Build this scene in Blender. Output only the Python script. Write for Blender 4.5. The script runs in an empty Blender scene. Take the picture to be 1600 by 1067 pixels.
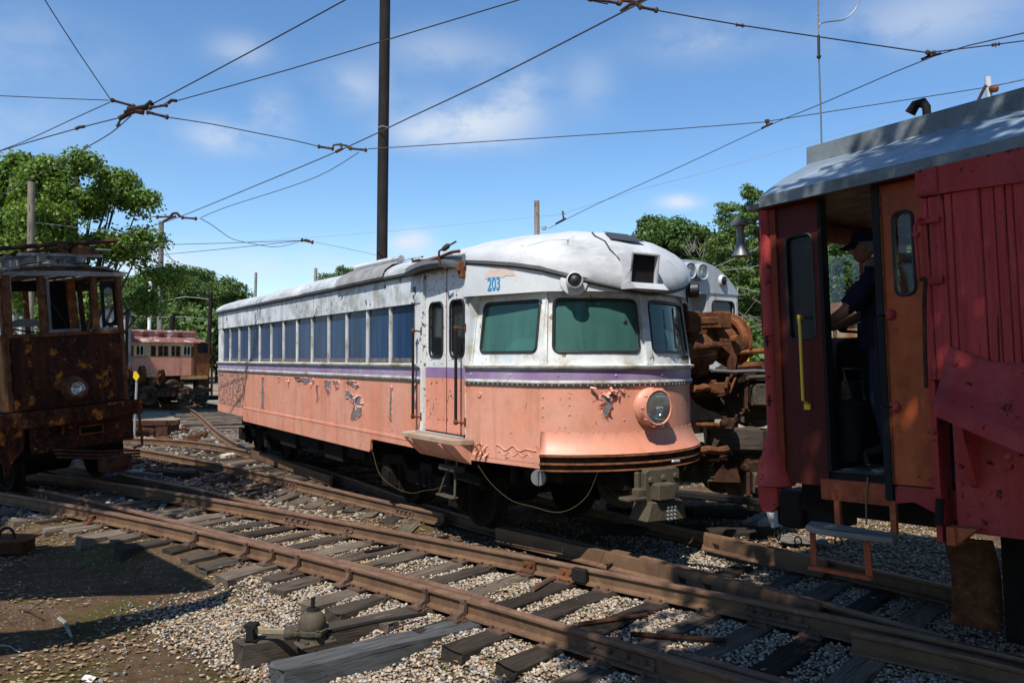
import bpy, bmesh, math, random
import numpy as np
from mathutils import Vector, Matrix, Euler
PI = math.pi
random.seed(7)
RS = np.random.RandomState(11)
SC = bpy.context.scene
COL = SC.collection

# ------------------------------------------------------------------ camera
H, FPX = 2.1, 1244.0
PITCH = math.atan(27.5 / FPX)
cd = bpy.data.cameras.new('camera')
cam = bpy.data.objects.new('camera', cd); COL.objects.link(cam)
cd.sensor_width = 36; cd.lens = 36 * FPX / 1600
cd.clip_start = .05; cd.clip_end = 3000
cam.location = (0, 0, H); cam.rotation_euler = (PI / 2 + PITCH, 0, 0)
SC.camera = cam

# ------------------------------------------------------------------ light
SUN_EL = 56.0
SUN_H = Vector((-.36, -.93)).normalized()         # horizontal direction towards the sun
ce, se = math.cos(math.radians(SUN_EL)), math.sin(math.radians(SUN_EL))
SUND = Vector((SUN_H.x * ce, SUN_H.y * ce, se))
sl = bpy.data.lights.new('sun', 'SUN'); sl.energy = 5.0; sl.angle = math.radians(.53); sl.color = (1, .955, .88)
sun = bpy.data.objects.new('sun', sl); COL.objects.link(sun)
sun.rotation_euler = (-SUND).to_track_quat('-Z', 'Y').to_euler(); sun.location = (0, -5, 30)
SC.view_settings.view_transform = 'Standard'; SC.view_settings.look = 'None'
SC.view_settings.exposure = .25; SC.view_settings.gamma = 1; SC.view_settings.use_curve_mapping = False
SC.render.engine = 'CYCLES'
SC.cycles.transparent_max_bounces = 16; SC.cycles.max_bounces = 6

W = bpy.data.worlds.new('World'); SC.world = W; W.use_nodes = True
nt = W.node_tree; nt.nodes.clear()
def wn(t, **k):
    n = nt.nodes.new(t)
    for a, b in k.items(): setattr(n, a, b)
    return n
def pxdir(px, py):
    x, u = (px - 800) / FPX, (533.5 - py) / FPX
    c, s = math.cos(PITCH), math.sin(PITCH)
    return Vector((x, c - u * s, u * c + s))
sky = wn('ShaderNodeTexSky', sky_type='NISHITA', sun_disc=False)
sky.sun_elevation = math.radians(SUN_EL); sky.sun_rotation = math.atan2(SUN_H.x, SUN_H.y)
sky.air_density = 1.15; sky.dust_density = 0; sky.ozone_density = 4.5; sky.altitude = 900
bg = wn('ShaderNodeBackground'); bg.inputs[1].default_value = .138
tc = wn('ShaderNodeTexCoord')
nrm = wn('ShaderNodeVectorMath', operation='NORMALIZE'); nt.links.new(tc.outputs['Generated'], nrm.inputs[0])
def wnoise(scale, detail, rough=.55, stretch=(1, 1, 1)):
    mp = wn('ShaderNodeMapping'); mp.inputs['Scale'].default_value = stretch
    nt.links.new(nrm.outputs[0], mp.inputs[0])
    n = wn('ShaderNodeTexNoise'); n.inputs['Scale'].default_value = scale; n.inputs['Detail'].default_value = detail; n.inputs['Roughness'].default_value = rough
    nt.links.new(mp.outputs[0], n.inputs['Vector']); return n.outputs[0]
def wmath(op, a, b=None, clamp=False):
    n = wn('ShaderNodeMath', operation=op, use_clamp=clamp)
    for i, v in enumerate((a, b)):
        if v is None: continue
        if isinstance(v, (int, float)): n.inputs[i].default_value = v
        else: nt.links.new(v, n.inputs[i])
    return n.outputs[0]
def cloud(px, py, rx, ry, amp):
    """a soft cloud body in one direction of the sky: angular gaussian, wider than tall"""
    d = pxdir(px, py).normalized()
    sx = d.cross(Vector((0, 0, 1))).normalized(); sy = sx.cross(d)
    a = wn('ShaderNodeVectorMath', operation='DOT_PRODUCT'); a.inputs[1].default_value = sx * (FPX / rx)
    b = wn('ShaderNodeVectorMath', operation='DOT_PRODUCT'); b.inputs[1].default_value = sy * (FPX / ry)
    f = wn('ShaderNodeVectorMath', operation='DOT_PRODUCT'); f.inputs[1].default_value = d
    for n in (a, b, f): nt.links.new(nrm.outputs[0], n.inputs[0])
    r = wmath('ADD', wmath('MULTIPLY', a.outputs['Value'], a.outputs['Value']), wmath('MULTIPLY', b.outputs['Value'], b.outputs['Value']))
    g = wmath('POWER', 2.718, wmath('MULTIPLY', r, -1.0))
    g = wmath('MULTIPLY', g, wmath('GREATER_THAN', f.outputs['Value'], 0.0))
    return wmath('MULTIPLY', g, amp)
cs = None
for c in [(735, 195, 85, 34, .85), (810, 140, 42, 40, .55), (650, 210, 45, 20, .4), (355, 215, 55, 22, .6), (425, 175, 32, 30, .42),
          (1063, 315, 30, 11, .9), (640, 376, 34, 18, .9), (560, 135, 50, 30, .4), (920, 130, 35, 40, .26), (375, 80, 40, 22, .38), (230, 412, 50, 22, .7),
          (480, 420, 200, 30, .5), (1450, 25, 110, 40, .45), (690, 80, 80, 30, .34), (1100, 60, 90, 30, .28), (30, 60, 120, 40, .2),
          (-300, 150, 200, 60, .7), (2000, 200, 220, 70, .7), (800, -300, 300, 80, .6)]:
    v = cloud(*c); cs = v if cs is None else wmath('ADD', cs, v)
nz = wnoise(9, 9, .6, (1, 1, 1.7))
cm = wmath('MULTIPLY', cs, wmath('MULTIPLY', wmath('SUBTRACT', nz, .30), 4.6, True), True)
glob = wmath('MULTIPLY', wmath('SUBTRACT', wnoise(2.3, 7, .6, (1, 1, 2)), .56), 1.2, True)
cm = wmath('ADD', wmath('MULTIPLY', cm, .95), wmath('MULTIPLY', glob, .12), True)
mx = wn('ShaderNodeMix', data_type='RGBA')
hs_ = wn('ShaderNodeHueSaturation'); hs_.inputs['Saturation'].default_value = 1.12; nt.links.new(sky.outputs[0], hs_.inputs['Color'])
nt.links.new(cm, mx.inputs['Factor']); nt.links.new(hs_.outputs[0], mx.inputs['A']); mx.inputs['B'].default_value = (4.9, 5.2, 5.6, 1)
nt.links.new(mx.outputs['Result'], bg.inputs[0])
out = wn('ShaderNodeOutputWorld'); nt.links.new(bg.outputs[0], out.inputs[0])

# ------------------------------------------------------------------ pixel -> world
def on_z(px, py, z=0.0):
    d = pxdir(px, py); t = (z - H) / d.z
    return Vector((d.x * t, d.y * t, z))
def at_y(px, py, Y):
    d = pxdir(px, py); t = Y / d.y
    return Vector((d.x * t, Y, H + d.z * t))
def zpx(p):   # debugging / lookup: world -> pixel
    c, s = math.cos(PITCH), math.sin(PITCH); dz = p.z - H
    f = p.y * c + dz * s; u = -p.y * s + dz * c
    return 800 + FPX * p.x / f, 533.5 - FPX * u / f

# ------------------------------------------------------------------ objects
def tag(o, label=None, cat=None, group=None, kind=None):
    if label: o['label'] = label
    if cat: o['category'] = cat
    if group: o['group'] = group
    if kind: o['kind'] = kind
    return o
def empty(name, loc=(0, 0, 0), rz=0, rx=0, ry=0, **k):
    o = bpy.data.objects.new(name, None); COL.objects.link(o); o.empty_display_size = .2
    o.location = loc; o.rotation_euler = (rx, ry, rz); tag(o, **k); return o
def copy_tree(o, parent=None):
    c = o.copy(); COL.objects.link(c)
    if parent is not None: c.parent = parent
    for ch in list(o.children): copy_tree(ch, c)
    return c
def bevel(o, w, seg=1):
    m = o.modifiers.new('bevel', 'BEVEL'); m.width = w; m.segments = seg; m.limit_method = 'ANGLE'; m.angle_limit = math.radians(40)
    return o

class MB:
    def __init__(s): s.v = []; s.f = []
    def add(s, vs, fs):
        b = len(s.v); s.v += [tuple(p) for p in vs]; s.f += [tuple(b + i for i in f) for f in fs]; return s
    def box(s, c, d, rz=0, rx=0, ry=0, M=None):
        x, y, z = d[0] / 2, d[1] / 2, d[2] / 2
        P = [Vector(p) for p in ((-x, -y, -z), (x, -y, -z), (x, y, -z), (-x, y, -z), (-x, -y, z), (x, -y, z), (x, y, z), (-x, y, z))]
        if rz or rx or ry:
            R = Euler((rx, ry, rz)).to_matrix(); P = [R @ p for p in P]
        P = [p + Vector(c) for p in P]
        if M: P = [M @ p for p in P]
        return s.add(P, [(0, 3, 2, 1), (4, 5, 6, 7), (0, 1, 5, 4), (1, 2, 6, 5), (2, 3, 7, 6), (3, 0, 4, 7)])
    def bb(s, x0, x1, y0, y1, z0, z1):
        return s.box(((x0 + x1) / 2, (y0 + y1) / 2, (z0 + z1) / 2), (abs(x1 - x0), abs(y1 - y0), abs(z1 - z0)))
    def tube(s, path, r, n=8, caps=True):
        path = [Vector(p) for p in path]; rr = r if isinstance(r, (list, tuple)) else [r] * len(path)
        rings = []; t0 = None; up = None
        for i, p in enumerate(path):
            t = (path[min(i + 1, len(path) - 1)] - path[max(i - 1, 0)]).normalized()
            if up is None:
                up = Vector((0, 0, 1)) if abs(t.z) < .9 else Vector((1, 0, 0))
            a = t.cross(up).normalized(); up = a.cross(t).normalized()
            rings.append([p + (a * math.cos(2 * PI * k / n) + up * math.sin(2 * PI * k / n)) * rr[i] for k in range(n)])
        vs = [q for R in rings for q in R]; fs = []
        for i in range(len(path) - 1):
            for k in range(n):
                fs.append((i * n + k, i * n + (k + 1) % n, (i + 1) * n + (k + 1) % n, (i + 1) * n + k))
        if caps:
            fs.append(tuple(range(n - 1, -1, -1))); fs.append(tuple((len(path) - 1) * n + k for k in range(n)))
        return s.add(vs, fs)
    def cyl(s, p0, p1, r, n=14, r1=None):
        return s.tube([p0, p1], [r, r if r1 is None else r1], n)
    def lathe(s, prof, c, ax=(0, 0, 1), n=20, capped=True):
        """prof: list of (radius, height) along axis ax from c"""
        ax = Vector(ax).normalized(); c = Vector(c)
        u = Vector((0, 0, 1)) if abs(ax.z) < .9 else Vector((1, 0, 0))
        a = ax.cross(u).normalized(); b = ax.cross(a).normalized()
        vs = []
        for r, h in prof:
            for k in range(n):
                an = 2 * PI * k / n; vs.append(c + ax * h + (a * math.cos(an) + b * math.sin(an)) * r)
        fs = []
        for i in range(len(prof) - 1):
            for k in range(n):
                fs.append((i * n + k, (i + 1) * n + k, (i + 1) * n + (k + 1) % n, i * n + (k + 1) % n))
        if capped:
            fs.append(tuple(range(n))); fs.append(tuple((len(prof) - 1) * n + k for k in range(n - 1, -1, -1)))
        return s.add(vs, fs)
    def prism(s, poly, a0, a1, fn):
        """polygon in 2D extruded between a0 and a1; fn(p, q, a) -> xyz"""
        n = len(poly)
        vs = [fn(p, q, a0) for p, q in poly] + [fn(p, q, a1) for p, q in poly]
        fs = [tuple(range(n)), tuple(range(2 * n - 1, n - 1, -1))] + [(i, i + n, (i + 1) % n + n, (i + 1) % n) for i in range(n)]
        return s.add(vs, fs)
    def grid(s, rows, close=False):
        n = len(rows[0]); vs = [p for r in rows for p in r]; fs = []
        for i in range(len(rows) - 1):
            for k in range(n if close else n - 1):
                fs.append((i * n + k, i * n + (k + 1) % n, (i + 1) * n + (k + 1) % n, (i + 1) * n + k))
        return s.add(vs, fs)
    def mesh(s, name, m, smooth=False):
        me = bpy.data.meshes.new(name); me.from_pydata(s.v, [], s.f)
        bm = bmesh.new(); bm.from_mesh(me); bmesh.ops.recalc_face_normals(bm, faces=bm.faces); bm.to_mesh(me); bm.free()
        if m is not None: me.materials.append(m)
        if smooth:
            me.polygons.foreach_set('use_smooth', [True] * len(me.polygons))
            if smooth != 'all':
                bm = bmesh.new(); bm.from_mesh(me)
                for e in bm.edges:
                    if len(e.link_faces) == 2 and e.calc_face_angle(0) > math.radians(38): e.smooth = False
                bm.to_mesh(me); bm.free()
        return me
    def build(s, name, m, parent=None, smooth=False, bev=0, **k):
        o = bpy.data.objects.new(name, s.mesh(name, m, smooth)); COL.objects.link(o)
        if parent is not None: o.parent = parent
        if bev: bevel(o, bev)
        return tag(o, **k)
def inst(o_or_me, name, parent, loc=(0, 0, 0), rz=0, rx=0, ry=0, scale=None):
    me = o_or_me if isinstance(o_or_me, bpy.types.Mesh) else o_or_me.data
    o = bpy.data.objects.new(name, me); COL.objects.link(o)
    if parent is not None: o.parent = parent
    o.location = loc; o.rotation_euler = (rx, ry, rz)
    if scale: o.scale = scale
    return o
def rrect(u0, u1, v0, v1, r, k=5):
    pts = []
    for cx, cy, a0 in ((u1 - r, v0 + r, -90), (u1 - r, v1 - r, 0), (u0 + r, v1 - r, 90), (u0 + r, v0 + r, 180)):
        for i in range(k + 1):
            a = math.radians(a0 + 90 * i / k); pts.append((cx + r * math.cos(a), cy + r * math.sin(a)))
    return pts
def dense(pts, step):
    o = []
    for i, p in enumerate(pts):
        q = pts[(i + 1) % len(pts)]; L = math.dist(p, q); n = max(1, int(L / step))
        o += [(p[0] + (q[0] - p[0]) * j / n, p[1] + (q[1] - p[1]) * j / n) for j in range(n)]
    return o
def plate_hole(mb, mp, outer, hole, r, depth=.02, step=.12):
    """plate with a rounded hole; mp(u,v,w) -> xyz (w = outwards)"""
    u0, u1, v0, v1 = outer; h = dense(rrect(*hole, r), step); n = len(h)
    cu, cv = (hole[0] + hole[1]) / 2, (hole[2] + hole[3]) / 2
    o = []
    for p in h:
        du, dv = p[0] - cu, p[1] - cv
        ts = []
        if du > 1e-9: ts.append((u1 - cu) / du)
        if du < -1e-9: ts.append((u0 - cu) / du)
        if dv > 1e-9: ts.append((v1 - cv) / dv)
        if dv < -1e-9: ts.append((v0 - cv) / dv)
        t = min(ts); o.append([cu + du * t, cv + dv * t])
    for c in ((u0, v0), (u1, v0), (u1, v1), (u0, v1)):      # an extra spoke to every outer corner
        ac = math.atan2(c[1] - cv, c[0] - cu); df = lambda p: abs((math.atan2(p[1] - cv, p[0] - cu) - ac + PI) % (2 * PI) - PI)
        i = min(range(len(h)), key=lambda i: df(h[i])); j = (i + 1) % len(h); q = i if ((math.atan2(h[i][1] - cv, h[i][0] - cu) - ac + PI) % (2 * PI) - PI) > 0 else i + 1
        h.insert(q, h[i]); o.insert(q, list(c))
    n = len(h)
    vs = [mp(p[0], p[1], 0) for p in o] + [mp(p[0], p[1], 0) for p in h] + [mp(p[0], p[1], -depth) for p in h]
    fs = []
    for i in range(n):
        j = (i + 1) % n
        fs.append((i, j, n + j, n + i)); fs.append((n + i, n + j, 2 * n + j, 2 * n + i))
    mb.add(vs, fs)
def pane_fill(mb, mp, hole, r, w, step=.12):
    h = dense(rrect(*hole, r), step); cu, cv = (hole[0] + hole[1]) / 2, (hole[2] + hole[3]) / 2
    n = len(h); rows = []
    for k in (0.001, .25, .5, .75, 1):
        rows.append([mp(cu + (p[0] - cu) * k, cv + (p[1] - cv) * k, w) for p in h])
    mb.grid(rows, close=True)
def gasket(mb, mp, hole, r, w, rad, step=.1):
    h = dense(rrect(*hole, r), step); P = [Vector(mp(p[0], p[1], w)) for p in h]
    P += [P[0], P[1]]; mb.tube(P, rad, 6, caps=False)
def catmull(pts, step=.15):
    P = [Vector(p) for p in pts]; P = [P[0] * 2 - P[1]] + P + [P[-1] * 2 - P[-2]]; o = []
    for i in range(1, len(P) - 2):
        n = max(2, int((P[i + 1] - P[i]).length / step))
        for j in range(n):
            t = j / n; a, b, c, d = P[i - 1:i + 3]
            o.append(.5 * ((2 * b) + (c - a) * t + (2 * a - 5 * b + 4 * c - d) * t * t + (3 * b - a - 3 * c + d) * t ** 3))
    o.append(P[-2]); return o

# ------------------------------------------------------------------ materials
class NT:
    def __init__(s, name):
        s.m = bpy.data.materials.new(name); s.m.use_nodes = True; s.t = s.m.node_tree
        s.b = s.t.nodes['Principled BSDF']; s.o = s.t.nodes['Material Output']
        s.tc = s.t.nodes.new('ShaderNodeTexCoord')
        s.vec = s.tc.outputs['Object']
    def n(s, t, **k):
        x = s.t.nodes.new(t)
        for a, b in k.items(): setattr(x, a, b)
        return x
    def L(s, a, b): s.t.links.new(a, b)
    def setv(s, inp, v):
        if isinstance(v, (int, float)): inp.default_value = v
        elif isinstance(v, (tuple, list)): inp.default_value = (*v, 1) if len(v) == 3 and inp.type == 'RGBA' else v
        else: s.L(v, inp)
    def mapv(s, scale=(1, 1, 1), rand=False):
        m = s.n('ShaderNodeMapping'); m.inputs['Scale'].default_value = scale; s.L(s.vec, m.inputs[0])
        if rand:
            oi = s.n('ShaderNodeObjectInfo'); mu = s.n('ShaderNodeMath', operation='MULTIPLY'); mu.inputs[1].default_value = 37.0
            s.L(oi.outputs['Random'], mu.inputs[0]); s.L(mu.outputs[0], m.inputs['Location'])
        return m.outputs[0]
    def noise(s, scale, detail=6, rough=.6, st=(1, 1, 1), rand=False, dist=0):
        n = s.n('ShaderNodeTexNoise'); n.inputs['Scale'].default_value = scale; n.inputs['Detail'].default_value = detail
        n.inputs['Roughness'].default_value = rough; n.inputs['Distortion'].default_value = dist
        s.L(s.mapv(st, rand), n.inputs['Vector']); return n.outputs[0]
    def vor(s, scale, out='Distance', feat='F1', st=(1, 1, 1)):
        n = s.n('ShaderNodeTexVoronoi', feature=feat); n.inputs['Scale'].default_value = scale; s.L(s.mapv(st), n.inputs['Vector']); return n.outputs[out]
    def rng(s, v, a, b, c=0, d=1):
        n = s.n('ShaderNodeMapRange'); n.clamp = True
        s.L(v, n.inputs[0])
        for i, x in enumerate((a, b, c, d)): n.inputs[i + 1].default_value = x
        return n.outputs[0]
    def math(s, op, a, b=0.0, clamp=False):
        n = s.n('ShaderNodeMath', operation=op, use_clamp=clamp); s.setv(n.inputs[0], a); s.setv(n.inputs[1], b); return n.outputs[0]
    def mix(s, f, a, b, bt='MIX'):
        n = s.n('ShaderNodeMix', data_type='RGBA', blend_type=bt); s.setv(n.inputs['Factor'], f); s.setv(n.inputs['A'], a); s.setv(n.inputs['B'], b); return n.outputs['Result']
    def bump(s, h, strength=.3, dist=.01):
        n = s.n('ShaderNodeBump'); n.inputs['Strength'].default_value = strength; n.inputs['Distance'].default_value = dist
        s.L(h, n.inputs['Height']); s.L(n.outputs[0], s.b.inputs['Normal']); return n
    def done(s, col, rough=.6, metal=0.0, spec=.5):
        s.setv(s.b.inputs['Base Color'], col); s.setv(s.b.inputs['Roughness'], rough); s.setv(s.b.inputs['Metallic'], metal)
        s.b.inputs['Specular IOR Level'].default_value = spec
        return s.m
def paint(name, col, var=None, peel=None, pa=.0, psc=4, stain=None, sa=.0, ssc=5, rough=.55, dirt=.25, sheen=.5, bump=.25, grime=None, ga=.0, metal=0):
    """weathered paint: tone drift, vertical run-off stains, flaking to what lies under it, fine dirt"""
    t = NT(name)
    var = var or tuple(c * .78 for c in col)
    c = t.mix(t.rng(t.noise(1.3, 5), .35, .68), col, var)
    c = t.mix(t.rng(t.noise(8, 4, .6, (1, 1, .05)), .38, .68, 0, .30), c, tuple(x * .70 + .20 * max(col) for x in col))
    c = t.mix(t.rng(t.noise(22, 4), .45, .75, 0, dirt), c, tuple(x * .45 for x in col))
    c = t.mix(t.rng(t.noise(2.2, 7, .7, (1, 1, .5)), .48, .72, 0, dirt * 1.5), c, tuple(x * .5 for x in col))
    if stain:
        k = t.math('MULTIPLY', t.rng(t.noise(ssc, 5, .65, (1, 1, .09)), .5, .72), t.rng(t.noise(1.1, 3), .35, .6))
        c = t.mix(t.math('MULTIPLY', k, sa, True), c, stain)
    if grime:
        k = t.rng(t.noise(3.2, 9, .72), .47, .62); c = t.mix(t.math('MULTIPLY', k, ga, True), c, grime)
    h = t.noise(60, 3)
    if peel:
        nz = t.noise(psc, 9, .62, dist=.4)
        k = t.rng(nz, 1 - pa - .008, 1 - pa + .008)
        ring = t.rng(nz, 1 - pa - .03, 1 - pa - .008)
        c = t.mix(t.math('MULTIPLY', ring, .35), c, tuple(min(1, x * 1.25) for x in col))
        pc = t.mix(t.noise(9, 5), peel, tuple(x * .6 for x in peel))
        c = t.mix(k, c, pc)
        h = t.math('ADD', t.math('MULTIPLY', h, .15), t.math('MULTIPLY', k, -1.0))
        r = t.math('ADD', t.math('MULTIPLY', k, .25), rough, True)
    else: r = t.rng(t.noise(7, 4), .3, .7, max(0, rough - .1), min(1, rough + .12))
    t.bump(h, bump, .008)
    return t.done(c, r, metal, sheen)
def rust(name, a=(.16, .065, .028), b=(.05, .022, .014), c=(.30, .13, .05), sc=5, rough=.85, flake=None, fa=.3, metal=0):
    t = NT(name); n1 = t.noise(sc, 8, .68, rand=True); n2 = t.noise(sc * 4.3, 6, .7)
    k = t.mix(t.rng(n1, .38, .62), a, b); k = t.mix(t.rng(t.noise(sc * 1.5, 5, .6, (1, 1, .1), rand=True), .5, .68, 0, .55), k, tuple(x * .5 + y * .5 for x, y in zip(b, c))); k = t.mix(t.rng(n2, .56, .72, 0, .75), k, c)
    if flake: k = t.mix(t.rng(t.noise(sc * .8, 9, .7), 1 - fa - .03, 1 - fa + .05), k, flake)
    t.bump(t.math('ADD', n2, n1), .35, .008); return t.done(k, rough, metal, .10)
def wood(name, a, b, crack=(.02, .017, .014), st=(2, 24, 24), rough=.9):
    t = NT(name); g = t.noise(2.2, 8, .65, st, rand=True); g2 = t.noise(1.5, 4, .5, rand=True)
    oi = t.n('ShaderNodeObjectInfo')
    c = t.mix(t.rng(g, .3, .7), a, b); c = t.mix(t.rng(g2, .4, .7, 0, .6), c, tuple(x * .55 for x in b))
    k = t.rng(t.noise(1.6, 5, .55, (st[0] * .5, st[1] * 1.6, st[2] * 1.6), rand=True), .60, .66)
    c = t.mix(k, c, crack); hv = t.n('ShaderNodeHueSaturation'); t.L(t.rng(oi.outputs['Random'], 0, 1, .55, 1.25), hv.inputs['Value']); t.L(c, hv.inputs['Color'])
    t.bump(t.math('SUBTRACT', g, t.math('MULTIPLY', k, 1.5)), .5, .01); return t.done(hv.outputs[0], rough, 0, .06)
def plain(name, col, rough=.5, metal=0, spec=.5, nz=.3, bump=0):
    t = NT(name); c = t.mix(t.rng(t.noise(8, 6, .65), .35, .7, 0, nz), col, tuple(x * .45 for x in col))
    if bump: t.bump(t.noise(30, 5), bump, .006)
    return t.done(c, rough, metal, spec)

M = {}
M['salmon'] = paint('salmon_paint', (.69, .245, .142), (.69, .33, .235), peel=(.40, .16, .10), pa=.345, psc=9, stain=(.34, .145, .08), sa=.9, ssc=3.6, rough=.48, dirt=.10, bump=.12, grime=(.30, .17, .11), ga=.25)
M['salmon_peel'] = paint('salmon_peeling_paint', (.66, .235, .145), (.58, .25, .17), peel=(.20, .185, .19), pa=.40, psc=2.6, stain=(.38, .20, .13), sa=.45, ssc=3.2, rough=.5, dirt=.12, bump=.5)
M['salmon_flaky'] = paint('salmon_alligatored_paint', (.60, .25, .165), (.52, .25, .17), peel=(.07, .065, .05), pa=.475, psc=22, stain=(.2, .12, .08), sa=.6, rough=.6, dirt=.3, bump=.7)
M['carwhite'] = paint('weathered_white_paint', (.70, .72, .73), (.52, .57, .62), peel=(.12, .11, .09), pa=.385, psc=5, stain=(.22, .15, .085), sa=1.0, ssc=4.5, rough=.55, dirt=.2, bump=.4, grime=(.16, .16, .12), ga=.6)
M['nosewhite'] = paint('nose_white_paint', (.74, .75, .73), (.46, .53, .60), peel=(.30, .26, .17), pa=.385, psc=4, stain=(.26, .21, .12), sa=.7, rough=.5, dirt=.15, bump=.25, grime=(.36, .30, .19), ga=.7)
M['doorwhite'] = paint('chipped_white_paint', (.70, .71, .69), (.56, .58, .58), peel=(.12, .09, .07), pa=.40, psc=16, stain=(.33, .2, .11), sa=.6, rough=.55, dirt=.2, bump=.5)
M['doorsalmon'] = paint('chipped_salmon_paint', (.72, .265, .165), (.64, .28, .19), peel=(.16, .10, .07), pa=.39, psc=13, stain=(.3, .14, .08), sa=.5, rough=.55, dirt=.2, bump=.5)
M['purple'] = paint('faded_purple_paint', (.24, .125, .30), (.42, .34, .48), rough=.5, dirt=.12, grime=(.25, .22, .2), ga=.4, bump=.08)
M['trimwhite'] = paint('dirty_white_moulding', (.68, .68, .64), (.54, .54, .50), grime=(.20, .17, .09), ga=.8, stain=(.3, .22, .12), sa=.4, rough=.5, dirt=.25, bump=.3)
M['fascia'] = paint('fascia_white_paint', (.66, .685, .70), (.56, .59, .62), stain=(.45, .40, .33), sa=.3, rough=.45, dirt=.08, bump=.06, grime=(.42, .38, .33), ga=.25)
def roofmat():
    t = NT('silvered_canvas_roof')
    c = t.mix(t.rng(t.noise(1.2, 6), .35, .7), (.60, .61, .62), (.42, .43, .45))
    c = t.mix(t.rng(t.noise(2.4, 8, .7, (1, .35, 1)), .52, .66, 0, .55), c, (.24, .24, .23))
    sz = t.n('ShaderNodeSeparateXYZ'); t.L(t.vec, sz.inputs[0]); lo_ = t.math('MULTIPLY', t.math('MULTIPLY', t.rng(sz.outputs[2], 3.22, 3.5, 1, 0), t.rng(sz.outputs[0], -2.6, -1.9, 1, .35)), t.rng(t.noise(3.0, 6, .65, (.6, .6, 2)), .36, .6)); c = t.mix(t.math('MULTIPLY', lo_, .7), c, (.15, .15, .135))
    cr = t.rng(t.vor(2.0, 'Distance', 'DISTANCE_TO_EDGE', (1, .6, .8)), 0, .018, 1, 0)
    cr = t.math('MULTIPLY', cr, t.rng(t.noise(2.1, 4), .52, .62))
    c = t.mix(cr, c, (.10, .095, .085))
    t.bump(t.math('ADD', t.math('MULTIPLY', t.noise(5, 7, .6), 1.0), t.math('MULTIPLY', cr, -.5)), .30, .03)
    return t.done(c, .5, .0, .5)
M['roof'] = roofmat()
M['roofgrey'] = paint('torn_grey_roofing', (.17, .165, .16), (.28, .275, .27), grime=(.4, .4, .4), ga=.5, rough=.8, dirt=.4, bump=.5)
M['rooftar'] = plain('black_tar_edge', (.045, .043, .04), .75, bump=.5, nz=.6)
M['sheet_dark'] = plain('dark_sheet_metal', (.045, .045, .05), .5)
M['rubber'] = plain('black_rubber', (.015, .015, .017), .5)
M['black'] = plain('black_iron', (.018, .016, .015), .75, spec=.12, nz=.5, bump=.3)
M['under'] = rust('shaded_underframe_grime', (.016, .013, .011), (.009, .008, .0075), (.035, .022, .015), 4)  # grime, darkened further to deepen the shade below the bodies
M['rust'] = rust('brown_rust')
M['rust_orange'] = rust('orange_rust', (.27, .095, .035), (.10, .04, .02), (.40, .17, .06), 6)
M['rust_dark'] = rust('dark_rust', (.075, .033, .02), (.03, .017, .013), (.15, .065, .03), 6)
M['rust_front'] = rust('rusty_sheet_with_ochre_paint', (.045, .015, .009), (.018, .008, .006), (.20, .07, .018), 3.6, .6, flake=(.40, .15, .02), fa=.41)  # rust and ochre, base darkened for the front lying in shade
M['rust_side'] = rust('rusty_ochre_side_sheet', (.30, .13, .035), (.14, .05, .02), (.45, .22, .05), 3.2, .7)
M['rail'] = rust('rail_steel_brown', (.165, .098, .056), (.10, .058, .037), (.24, .145, .08), 3, .6)
M['railhead'] = rust('rail_head_rust', (.20, .118, .082), (.12, .07, .05), (.27, .165, .11), 5, .5)
M['plate'] = rust('tie_plate_rust', (.14, .085, .06), (.07, .045, .035), (.2, .12, .08), 8, .8)
M['tie'] = wood('weathered_tie', (.215, .175, .138), (.09, .07, .054))
M['tie_dark'] = wood('dark_creosoted_tie', (.082, .066, .053), (.036, .03, .025))
M['timber_blue'] = wood('blue_grey_timber', (.088, .090, .093), (.04, .04, .042), st=(1.5, 20, 20))
M['greywood'] = wood('grey_board', (.30, .28, .25), (.16, .145, .125))
M['post'] = wood('utility_pole_wood', (.36, .30, .235), (.22, .18, .14), st=(24, 24, 1.2))
M['polegrey'] = wood('grey_pole_wood', (.30, .28, .255), (.2, .185, .165), st=(24, 24, 1.2))
M['poleblack'] = wood('black_pole', (.035, .03, .028), (.018, .016, .016), st=(26, 26, .8))
M['redwood'] = None
def redwood():
    t = NT('red_painted_boards'); g = t.noise(1.8, 7, .65, (18, 18, 1.0)); c = t.mix(t.rng(g, .35, .7), (.46, .06, .058), (.29, .032, .034))
    k = t.rng(t.noise(2.0, 6, .6, (14, 14, .7)), .63, .67); c = t.mix(k, c, (.05, .015, .014))
    c = t.mix(t.rng(t.noise(14, 6, .7), .62, .7, 0, .6), c, (.13, .025, .024))
    t.bump(t.math('SUBTRACT', t.math('ADD', g, t.math('MULTIPLY', t.noise(18, 4, .5, (.6, .6, 3)), .35)), t.math('MULTIPLY', k, 1.5)), .5, .012); return t.done(c, .6, 0, .14)
M['redwood'] = redwood()
M['redsteel'] = paint('red_painted_steel', (.42, .046, .042), (.28, .028, .028), peel=(.10, .025, .02), pa=.385, psc=8, rough=.55, dirt=.35, bump=.5, stain=(.16, .04, .03), sa=.4, sheen=.14)
M['maroon'] = paint('maroon_paint', (.10, .016, .012), (.065, .010, .009), rough=.5, dirt=.3, stain=(.05, .01, .008), sa=.4, sheen=.12)  # red darkened for the shade on the cab corner
M['orange'] = paint('orange_door_paint', (.50, .095, .010), (.36, .055, .006), rough=.45, dirt=.18, stain=(.22, .05, .015), sa=.7, bump=.14, sheen=.2, grime=(.16, .03, .008), ga=.5)
M['cabred'] = paint('shaded_orange_cab_paint', (.22, .032, .010), (.15, .02, .008), rough=.5, dirt=.3, stain=(.1, .03, .015), sa=.4, sheen=.14)  # orange darkened to stand for the dim cab
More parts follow.
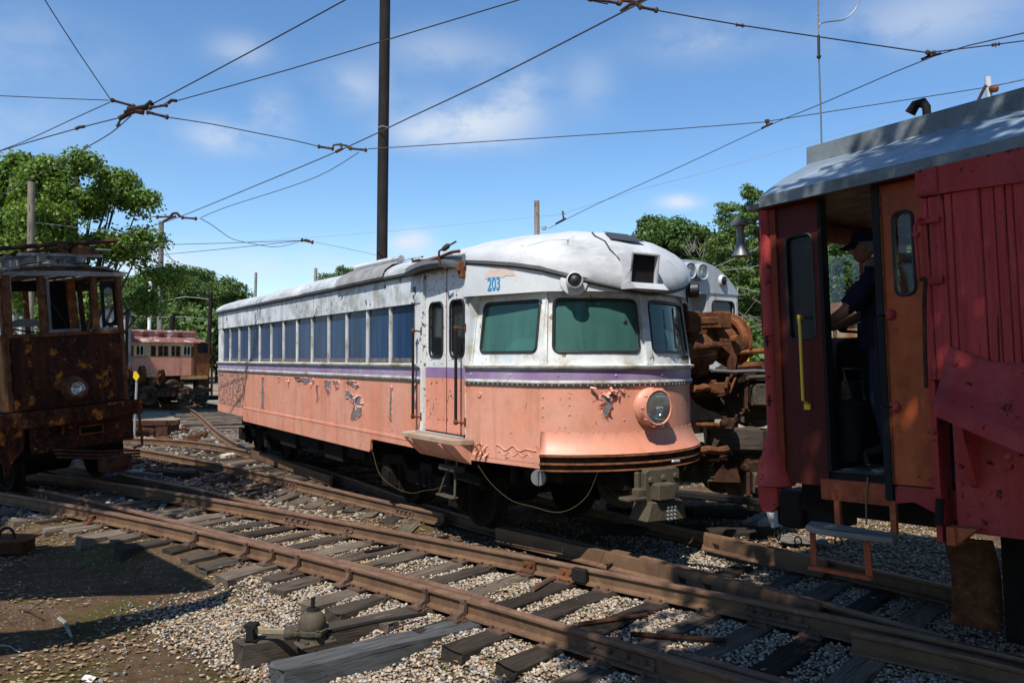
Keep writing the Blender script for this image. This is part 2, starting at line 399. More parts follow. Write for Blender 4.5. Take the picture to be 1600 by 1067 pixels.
M['rustred'] = rust('orange_red_oxide', (.40, .10, .045), (.24, .055, .028), (.5, .18, .08), 4)
M['bluegrey'] = paint('sky_tinted_roof_paint', (.20, .265, .32), (.15, .20, .245), rough=.3, dirt=.12, bump=.12, grime=(.33, .38, .42), ga=.5, stain=(.1, .12, .13), sa=.3)  # blue of the reflected sky is put into the roof colour
M['greyfascia'] = paint('grey_roof_edge_paint', (.19, .22, .24), (.13, .15, .165), rough=.5, dirt=.4, bump=.3, grime=(.06, .06, .055), ga=.7)
M['yellow'] = plain('yellow_paint', (.72, .47, .02), .5, nz=.25)
M['signyellow'] = plain('yellow_sign_paint', (.85, .55, .02), .45, nz=.1)
M['cream'] = paint('cream_paint', (.66, .60, .47), (.55, .48, .36), peel=(.28, .12, .05), pa=.34, psc=4, rough=.6, stain=(.3, .13, .06), sa=.8)
M['cream_rust'] = rust('rust_streaked_cream', (.70, .52, .32), (.46, .24, .10), (.78, .68, .52), 2.0)
M['ochre_rust'] = rust('rust_bled_cream', (.45, .28, .13), (.26, .11, .04), (.55, .42, .28), 2.5)
M['bgroof'] = paint('flaking_red_roof', (.25, .10, .085), (.20, .075, .07), peel=(.55, .45, .42), pa=.42, psc=2.4, rough=.7)
M['silver'] = paint('silver_car_paint', (.38, .42, .46), (.30, .34, .38), rough=.42, stain=(.28, .2, .14), sa=.5, dirt=.2, peel=(.2, .12, .08), pa=.27, psc=6)
M['whitepaint'] = paint('white_car_paint', (.60, .60, .60), (.5, .5, .52), stain=(.3, .16, .09), sa=.7, rough=.5, peel=(.3, .14, .08), pa=.28, psc=5)
M['shed'] = plain('pale_corrugated_steel', (.52, .55, .57), .5, nz=.15)
M['shed_trim'] = plain('dark_shed_trim', (.09, .10, .12), .6)
M['iron_olive'] = rust('olive_brown_cast_iron', (.085, .072, .052), (.05, .042, .032), (.15, .115, .075), 6, .7)
M['brass'] = rust('worn_lever_steel', (.28, .23, .15), (.18, .145, .095), (.36, .3, .2), 5, .6)
M['coupler'] = rust('greased_coupler', (.095, .076, .053), (.055, .043, .031), (.15, .12, .08), 5, .6)
M['wire'] = plain('overhead_wire', (.035, .032, .03), .6)
M['wirelight'] = plain('thin_bright_wire', (.30, .31, .31), .5)
M['straw'] = plain('straw_coloured_cable', (.12, .085, .045), .8, spec=.1)
M['insul'] = rust('rusty_insulator', (.10, .06, .042), (.045, .03, .024), (.22, .16, .12), 20)
M['chrome'] = NT('reflector').done((.75, .75, .73), .08, 1.0)
M['whiteplain'] = plain('white_paint', (.75, .76, .76), .5, nz=.15)
M['skin'] = plain('skin', (.26, .125, .08), .55, nz=.05, spec=.2)
M['navy'] = plain('navy_cloth', (.013, .015, .03), .95, nz=.2, spec=.08)
M['jeans'] = plain('blue_jeans', (.022, .03, .05), .95, nz=.3, spec=.1)
M['tarp'] = plain('blue_plastic', (.10, .16, .34), .45, nz=.2, bump=.6)
M['concrete'] = plain('concrete', (.34, .32, .28), .9, nz=.5, bump=.3)
M['digits'] = plain('blue_lettering', (.03, .27, .52), .5, nz=.1)
M['smudge'] = plain('faded_orange_lettering_trace', (.66, .53, .46), .6, nz=.3)
M['steelgrey'] = plain('grey_steel', (.17, .175, .18), .45, metal=.3, nz=.4)
M['galv'] = plain('galvanised_steel', (.42, .44, .46), .4, metal=.4)
M['rope'] = plain('old_rope', (.20, .15, .09), .95)
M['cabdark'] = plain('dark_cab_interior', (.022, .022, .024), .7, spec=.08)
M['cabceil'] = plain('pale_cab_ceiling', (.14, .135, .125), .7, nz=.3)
M['seat_green'] = plain('pale_green_interior', (.42, .60, .45), .6, nz=.1)

def glassmix(name, tint, film, f, rough=.06, streak=0, gl=1.0):
    """dusty glass: a film that takes the light, a tinted clear part, and a mirror-like front"""
    t = NT(name); t.t.nodes.remove(t.b)
    p = t.n('ShaderNodeBsdfPrincipled'); p.inputs['Roughness'].default_value = .55; p.inputs['Specular IOR Level'].default_value = .2
    nz = t.noise(1.6, 6, .6); c = t.mix(t.rng(nz, .3, .7), film, tuple(x * .7 for x in film))
    if streak: c = t.mix(t.rng(t.noise(6, 4, .6, (1, 1, .06)), .42, .62, 0, streak), c, tuple(x * 1.6 for x in film))
    t.setv(p.inputs['Base Color'], c)
    tr = t.n('ShaderNodeBsdfTransparent'); tr.inputs[0].default_value = (*tint, 1)
    a = t.n('ShaderNodeMixShader'); a.inputs[0].default_value = f; t.L(tr.outputs[0], a.inputs[1]); t.L(p.outputs[0], a.inputs[2])
    g = t.n('ShaderNodeBsdfGlossy'); g.inputs['Roughness'].default_value = rough
    ge = t.n('ShaderNodeNewGeometry'); dt = t.n('ShaderNodeVectorMath', operation='DOT_PRODUCT'); t.L(ge.outputs['Normal'], dt.inputs[0]); t.L(ge.outputs['Incoming'], dt.inputs[1])
    fr = t.math('ADD', .04, t.math('MULTIPLY', .96, t.math('POWER', t.math('SUBTRACT', 1.0, t.math('ABSOLUTE', dt.outputs['Value']), True), 5.0)), True)
    b = t.n('ShaderNodeMixShader'); t.L(t.math('MULTIPLY', fr, gl), b.inputs[0]); t.L(a.outputs[0], b.inputs[1]); t.L(g.outputs[0], b.inputs[2])
    t.L(b.outputs[0], t.o.inputs[0]); return t.m
M['glassblue'] = glassmix('hazed_blue_glass', (.10, .18, .34), (.012, .042, .105), .90, .14, .8, .35)
M['glassgreen'] = glassmix('green_tinted_glass', (.36, .70, .56), (.066, .19, .158), .62, .10, .3)
M['glassdark'] = glassmix('dark_glass', (.12, .13, .14), (.02, .023, .026), .6, .05)
M['glassblack'] = plain('unlit_pane_black', (.008, .008, .009), .35, spec=.25, nz=.1)  # near-black colour stands for an unlit window without sky reflection
M['glassclear'] = glassmix('clear_dusty_glass', (.86, .89, .89), (.20, .22, .22), .05, .04)
M['lens'] = glassmix('headlight_lens', (.85, .86, .84), (.34, .35, .34), .30, .03)

# ================================================================== TRACKS
def rail_pts(px, deg=None, step=.25, z=0.0):
    if deg:
        xs = [p[0] for p in px]; ys = [p[1] for p in px]; c = np.polyfit(xs, ys, deg)
        pts = [on_z(x, float(np.polyval(c, x)), z) for x in np.linspace(xs[0], xs[-1], 40)]
    else: pts = [on_z(x, y, z) for x, y in px]
    return catmull(pts, step)
A = rail_pts([(-230, 735), (-120, 748), (0, 769), (80, 781), (160, 797), (220, 810), (320, 832), (420, 854), (520, 877), (640, 908), (760, 939), (860, 969), (960, 1000), (1050, 1027), (1120, 1047), (1200, 1068), (1330, 1104)], 4)
A2 = rail_pts([(20, 757), (84, 767), (140, 779), (200, 795), (260, 810), (320, 825), (420, 847), (520, 870), (640, 901), (768, 936)], 4)
B = rail_pts([(60, 739), (120, 746), (204, 757), (260, 767), (320, 777), (440, 798), (540, 815), (640, 833), (740, 851), (840, 871), (920, 887), (960, 896), (1060, 913), (1160, 934), (1280, 958), (1380, 978), (1500, 1004), (1640, 1036)], 4)
B2 = rail_pts([(60, 720), (164, 736), (240, 750), (320, 765), (370, 777), (410, 787)], 3)
C = rail_pts([(110, 687), (184, 696), (250, 706), (320, 719), (390, 733), (440, 745), (540, 768), (640, 790), (694, 802)], 3)
D = rail_pts([(120, 679), (200, 683), (260, 686), (320, 691), (360, 697), (392, 705)], 3)
E = rail_pts([(120, 622), (170, 625), (216, 629), (261, 630.5), (286, 634), (304, 642), (322, 657), (342, 674), (368, 690), (396, 703), (480, 725), (560, 750), (640, 778), (720, 802), (800, 822), (880, 840), (960, 858), (1020, 871.5), (1120, 897), (1220, 922), (1290, 941), (1380, 966), (1480, 993)], None, .3)
G = rail_pts([(777, 826), (880, 850), (960, 867), (1060, 891), (1140, 910), (1220, 930), (1282, 946)], 2)
Fr = rail_pts([(700, 742), (860, 773), (960, 800), (1020, 815), (1102, 833), (1140, 841), (1220, 858), (1280, 870), (1360, 886), (1440, 903), (1520, 921), (1650, 952)], 3)
F2 = rail_pts([(1102, 838), (1140, 846.5), (1220, 864), (1290, 878)], 2)
A3 = rail_pts([(1046, 1013), (1140, 1038), (1240, 1064), (1330, 1090)], 2)
B3 = rail_pts([(1331, 984), (1400, 996), (1500, 1019), (1620, 1046)], 2)

PROF = [(-.035, 0), (-.029, .012), (.029, .012), (.035, 0), (.034, -.022), (.009, -.036), (.008, -.118), (.062, -.133), (.066, -.150), (-.066, -.150), (-.062, -.133), (-.008, -.118), (-.009, -.036), (-.034, -.022)]
PROF = [(a, b - .012) for a, b in PROF]
def make_rail(path, parent, name='rail', prof=PROF, mat=None, dz=0, bend=None):
    n = len(prof); rows = []
    for i, p in enumerate(path):
        t = (path[min(i + 1, len(path) - 1)] - path[max(i - 1, 0)]).normalized(); s = Vector((t.y, -t.x, 0))
        rows.append([p + s * a + Vector((0, 0, b + dz)) for a, b in prof])
    mb = MB(); mb.grid(rows, close=True)
    mb.f.append(tuple(range(n))); mb.f.append(tuple((len(rows) - 1) * n + k for k in range(n)))
    o = mb.build(name, M['rail'], parent, smooth=True)
    o.data.materials.append(M['railhead'])
    if len(prof) == len(PROF):
        zc = -.02 + dz
        for p in o.data.polygons:
            if p.center.z > zc and p.normal.z > -.2 and abs(p.normal.z) > .15: p.material_index = 1
    return o
GUARD = [(-.03, .02), (.03, .02), (.034, -.03), (.034, -.11), (.075, -.135), (.075, -.15), (-.05, -.15), (-.04, -.03)]
trk1 = empty('railway_track', label='rusty turnout track crossing the foreground with weathered ties', kind='structure')
trk2 = empty('railway_track', label='curved track running back under the salmon and white streetcar', kind='structure')
trk3 = empty('railway_track', label='middle track joining from the left behind the foreground turnout', kind='structure')
rA = make_rail(A, trk1); rA2 = make_rail(A2, trk1, 'switch_point', dz=-.004); rB = make_rail(B, trk1, dz=.001); rB2 = make_rail(B2, trk1, 'switch_point', dz=-.003)
rA3 = make_rail(A3, trk1, 'guard_rail', dz=-.006); rB3 = make_rail(B3, trk1, 'guard_rail', dz=-.008)
rC = make_rail(C, trk3); rD = make_rail(D, trk3, dz=-.002)
rE = make_rail(E, trk2, dz=-.003); rF = make_rail(Fr, trk2, dz=-.002)
rG = make_rail(G, trk2, 'guard_rail', GUARD, dz=.004); rF2 = make_rail(F2, trk2, 'guard_rail', GUARD, dz=.003)

def arclen(path):
    L = [0]
    for i in range(1, len(path)): L.append(L[-1] + (path[i] - path[i - 1]).length)
    return L
def near(path, p):
    return min(path, key=lambda q: (q - p).length_squared)
TIE_Z = -.165
def tie_mesh(L, w, h, seed, m):
    r = random.Random(seed); mb = MB(); n = 7; rows = []
    for i in range(n):
        x = -L / 2 + L * i / (n - 1); e = .02 if 0 < i < n - 1 else .03
        q = lambda: r.uniform(-e, e)
        c = .012 + r.uniform(0, .012)
        rows.append([(x + (q() if i in (0, n - 1) else 0), -w / 2 + q() * .7, -h), (x, w / 2 + q() * .7, -h), (x + (q() if i in (0, n - 1) else 0), w / 2 + q() * .6, -c + q() * .3), (x, w / 2 - c + q() * .5, q() * .6), (x, r.uniform(-.02, .02), -abs(q()) * .8), (x, -w / 2 + c + q() * .5, q() * .6), (x + (q() if i in (0, n - 1) else 0), -w / 2 + q() * .6, -c + q() * .3)])
    mb.grid(rows, close=True); mb.f.append(tuple(range(7))); mb.f.append(tuple((n - 1) * 7 + k for k in range(7)))
    return mb.mesh('tie', m)
TIES = []      # (p0, p1, width) in plan, for keeping stones off the wood
plate_mb = MB(); plate_mb.box((0, 0, 0), (.19, .30, .018)); 
for sx in (-1, 1):
    for sy in (-1, 1): plate_mb.box((sx * .06, sy * .105, .02), (.022, .03, .03))
plate_me = plate_mb.mesh('tie_plate', M['plate'])
def put_tie(p0, p1, parent, w=.21, h=.17, m=None, z=TIE_Z):
    v = p1 - p0; L = v.length
    m = m or (M['tie'] if random.random() < .72 else M['tie_dark'])
    me = tie_mesh(L, w, h, random.random(), m)
    o = inst(me, 'tie', parent, ((p0.x + p1.x) / 2, (p0.y + p1.y) / 2, z + random.uniform(-.012, .006)), math.atan2(v.y, v.x) , rx=random.uniform(-.03, .03))
    TIES.append((p0.xy.copy(), p1.xy.copy(), w)); return o
def put_plate(p, ang, parent):
    o = inst(plate_me, 'tie_plate', parent, (p.x, p.y, -.165), ang); return o
def lay(pathA, pathB, parent, s0, s1, sp, e0, e1, plates=(), wide=None, skip=()):
    L = arclen(pathA); s = s0; k = 0
    while s < s1:
        i = min(range(len(L)), key=lambda j: abs(L[j] - s)); p = pathA[i]
        t = (pathA[min(i + 2, len(pathA) - 1)] - pathA[max(i - 2, 0)]).normalized(); nrm_ = Vector((-t.y, t.x, 0))
        q = near(pathB, p + nrm_ * 1.5)
        if (q - p).dot(nrm_) < 0: nrm_ = -nrm_
        d = (q - p).normalized()
        d = (d * .5 + nrm_ * .5).normalized()
        a = p - d * (random.uniform(*e0)); ext = e1(p) if callable(e1) else random.uniform(*e1)
        w = (q - p).length
        b = p + d * (w + ext)
        dd = Vector((d.y, -d.x, 0)) * random.uniform(-.03, .03)
        if k not in skip:
            put_tie(a + dd, b, parent, random.uniform(.19, .235))
            for P in plates:
                put_plate(near(P, p + d * (0 if P is pathA else w)), math.atan2(t.y, t.x), parent)
        s += sp * random.uniform(.9, 1.1); k += 1
# foreground turnout: long timbers where the tracks meet
def ext1(p):
    if p.x > .15: return random.uniform(1.55, 2.0)
    if p.x > -1.2: return random.uniform(.5, .9)
    return random.uniform(.35, .6)
lay(A, B, trk1, 0.2, arclen(A)[-1] - .2, .50, (.38, .72), ext1, (A, B))
# streetcar track, its open left part and the part right of the streetcar
LE = arclen(E)
Foff = []
for i, p in enumerate(E):
    t = (E[min(i + 1, len(E) - 1)] - E[max(i - 1, 0)]).normalized(); Foff.append(p + Vector((-t.y, t.x, 0)) * 1.5)
iF = next(i for i, p in enumerate(E) if p.y < 14.0)
make_rail([p for p in Foff[2:iF]], trk2)
lay(E, Foff, trk2, .5, LE[iF] + 3, .50, (.45, .8), (.4, .7))
lay(C, D, trk3, .4, arclen(C)[-1] - .3, .47, (.45, .95), (.3, .6), (C,))

# ---- rail braces, joint bars, bolts
def brace_mesh():
    mb = MB()
    mb.box((0, .10, -.152), (.15, .20, .016)); mb.prism([(.03, -.145), (.17, -.145), (.15, -.125), (.075, -.10), (.06, -.035), (.028, -.03)], -.03, .03, lambda p, q, a: (a, p, q))
    mb.cyl((0.045, .15, -.15), (.045, .15, -.115), .014, 6); mb.cyl((-.045, .15, -.15), (-.045, .15, -.115), .014, 6)
    mb.box((0, .05, -.02), (.05, .035, .03)); return mb.mesh('rail_brace', M['plate'])
bmesh_ = brace_mesh()
def on_rail(path, px):
    return min(range(len(path)), key=lambda i: abs(zpx(path[i])[0] - px))
def frame_at(path, px):
    i = on_rail(path, px); t = (path[min(i + 1, len(path) - 1)] - path[max(i - 1, 0)]).normalized(); return path[i], t
for px in (300, 383, 437, 473, 557, 664, 722):
    p, t = frame_at(A, px); s = Vector((t.y, -t.x, 0)); s = s if s.y < 0 else -s
    inst(bmesh_, 'rail_brace', rA, p, math.atan2(s.y, s.x) - PI / 2)
def joint_bar(path, px, L, rail, side=1, holes=4):
    p, t = frame_at(path, px); ang = math.atan2(t.y, t.x); mb = MB()
    mb.prism([(.012, -.125), (.045, -.128), (.038, -.105), (.02, -.095), (.02, -.055), (.032, -.04), (.012, -.04)], -L / 2, L / 2, lambda a, b, c: (c, -a * side, b))
    for k in range(holes):
        x = -L / 2 + L * (k + .5) / holes; mb.cyl((x, -side * .018, -.078), (x, -side * .052, -.078), .021, 6)
        mb.cyl((x, -side * .05, -.078), (x, -side * .068, -.078), .011, 6)
    return mb, p, ang
for path, px, L, r, sd in ((A, 965, .62, rA, 1), (B, 465, .5, rB, 1), (B, 1215, .55, rB, 1), (C, 452, .5, rC, 1), (C, 632, .4, rC, 1), (B, 545, .16, rB, 1)):
    mb, p, ang = joint_bar(path, px, L, r, sd, 1 if L < .2 else 4); o = mb.build('joint_bar', M['plate'], r); o.location = p; o.rotation_euler = (0, 0, ang)
def clip(path, px, rail, L=.16):
    p, t = frame_at(path, px); mb = MB(); mb.prism([(.012, -.14), (.10, -.15), (.10, -.135), (.05, -.12), (.04, -.045), (.012, -.04)], -L / 2, L / 2, lambda a, b, c: (c, -a, b))
    mb.cyl((-.04, -.03, -.075), (-.04, -.065, -.075), .018, 6); mb.cyl((.04, -.03, -.075), (.04, -.065, -.075), .018, 6)
    o = mb.build('rail_clip', M['rust'], rail); o.location = p; o.rotation_euler = (0, 0, math.atan2(t.y, t.x))
clip(B, 826, rB); clip(B, 890, rB, .22)
p, t = frame_at(B, 920); mb = MB(); mb.box((0, -.05, -.075), (.17, .08, .14)); o = mb.build('joint_block', M['black'], rB, bev=.012); o.location = p; o.rotation_euler = (0, 0, math.atan2(t.y, t.x))
for px, L in ((872, .5),):      # a strap across between the rails beside the frog
    p, t = frame_at(B, px); q, _ = frame_at(A, 760); mb = MB(); v = (q - p).normalized()
    mb.tube([p + v * .06 + Vector((0, 0, -.15)), p + v * .22 + Vector((0, 0, -.145)), p + v * .55 + Vector((0, 0, -.15))], .028, 6); mb.build('strap_rod', M['plate'], trk1)
# throw rods between the point rails
for pa, pb, m in (((570, 862), (700, 838), 'black'), ((985, 990), (1135, 1000), 'rust_dark'), ((905, 975), (1010, 960), 'rust_dark')):
    mb = MB(); mb.tube([on_z(*pa, -.15), on_z(*pb, -.15)], .022, 8); mb.build('throw_rod', M[m], trk1)
# bolts through the frog castings
for px in (958,):
    p, t = frame_at(G, px); mb = MB(); s = Vector((t.y, -t.x, 0)); s = s if s.y < 0 else -s
    mb.cyl(p + s * .03 + Vector((0, 0, -.07)), p + s * .10 + Vector((0, 0, -.07)), .03, 6); mb.cyl(p + s * .10 + Vector((0, 0, -.07)), p + s * .14 + Vector((0, 0, -.07)), .016, 6); mb.build('frog_bolt', M['plate'], trk2)
def slot(path, px, z=-.055, L=.10):
    p, t = frame_at(path, px); s = Vector((t.y, -t.x, 0)); s = s if s.y < 0 else -s
    mb = MB(); mb.prism([(-L / 2, .012), (L / 2, .0), (L / 2, -.05), (-.1 * L, -.045)], 0, .006, lambda a, b, c: p + t * a + s * (.032 + c) + Vector((0, 0, z + b))); mb.build('bolt_slot', M['black'], trk2)
slot(G, 1066); slot(G, 1106); slot(F2, 1121); 
# frog end block on the left of the streetcar track
p, t = frame_at(E, 396); s = Vector((t.y, -t.x, 0)); s = s if s.y < 0 else -s
mb = MB(); mb.prism([(0, .02), (.06, .02), (.06, -.15), (0, -.15)], 0, 5.0, lambda a, b, c: p + t * c + s * (.04 + a) + Vector((0, 0, b))); mb.build('guard_rail', M['rail'], trk2)

# ================================================================== GROUND
def polyline_sd(P, X, Y):
    """signed distance-ish to a rail in plan (positive = towards the camera side)"""
    d = np.full(X.shape, 1e9); sg = np.ones(X.shape)
    pts = P[::3] + [P[-1]]
    for a, b in zip(pts[:-1], pts[1:]):
        ax, ay, bx, by = a.x, a.y, b.x, b.y; ux, uy = bx - ax, by - ay; l2 = ux * ux + uy * uy
        if l2 < 1e-9: continue
        t = np.clip(((X - ax) * ux + (Y - ay) * uy) / l2, 0, 1)
        dx, dy = X - ax - ux * t, Y - ay - uy * t; dd = np.sqrt(dx * dx + dy * dy)
        m = dd < d; d = np.where(m, dd, d); sg = np.where(m, np.sign(ux * dy - uy * dx), sg)
    return d * -sg
def vnoise(X, Y, s, seed):
    r = np.random.RandomState(seed); T = r.rand(64, 64)
    x, y = X * s, Y * s; xi, yi = np.floor(x).astype(int), np.floor(y).astype(int); fx, fy = x - xi, y - yi
    fx = fx * fx * (3 - 2 * fx); fy = fy * fy * (3 - 2 * fy)
    g = lambda a, b: T[a % 64, b % 64]
    return (g(xi, yi) * (1 - fx) + g(xi + 1, yi) * fx) * (1 - fy) + (g(xi, yi + 1) * (1 - fx) + g(xi + 1, yi + 1) * fx) * fy
def smooth(x, a, b):
    t = np.clip((x - a) / (b - a), 0, 1); return t * t * (3 - 2 * t)
def ground_h(X, Y):
    X = np.asarray(X, float); Y = np.asarray(Y, float)
    dA = polyline_sd(A, X, Y)
    h = -.215 + 0 * X
    h = h - .135 * smooth(dA, .35, 1.0) * (1 - smooth(X, -.4, 1.2) * .75)
    nr = (np.abs(X) < 30) & (Y < 60)
    h = h + np.where(nr, (vnoise(X, Y, 1.6, 1) - .5) * .035 + (vnoise(X, Y, 5.5, 2) - .5) * .018, 0)
    h = h - .10 * smooth(Y, 14, 30) * smooth(-X, 3, 8) * 0
    return h
def axis(lo, hi, c0, c1, step, growth=1.16):
    v = list(np.arange(c0, c1, step)); s = step; x = v[-1]
    while x < hi: s *= growth; x += s; v.append(x)
    s = step; x = v[0]
    while x > lo: s *= growth; x -= s; v.insert(0, x)
    return np.array(v)
gx = axis(-900, 900, -9, 5.5, .075); gy = axis(-60, 1500, 3.6, 13, .075)
GX, GY = np.meshgrid(gx, gy); GZ = ground_h(GX, GY)
nx, ny = len(gx), len(gy)
V = np.stack([GX.ravel(), GY.ravel(), GZ.ravel()], 1)
ii = np.arange(nx * ny).reshape(ny, nx); Q = np.stack([ii[:-1, :-1], ii[:-1, 1:], ii[1:, 1:], ii[1:, :-1]], -1).reshape(-1, 4)
def np_mesh(name, V, F, m=None, smooth_=False):
    me = bpy.data.meshes.new(name); k = F.shape[1]
    me.vertices.add(len(V)); me.vertices.foreach_set('co', V.astype(np.float32).ravel())
    me.loops.add(F.size); me.loops.foreach_set('vertex_index', F.astype(np.int32).ravel())
    me.polygons.add(len(F)); me.polygons.foreach_set('loop_start', np.arange(0, F.size, k, dtype=np.int32)); me.polygons.foreach_set('loop_total', np.full(len(F), k, dtype=np.int32))
    if smooth_: me.polygons.foreach_set('use_smooth', np.ones(len(F), bool))
    me.update(calc_edges=True)
    if m: me.materials.append(m)
    return me
def groundmat():
    t = NT('yard_dirt')
    c = t.mix(t.rng(t.noise(.8, 7, .65), .35, .68), (.128, .074, .042), (.175, .118, .070))
    c = t.mix(t.rng(t.noise(6, 8, .7), .45, .7), c, (.062, .038, .024))
    mo = t.rng(t.noise(1.1, 8, .65), .47, .62); c = t.mix(t.math('MULTIPLY', mo, .7), c, (.085, .078, .018))
    v = t.n('ShaderNodeTexVoronoi'); v.inputs['Scale'].default_value = 26; t.L(t.vec, v.inputs['Vector'])
    sp = t.n('ShaderNodeSeparateColor'); t.L(v.outputs['Color'], sp.inputs[0])
    st = t.math('MULTIPLY', t.rng(sp.outputs[0], .70, .74), t.rng(v.outputs['Distance'], .30, .45, 1, 0))
    pc = t.mix(sp.outputs[1], (.34, .29, .22), (.13, .14, .15)); c = t.mix(st, c, pc)
    # pale gravel yard further off
    sx = t.n('ShaderNodeSeparateXYZ'); t.L(t.vec, sx.inputs[0])
    far = t.rng(t.math('ADD', sx.outputs[1], t.math('MULTIPLY', t.noise(.4, 4), 3.0)), 15.5, 19.5)
    gv = t.mix(t.rng(t.noise(28, 4, .7), .35, .65), (.40, .34, .25), (.19, .165, .13)); gv = t.mix(t.rng(t.noise(.7, 5), .5, .65), gv, (.17, .13, .085))
    c = t.mix(far, c, gv)
    t.bump(t.math('ADD', t.math('MULTIPLY', t.noise(14, 9, .75), 1.0), t.math('MULTIPLY', st, .4)), 1.0, .05)
    return t.done(c, .95, 0, .04)
g = bpy.data.objects.new('ground', np_mesh('ground', V, Q, groundmat(), True)); COL.objects.link(g); tag(g, 'brown yard dirt with moss and pebbles around the tracks', kind='structure')

# ---- ballast stones
def stones(n, sampler, size, name, mat, seed, label, flat=.7, sink=.25):
    r = np.random.RandomState(seed)
    X, Y = sampler(r, n)
    # keep off the wood and off the rails
    ok = np.ones(len(X), bool); hz = np.zeros(len(X))
    for p0, p1, w in TIES:
        ux, uy = p1.x - p0.x, p1.y - p0.y; L = math.hypot(ux, uy); ux, uy = ux / L, uy / L
        a = (X - p0.x) * ux + (Y - p0.y) * uy; b = np.abs(-(X - p0.x) * uy + (Y - p0.y) * ux)
        ok &= ~((a > -.02) & (a < L + .02) & (b < w / 2 + .012) & (r.rand(len(X)) < .975))
    for P in (A, A2, B, B2, C, E, G, Fr):
        ok &= np.abs(polyline_sd(P, X, Y)) > .075
    X, Y = X[ok], Y[ok]; n = len(X)
    ph = (1 + 5 ** .5) / 2
    ico = np.array([(-1, ph, 0), (1, ph, 0), (-1, -ph, 0), (1, -ph, 0), (0, -1, ph), (0, 1, ph), (0, -1, -ph), (0, 1, -ph), (ph, 0, -1), (ph, 0, 1), (-ph, 0, -1), (-ph, 0, 1)]) / 1.9
    F = np.array([(0, 11, 5), (0, 5, 1), (0, 1, 7), (0, 7, 10), (0, 10, 11), (1, 5, 9), (5, 11, 4), (11, 10, 2), (10, 7, 6), (7, 1, 8), (3, 9, 4), (3, 4, 2), (3, 2, 6), (3, 6, 8), (3, 8, 9), (4, 9, 5), (2, 4, 11), (6, 2, 10), (8, 6, 7), (9, 8, 1)])
    s = size[0] + (size[1] - size[0]) * r.rand(n) ** 2.2
    V = ico[None] * (1 + .28 * (r.rand(n, 12, 1) - .5) * 2)
    V = V * (s[:, None, None] * np.stack([np.ones(n), .65 + .35 * r.rand(n), flat * (.6 + .4 * r.rand(n))], 1)[:, None, :])
    a, b = r.rand(n) * 2 * PI, (r.rand(n) - .5) * 1.1
    x, y, z = V[..., 0], V[..., 1], V[..., 2]
    x, z = x * np.cos(b)[:, None] - z * np.sin(b)[:, None], x * np.sin(b)[:, None] + z * np.cos(b)[:, None]
    x, y = x * np.cos(a)[:, None] - y * np.sin(a)[:, None], x * np.sin(a)[:, None] + y * np.cos(a)[:, None]
    gz = ground_h(X, Y) + s * (flat * .5 - sink) + r.rand(n) * .02
    V = np.stack([x + X[:, None], y + Y[:, None], z + gz[:, None]], -1).reshape(-1, 3)
    FF = (F[None] + (np.arange(n) * 12)[:, None, None]).reshape(-1, 3)
    o = bpy.data.objects.new(name, np_mesh(name, V, FF, mat)); COL.objects.link(o); tag(o, label, kind='stuff'); return o
def stonemat(name, cols, pos):
    t = NT(name); gi = t.n('ShaderNodeNewGeometry'); cr = t.n('ShaderNodeValToRGB'); cr.color_ramp.interpolation = 'CONSTANT'
    e = cr.color_ramp.elements; e[0].color = (*cols[0], 1); e[0].position = 0; e[1].color = (*cols[1], 1); e[1].position = pos[1]
    for c, p in zip(cols[2:], pos[2:]): x = e.new(p); x.color = (*c, 1)
    t.L(gi.outputs['Random Per Island'], cr.inputs[0])
    c = t.mix(t.rng(t.noise(30, 4), .4, .7, 0, .5), cr.outputs[0], (.12, .1, .075)); t.bump(t.noise(60, 4), .25, .004); return t.done(c, .85, 0, .10)
M['stone'] = stonemat('ballast_stone', [(.54, .44, .325), (.43, .335, .24), (.32, .27, .21), (.19, .19, .195), (.11, .115, .13), (.52, .455, .385), (.38, .25, .155)], [0, .2, .42, .6, .72, .80, .93])
def reg_ballast(r, n):
    """between and beside the rails: clean stone thins out into the dirt on the left"""
    X = r.uniform(-6.5, 6.0, n); Y = r.uniform(3.5, 11.5, n)
    dA = polyline_sd(A, X, Y); dB = polyline_sd(B, X, Y); dF = polyline_sd(Fr, X, Y)
    clump = vnoise(X, Y, 1.3, 5)
    right = smooth(X, -4.2, -1.6)
    w = np.where(dA > 0, smooth(2.0 - dA, 0, .6) * smooth(X + .55 * (dA), -3.1, -1.9) * smooth(dA, -.1, .2), 0)
    w = np.where((dA > 0) & (X > .2), smooth(2.6 - dA, 0, .6), w)
    w = np.where((dA <= 0) & (dB > 0), (.16 + .84 * right) * (.35 + .65 * smooth(clump, .25, .6) + .3 * smooth(X, -1.2, 0)), w)
    w = np.where((dB <= 0), .05 + .67 * smooth(X, .9, 2.3), w)
    w = np.where(dF < -.1, .10, w)
    ok = (r.rand(n) < w) & (np.abs(X) < Y * .72 + .8)
    return X[ok], Y[ok]
stones(215000, reg_ballast, (.0095, .0235), 'ballast', M['stone'], 3, 'pale crushed stone ballast lying between and beside the rails')
def reg_dirt(r, n):
    X = r.uniform(-8, 6, n); Y = r.uniform(3.8, 15, n); c = vnoise(X, Y, .8, 8); ok = (r.rand(n) < smooth(c, .3, .8)) & (np.abs(X) < Y * .72 + .5); return X[ok], Y[ok]
M['pebble'] = stonemat('loose_pebble', [(.30, .26, .20), (.20, .20, .19), (.40, .36, .29), (.25, .19, .13), (.12, .09, .06)], [0, .3, .5, .7, .85])
stones(20000, reg_dirt, (.006, .032), 'pebbles', M['pebble'], 9, 'scattered pebbles and small rocks lying on the brown dirt', .5, .1)
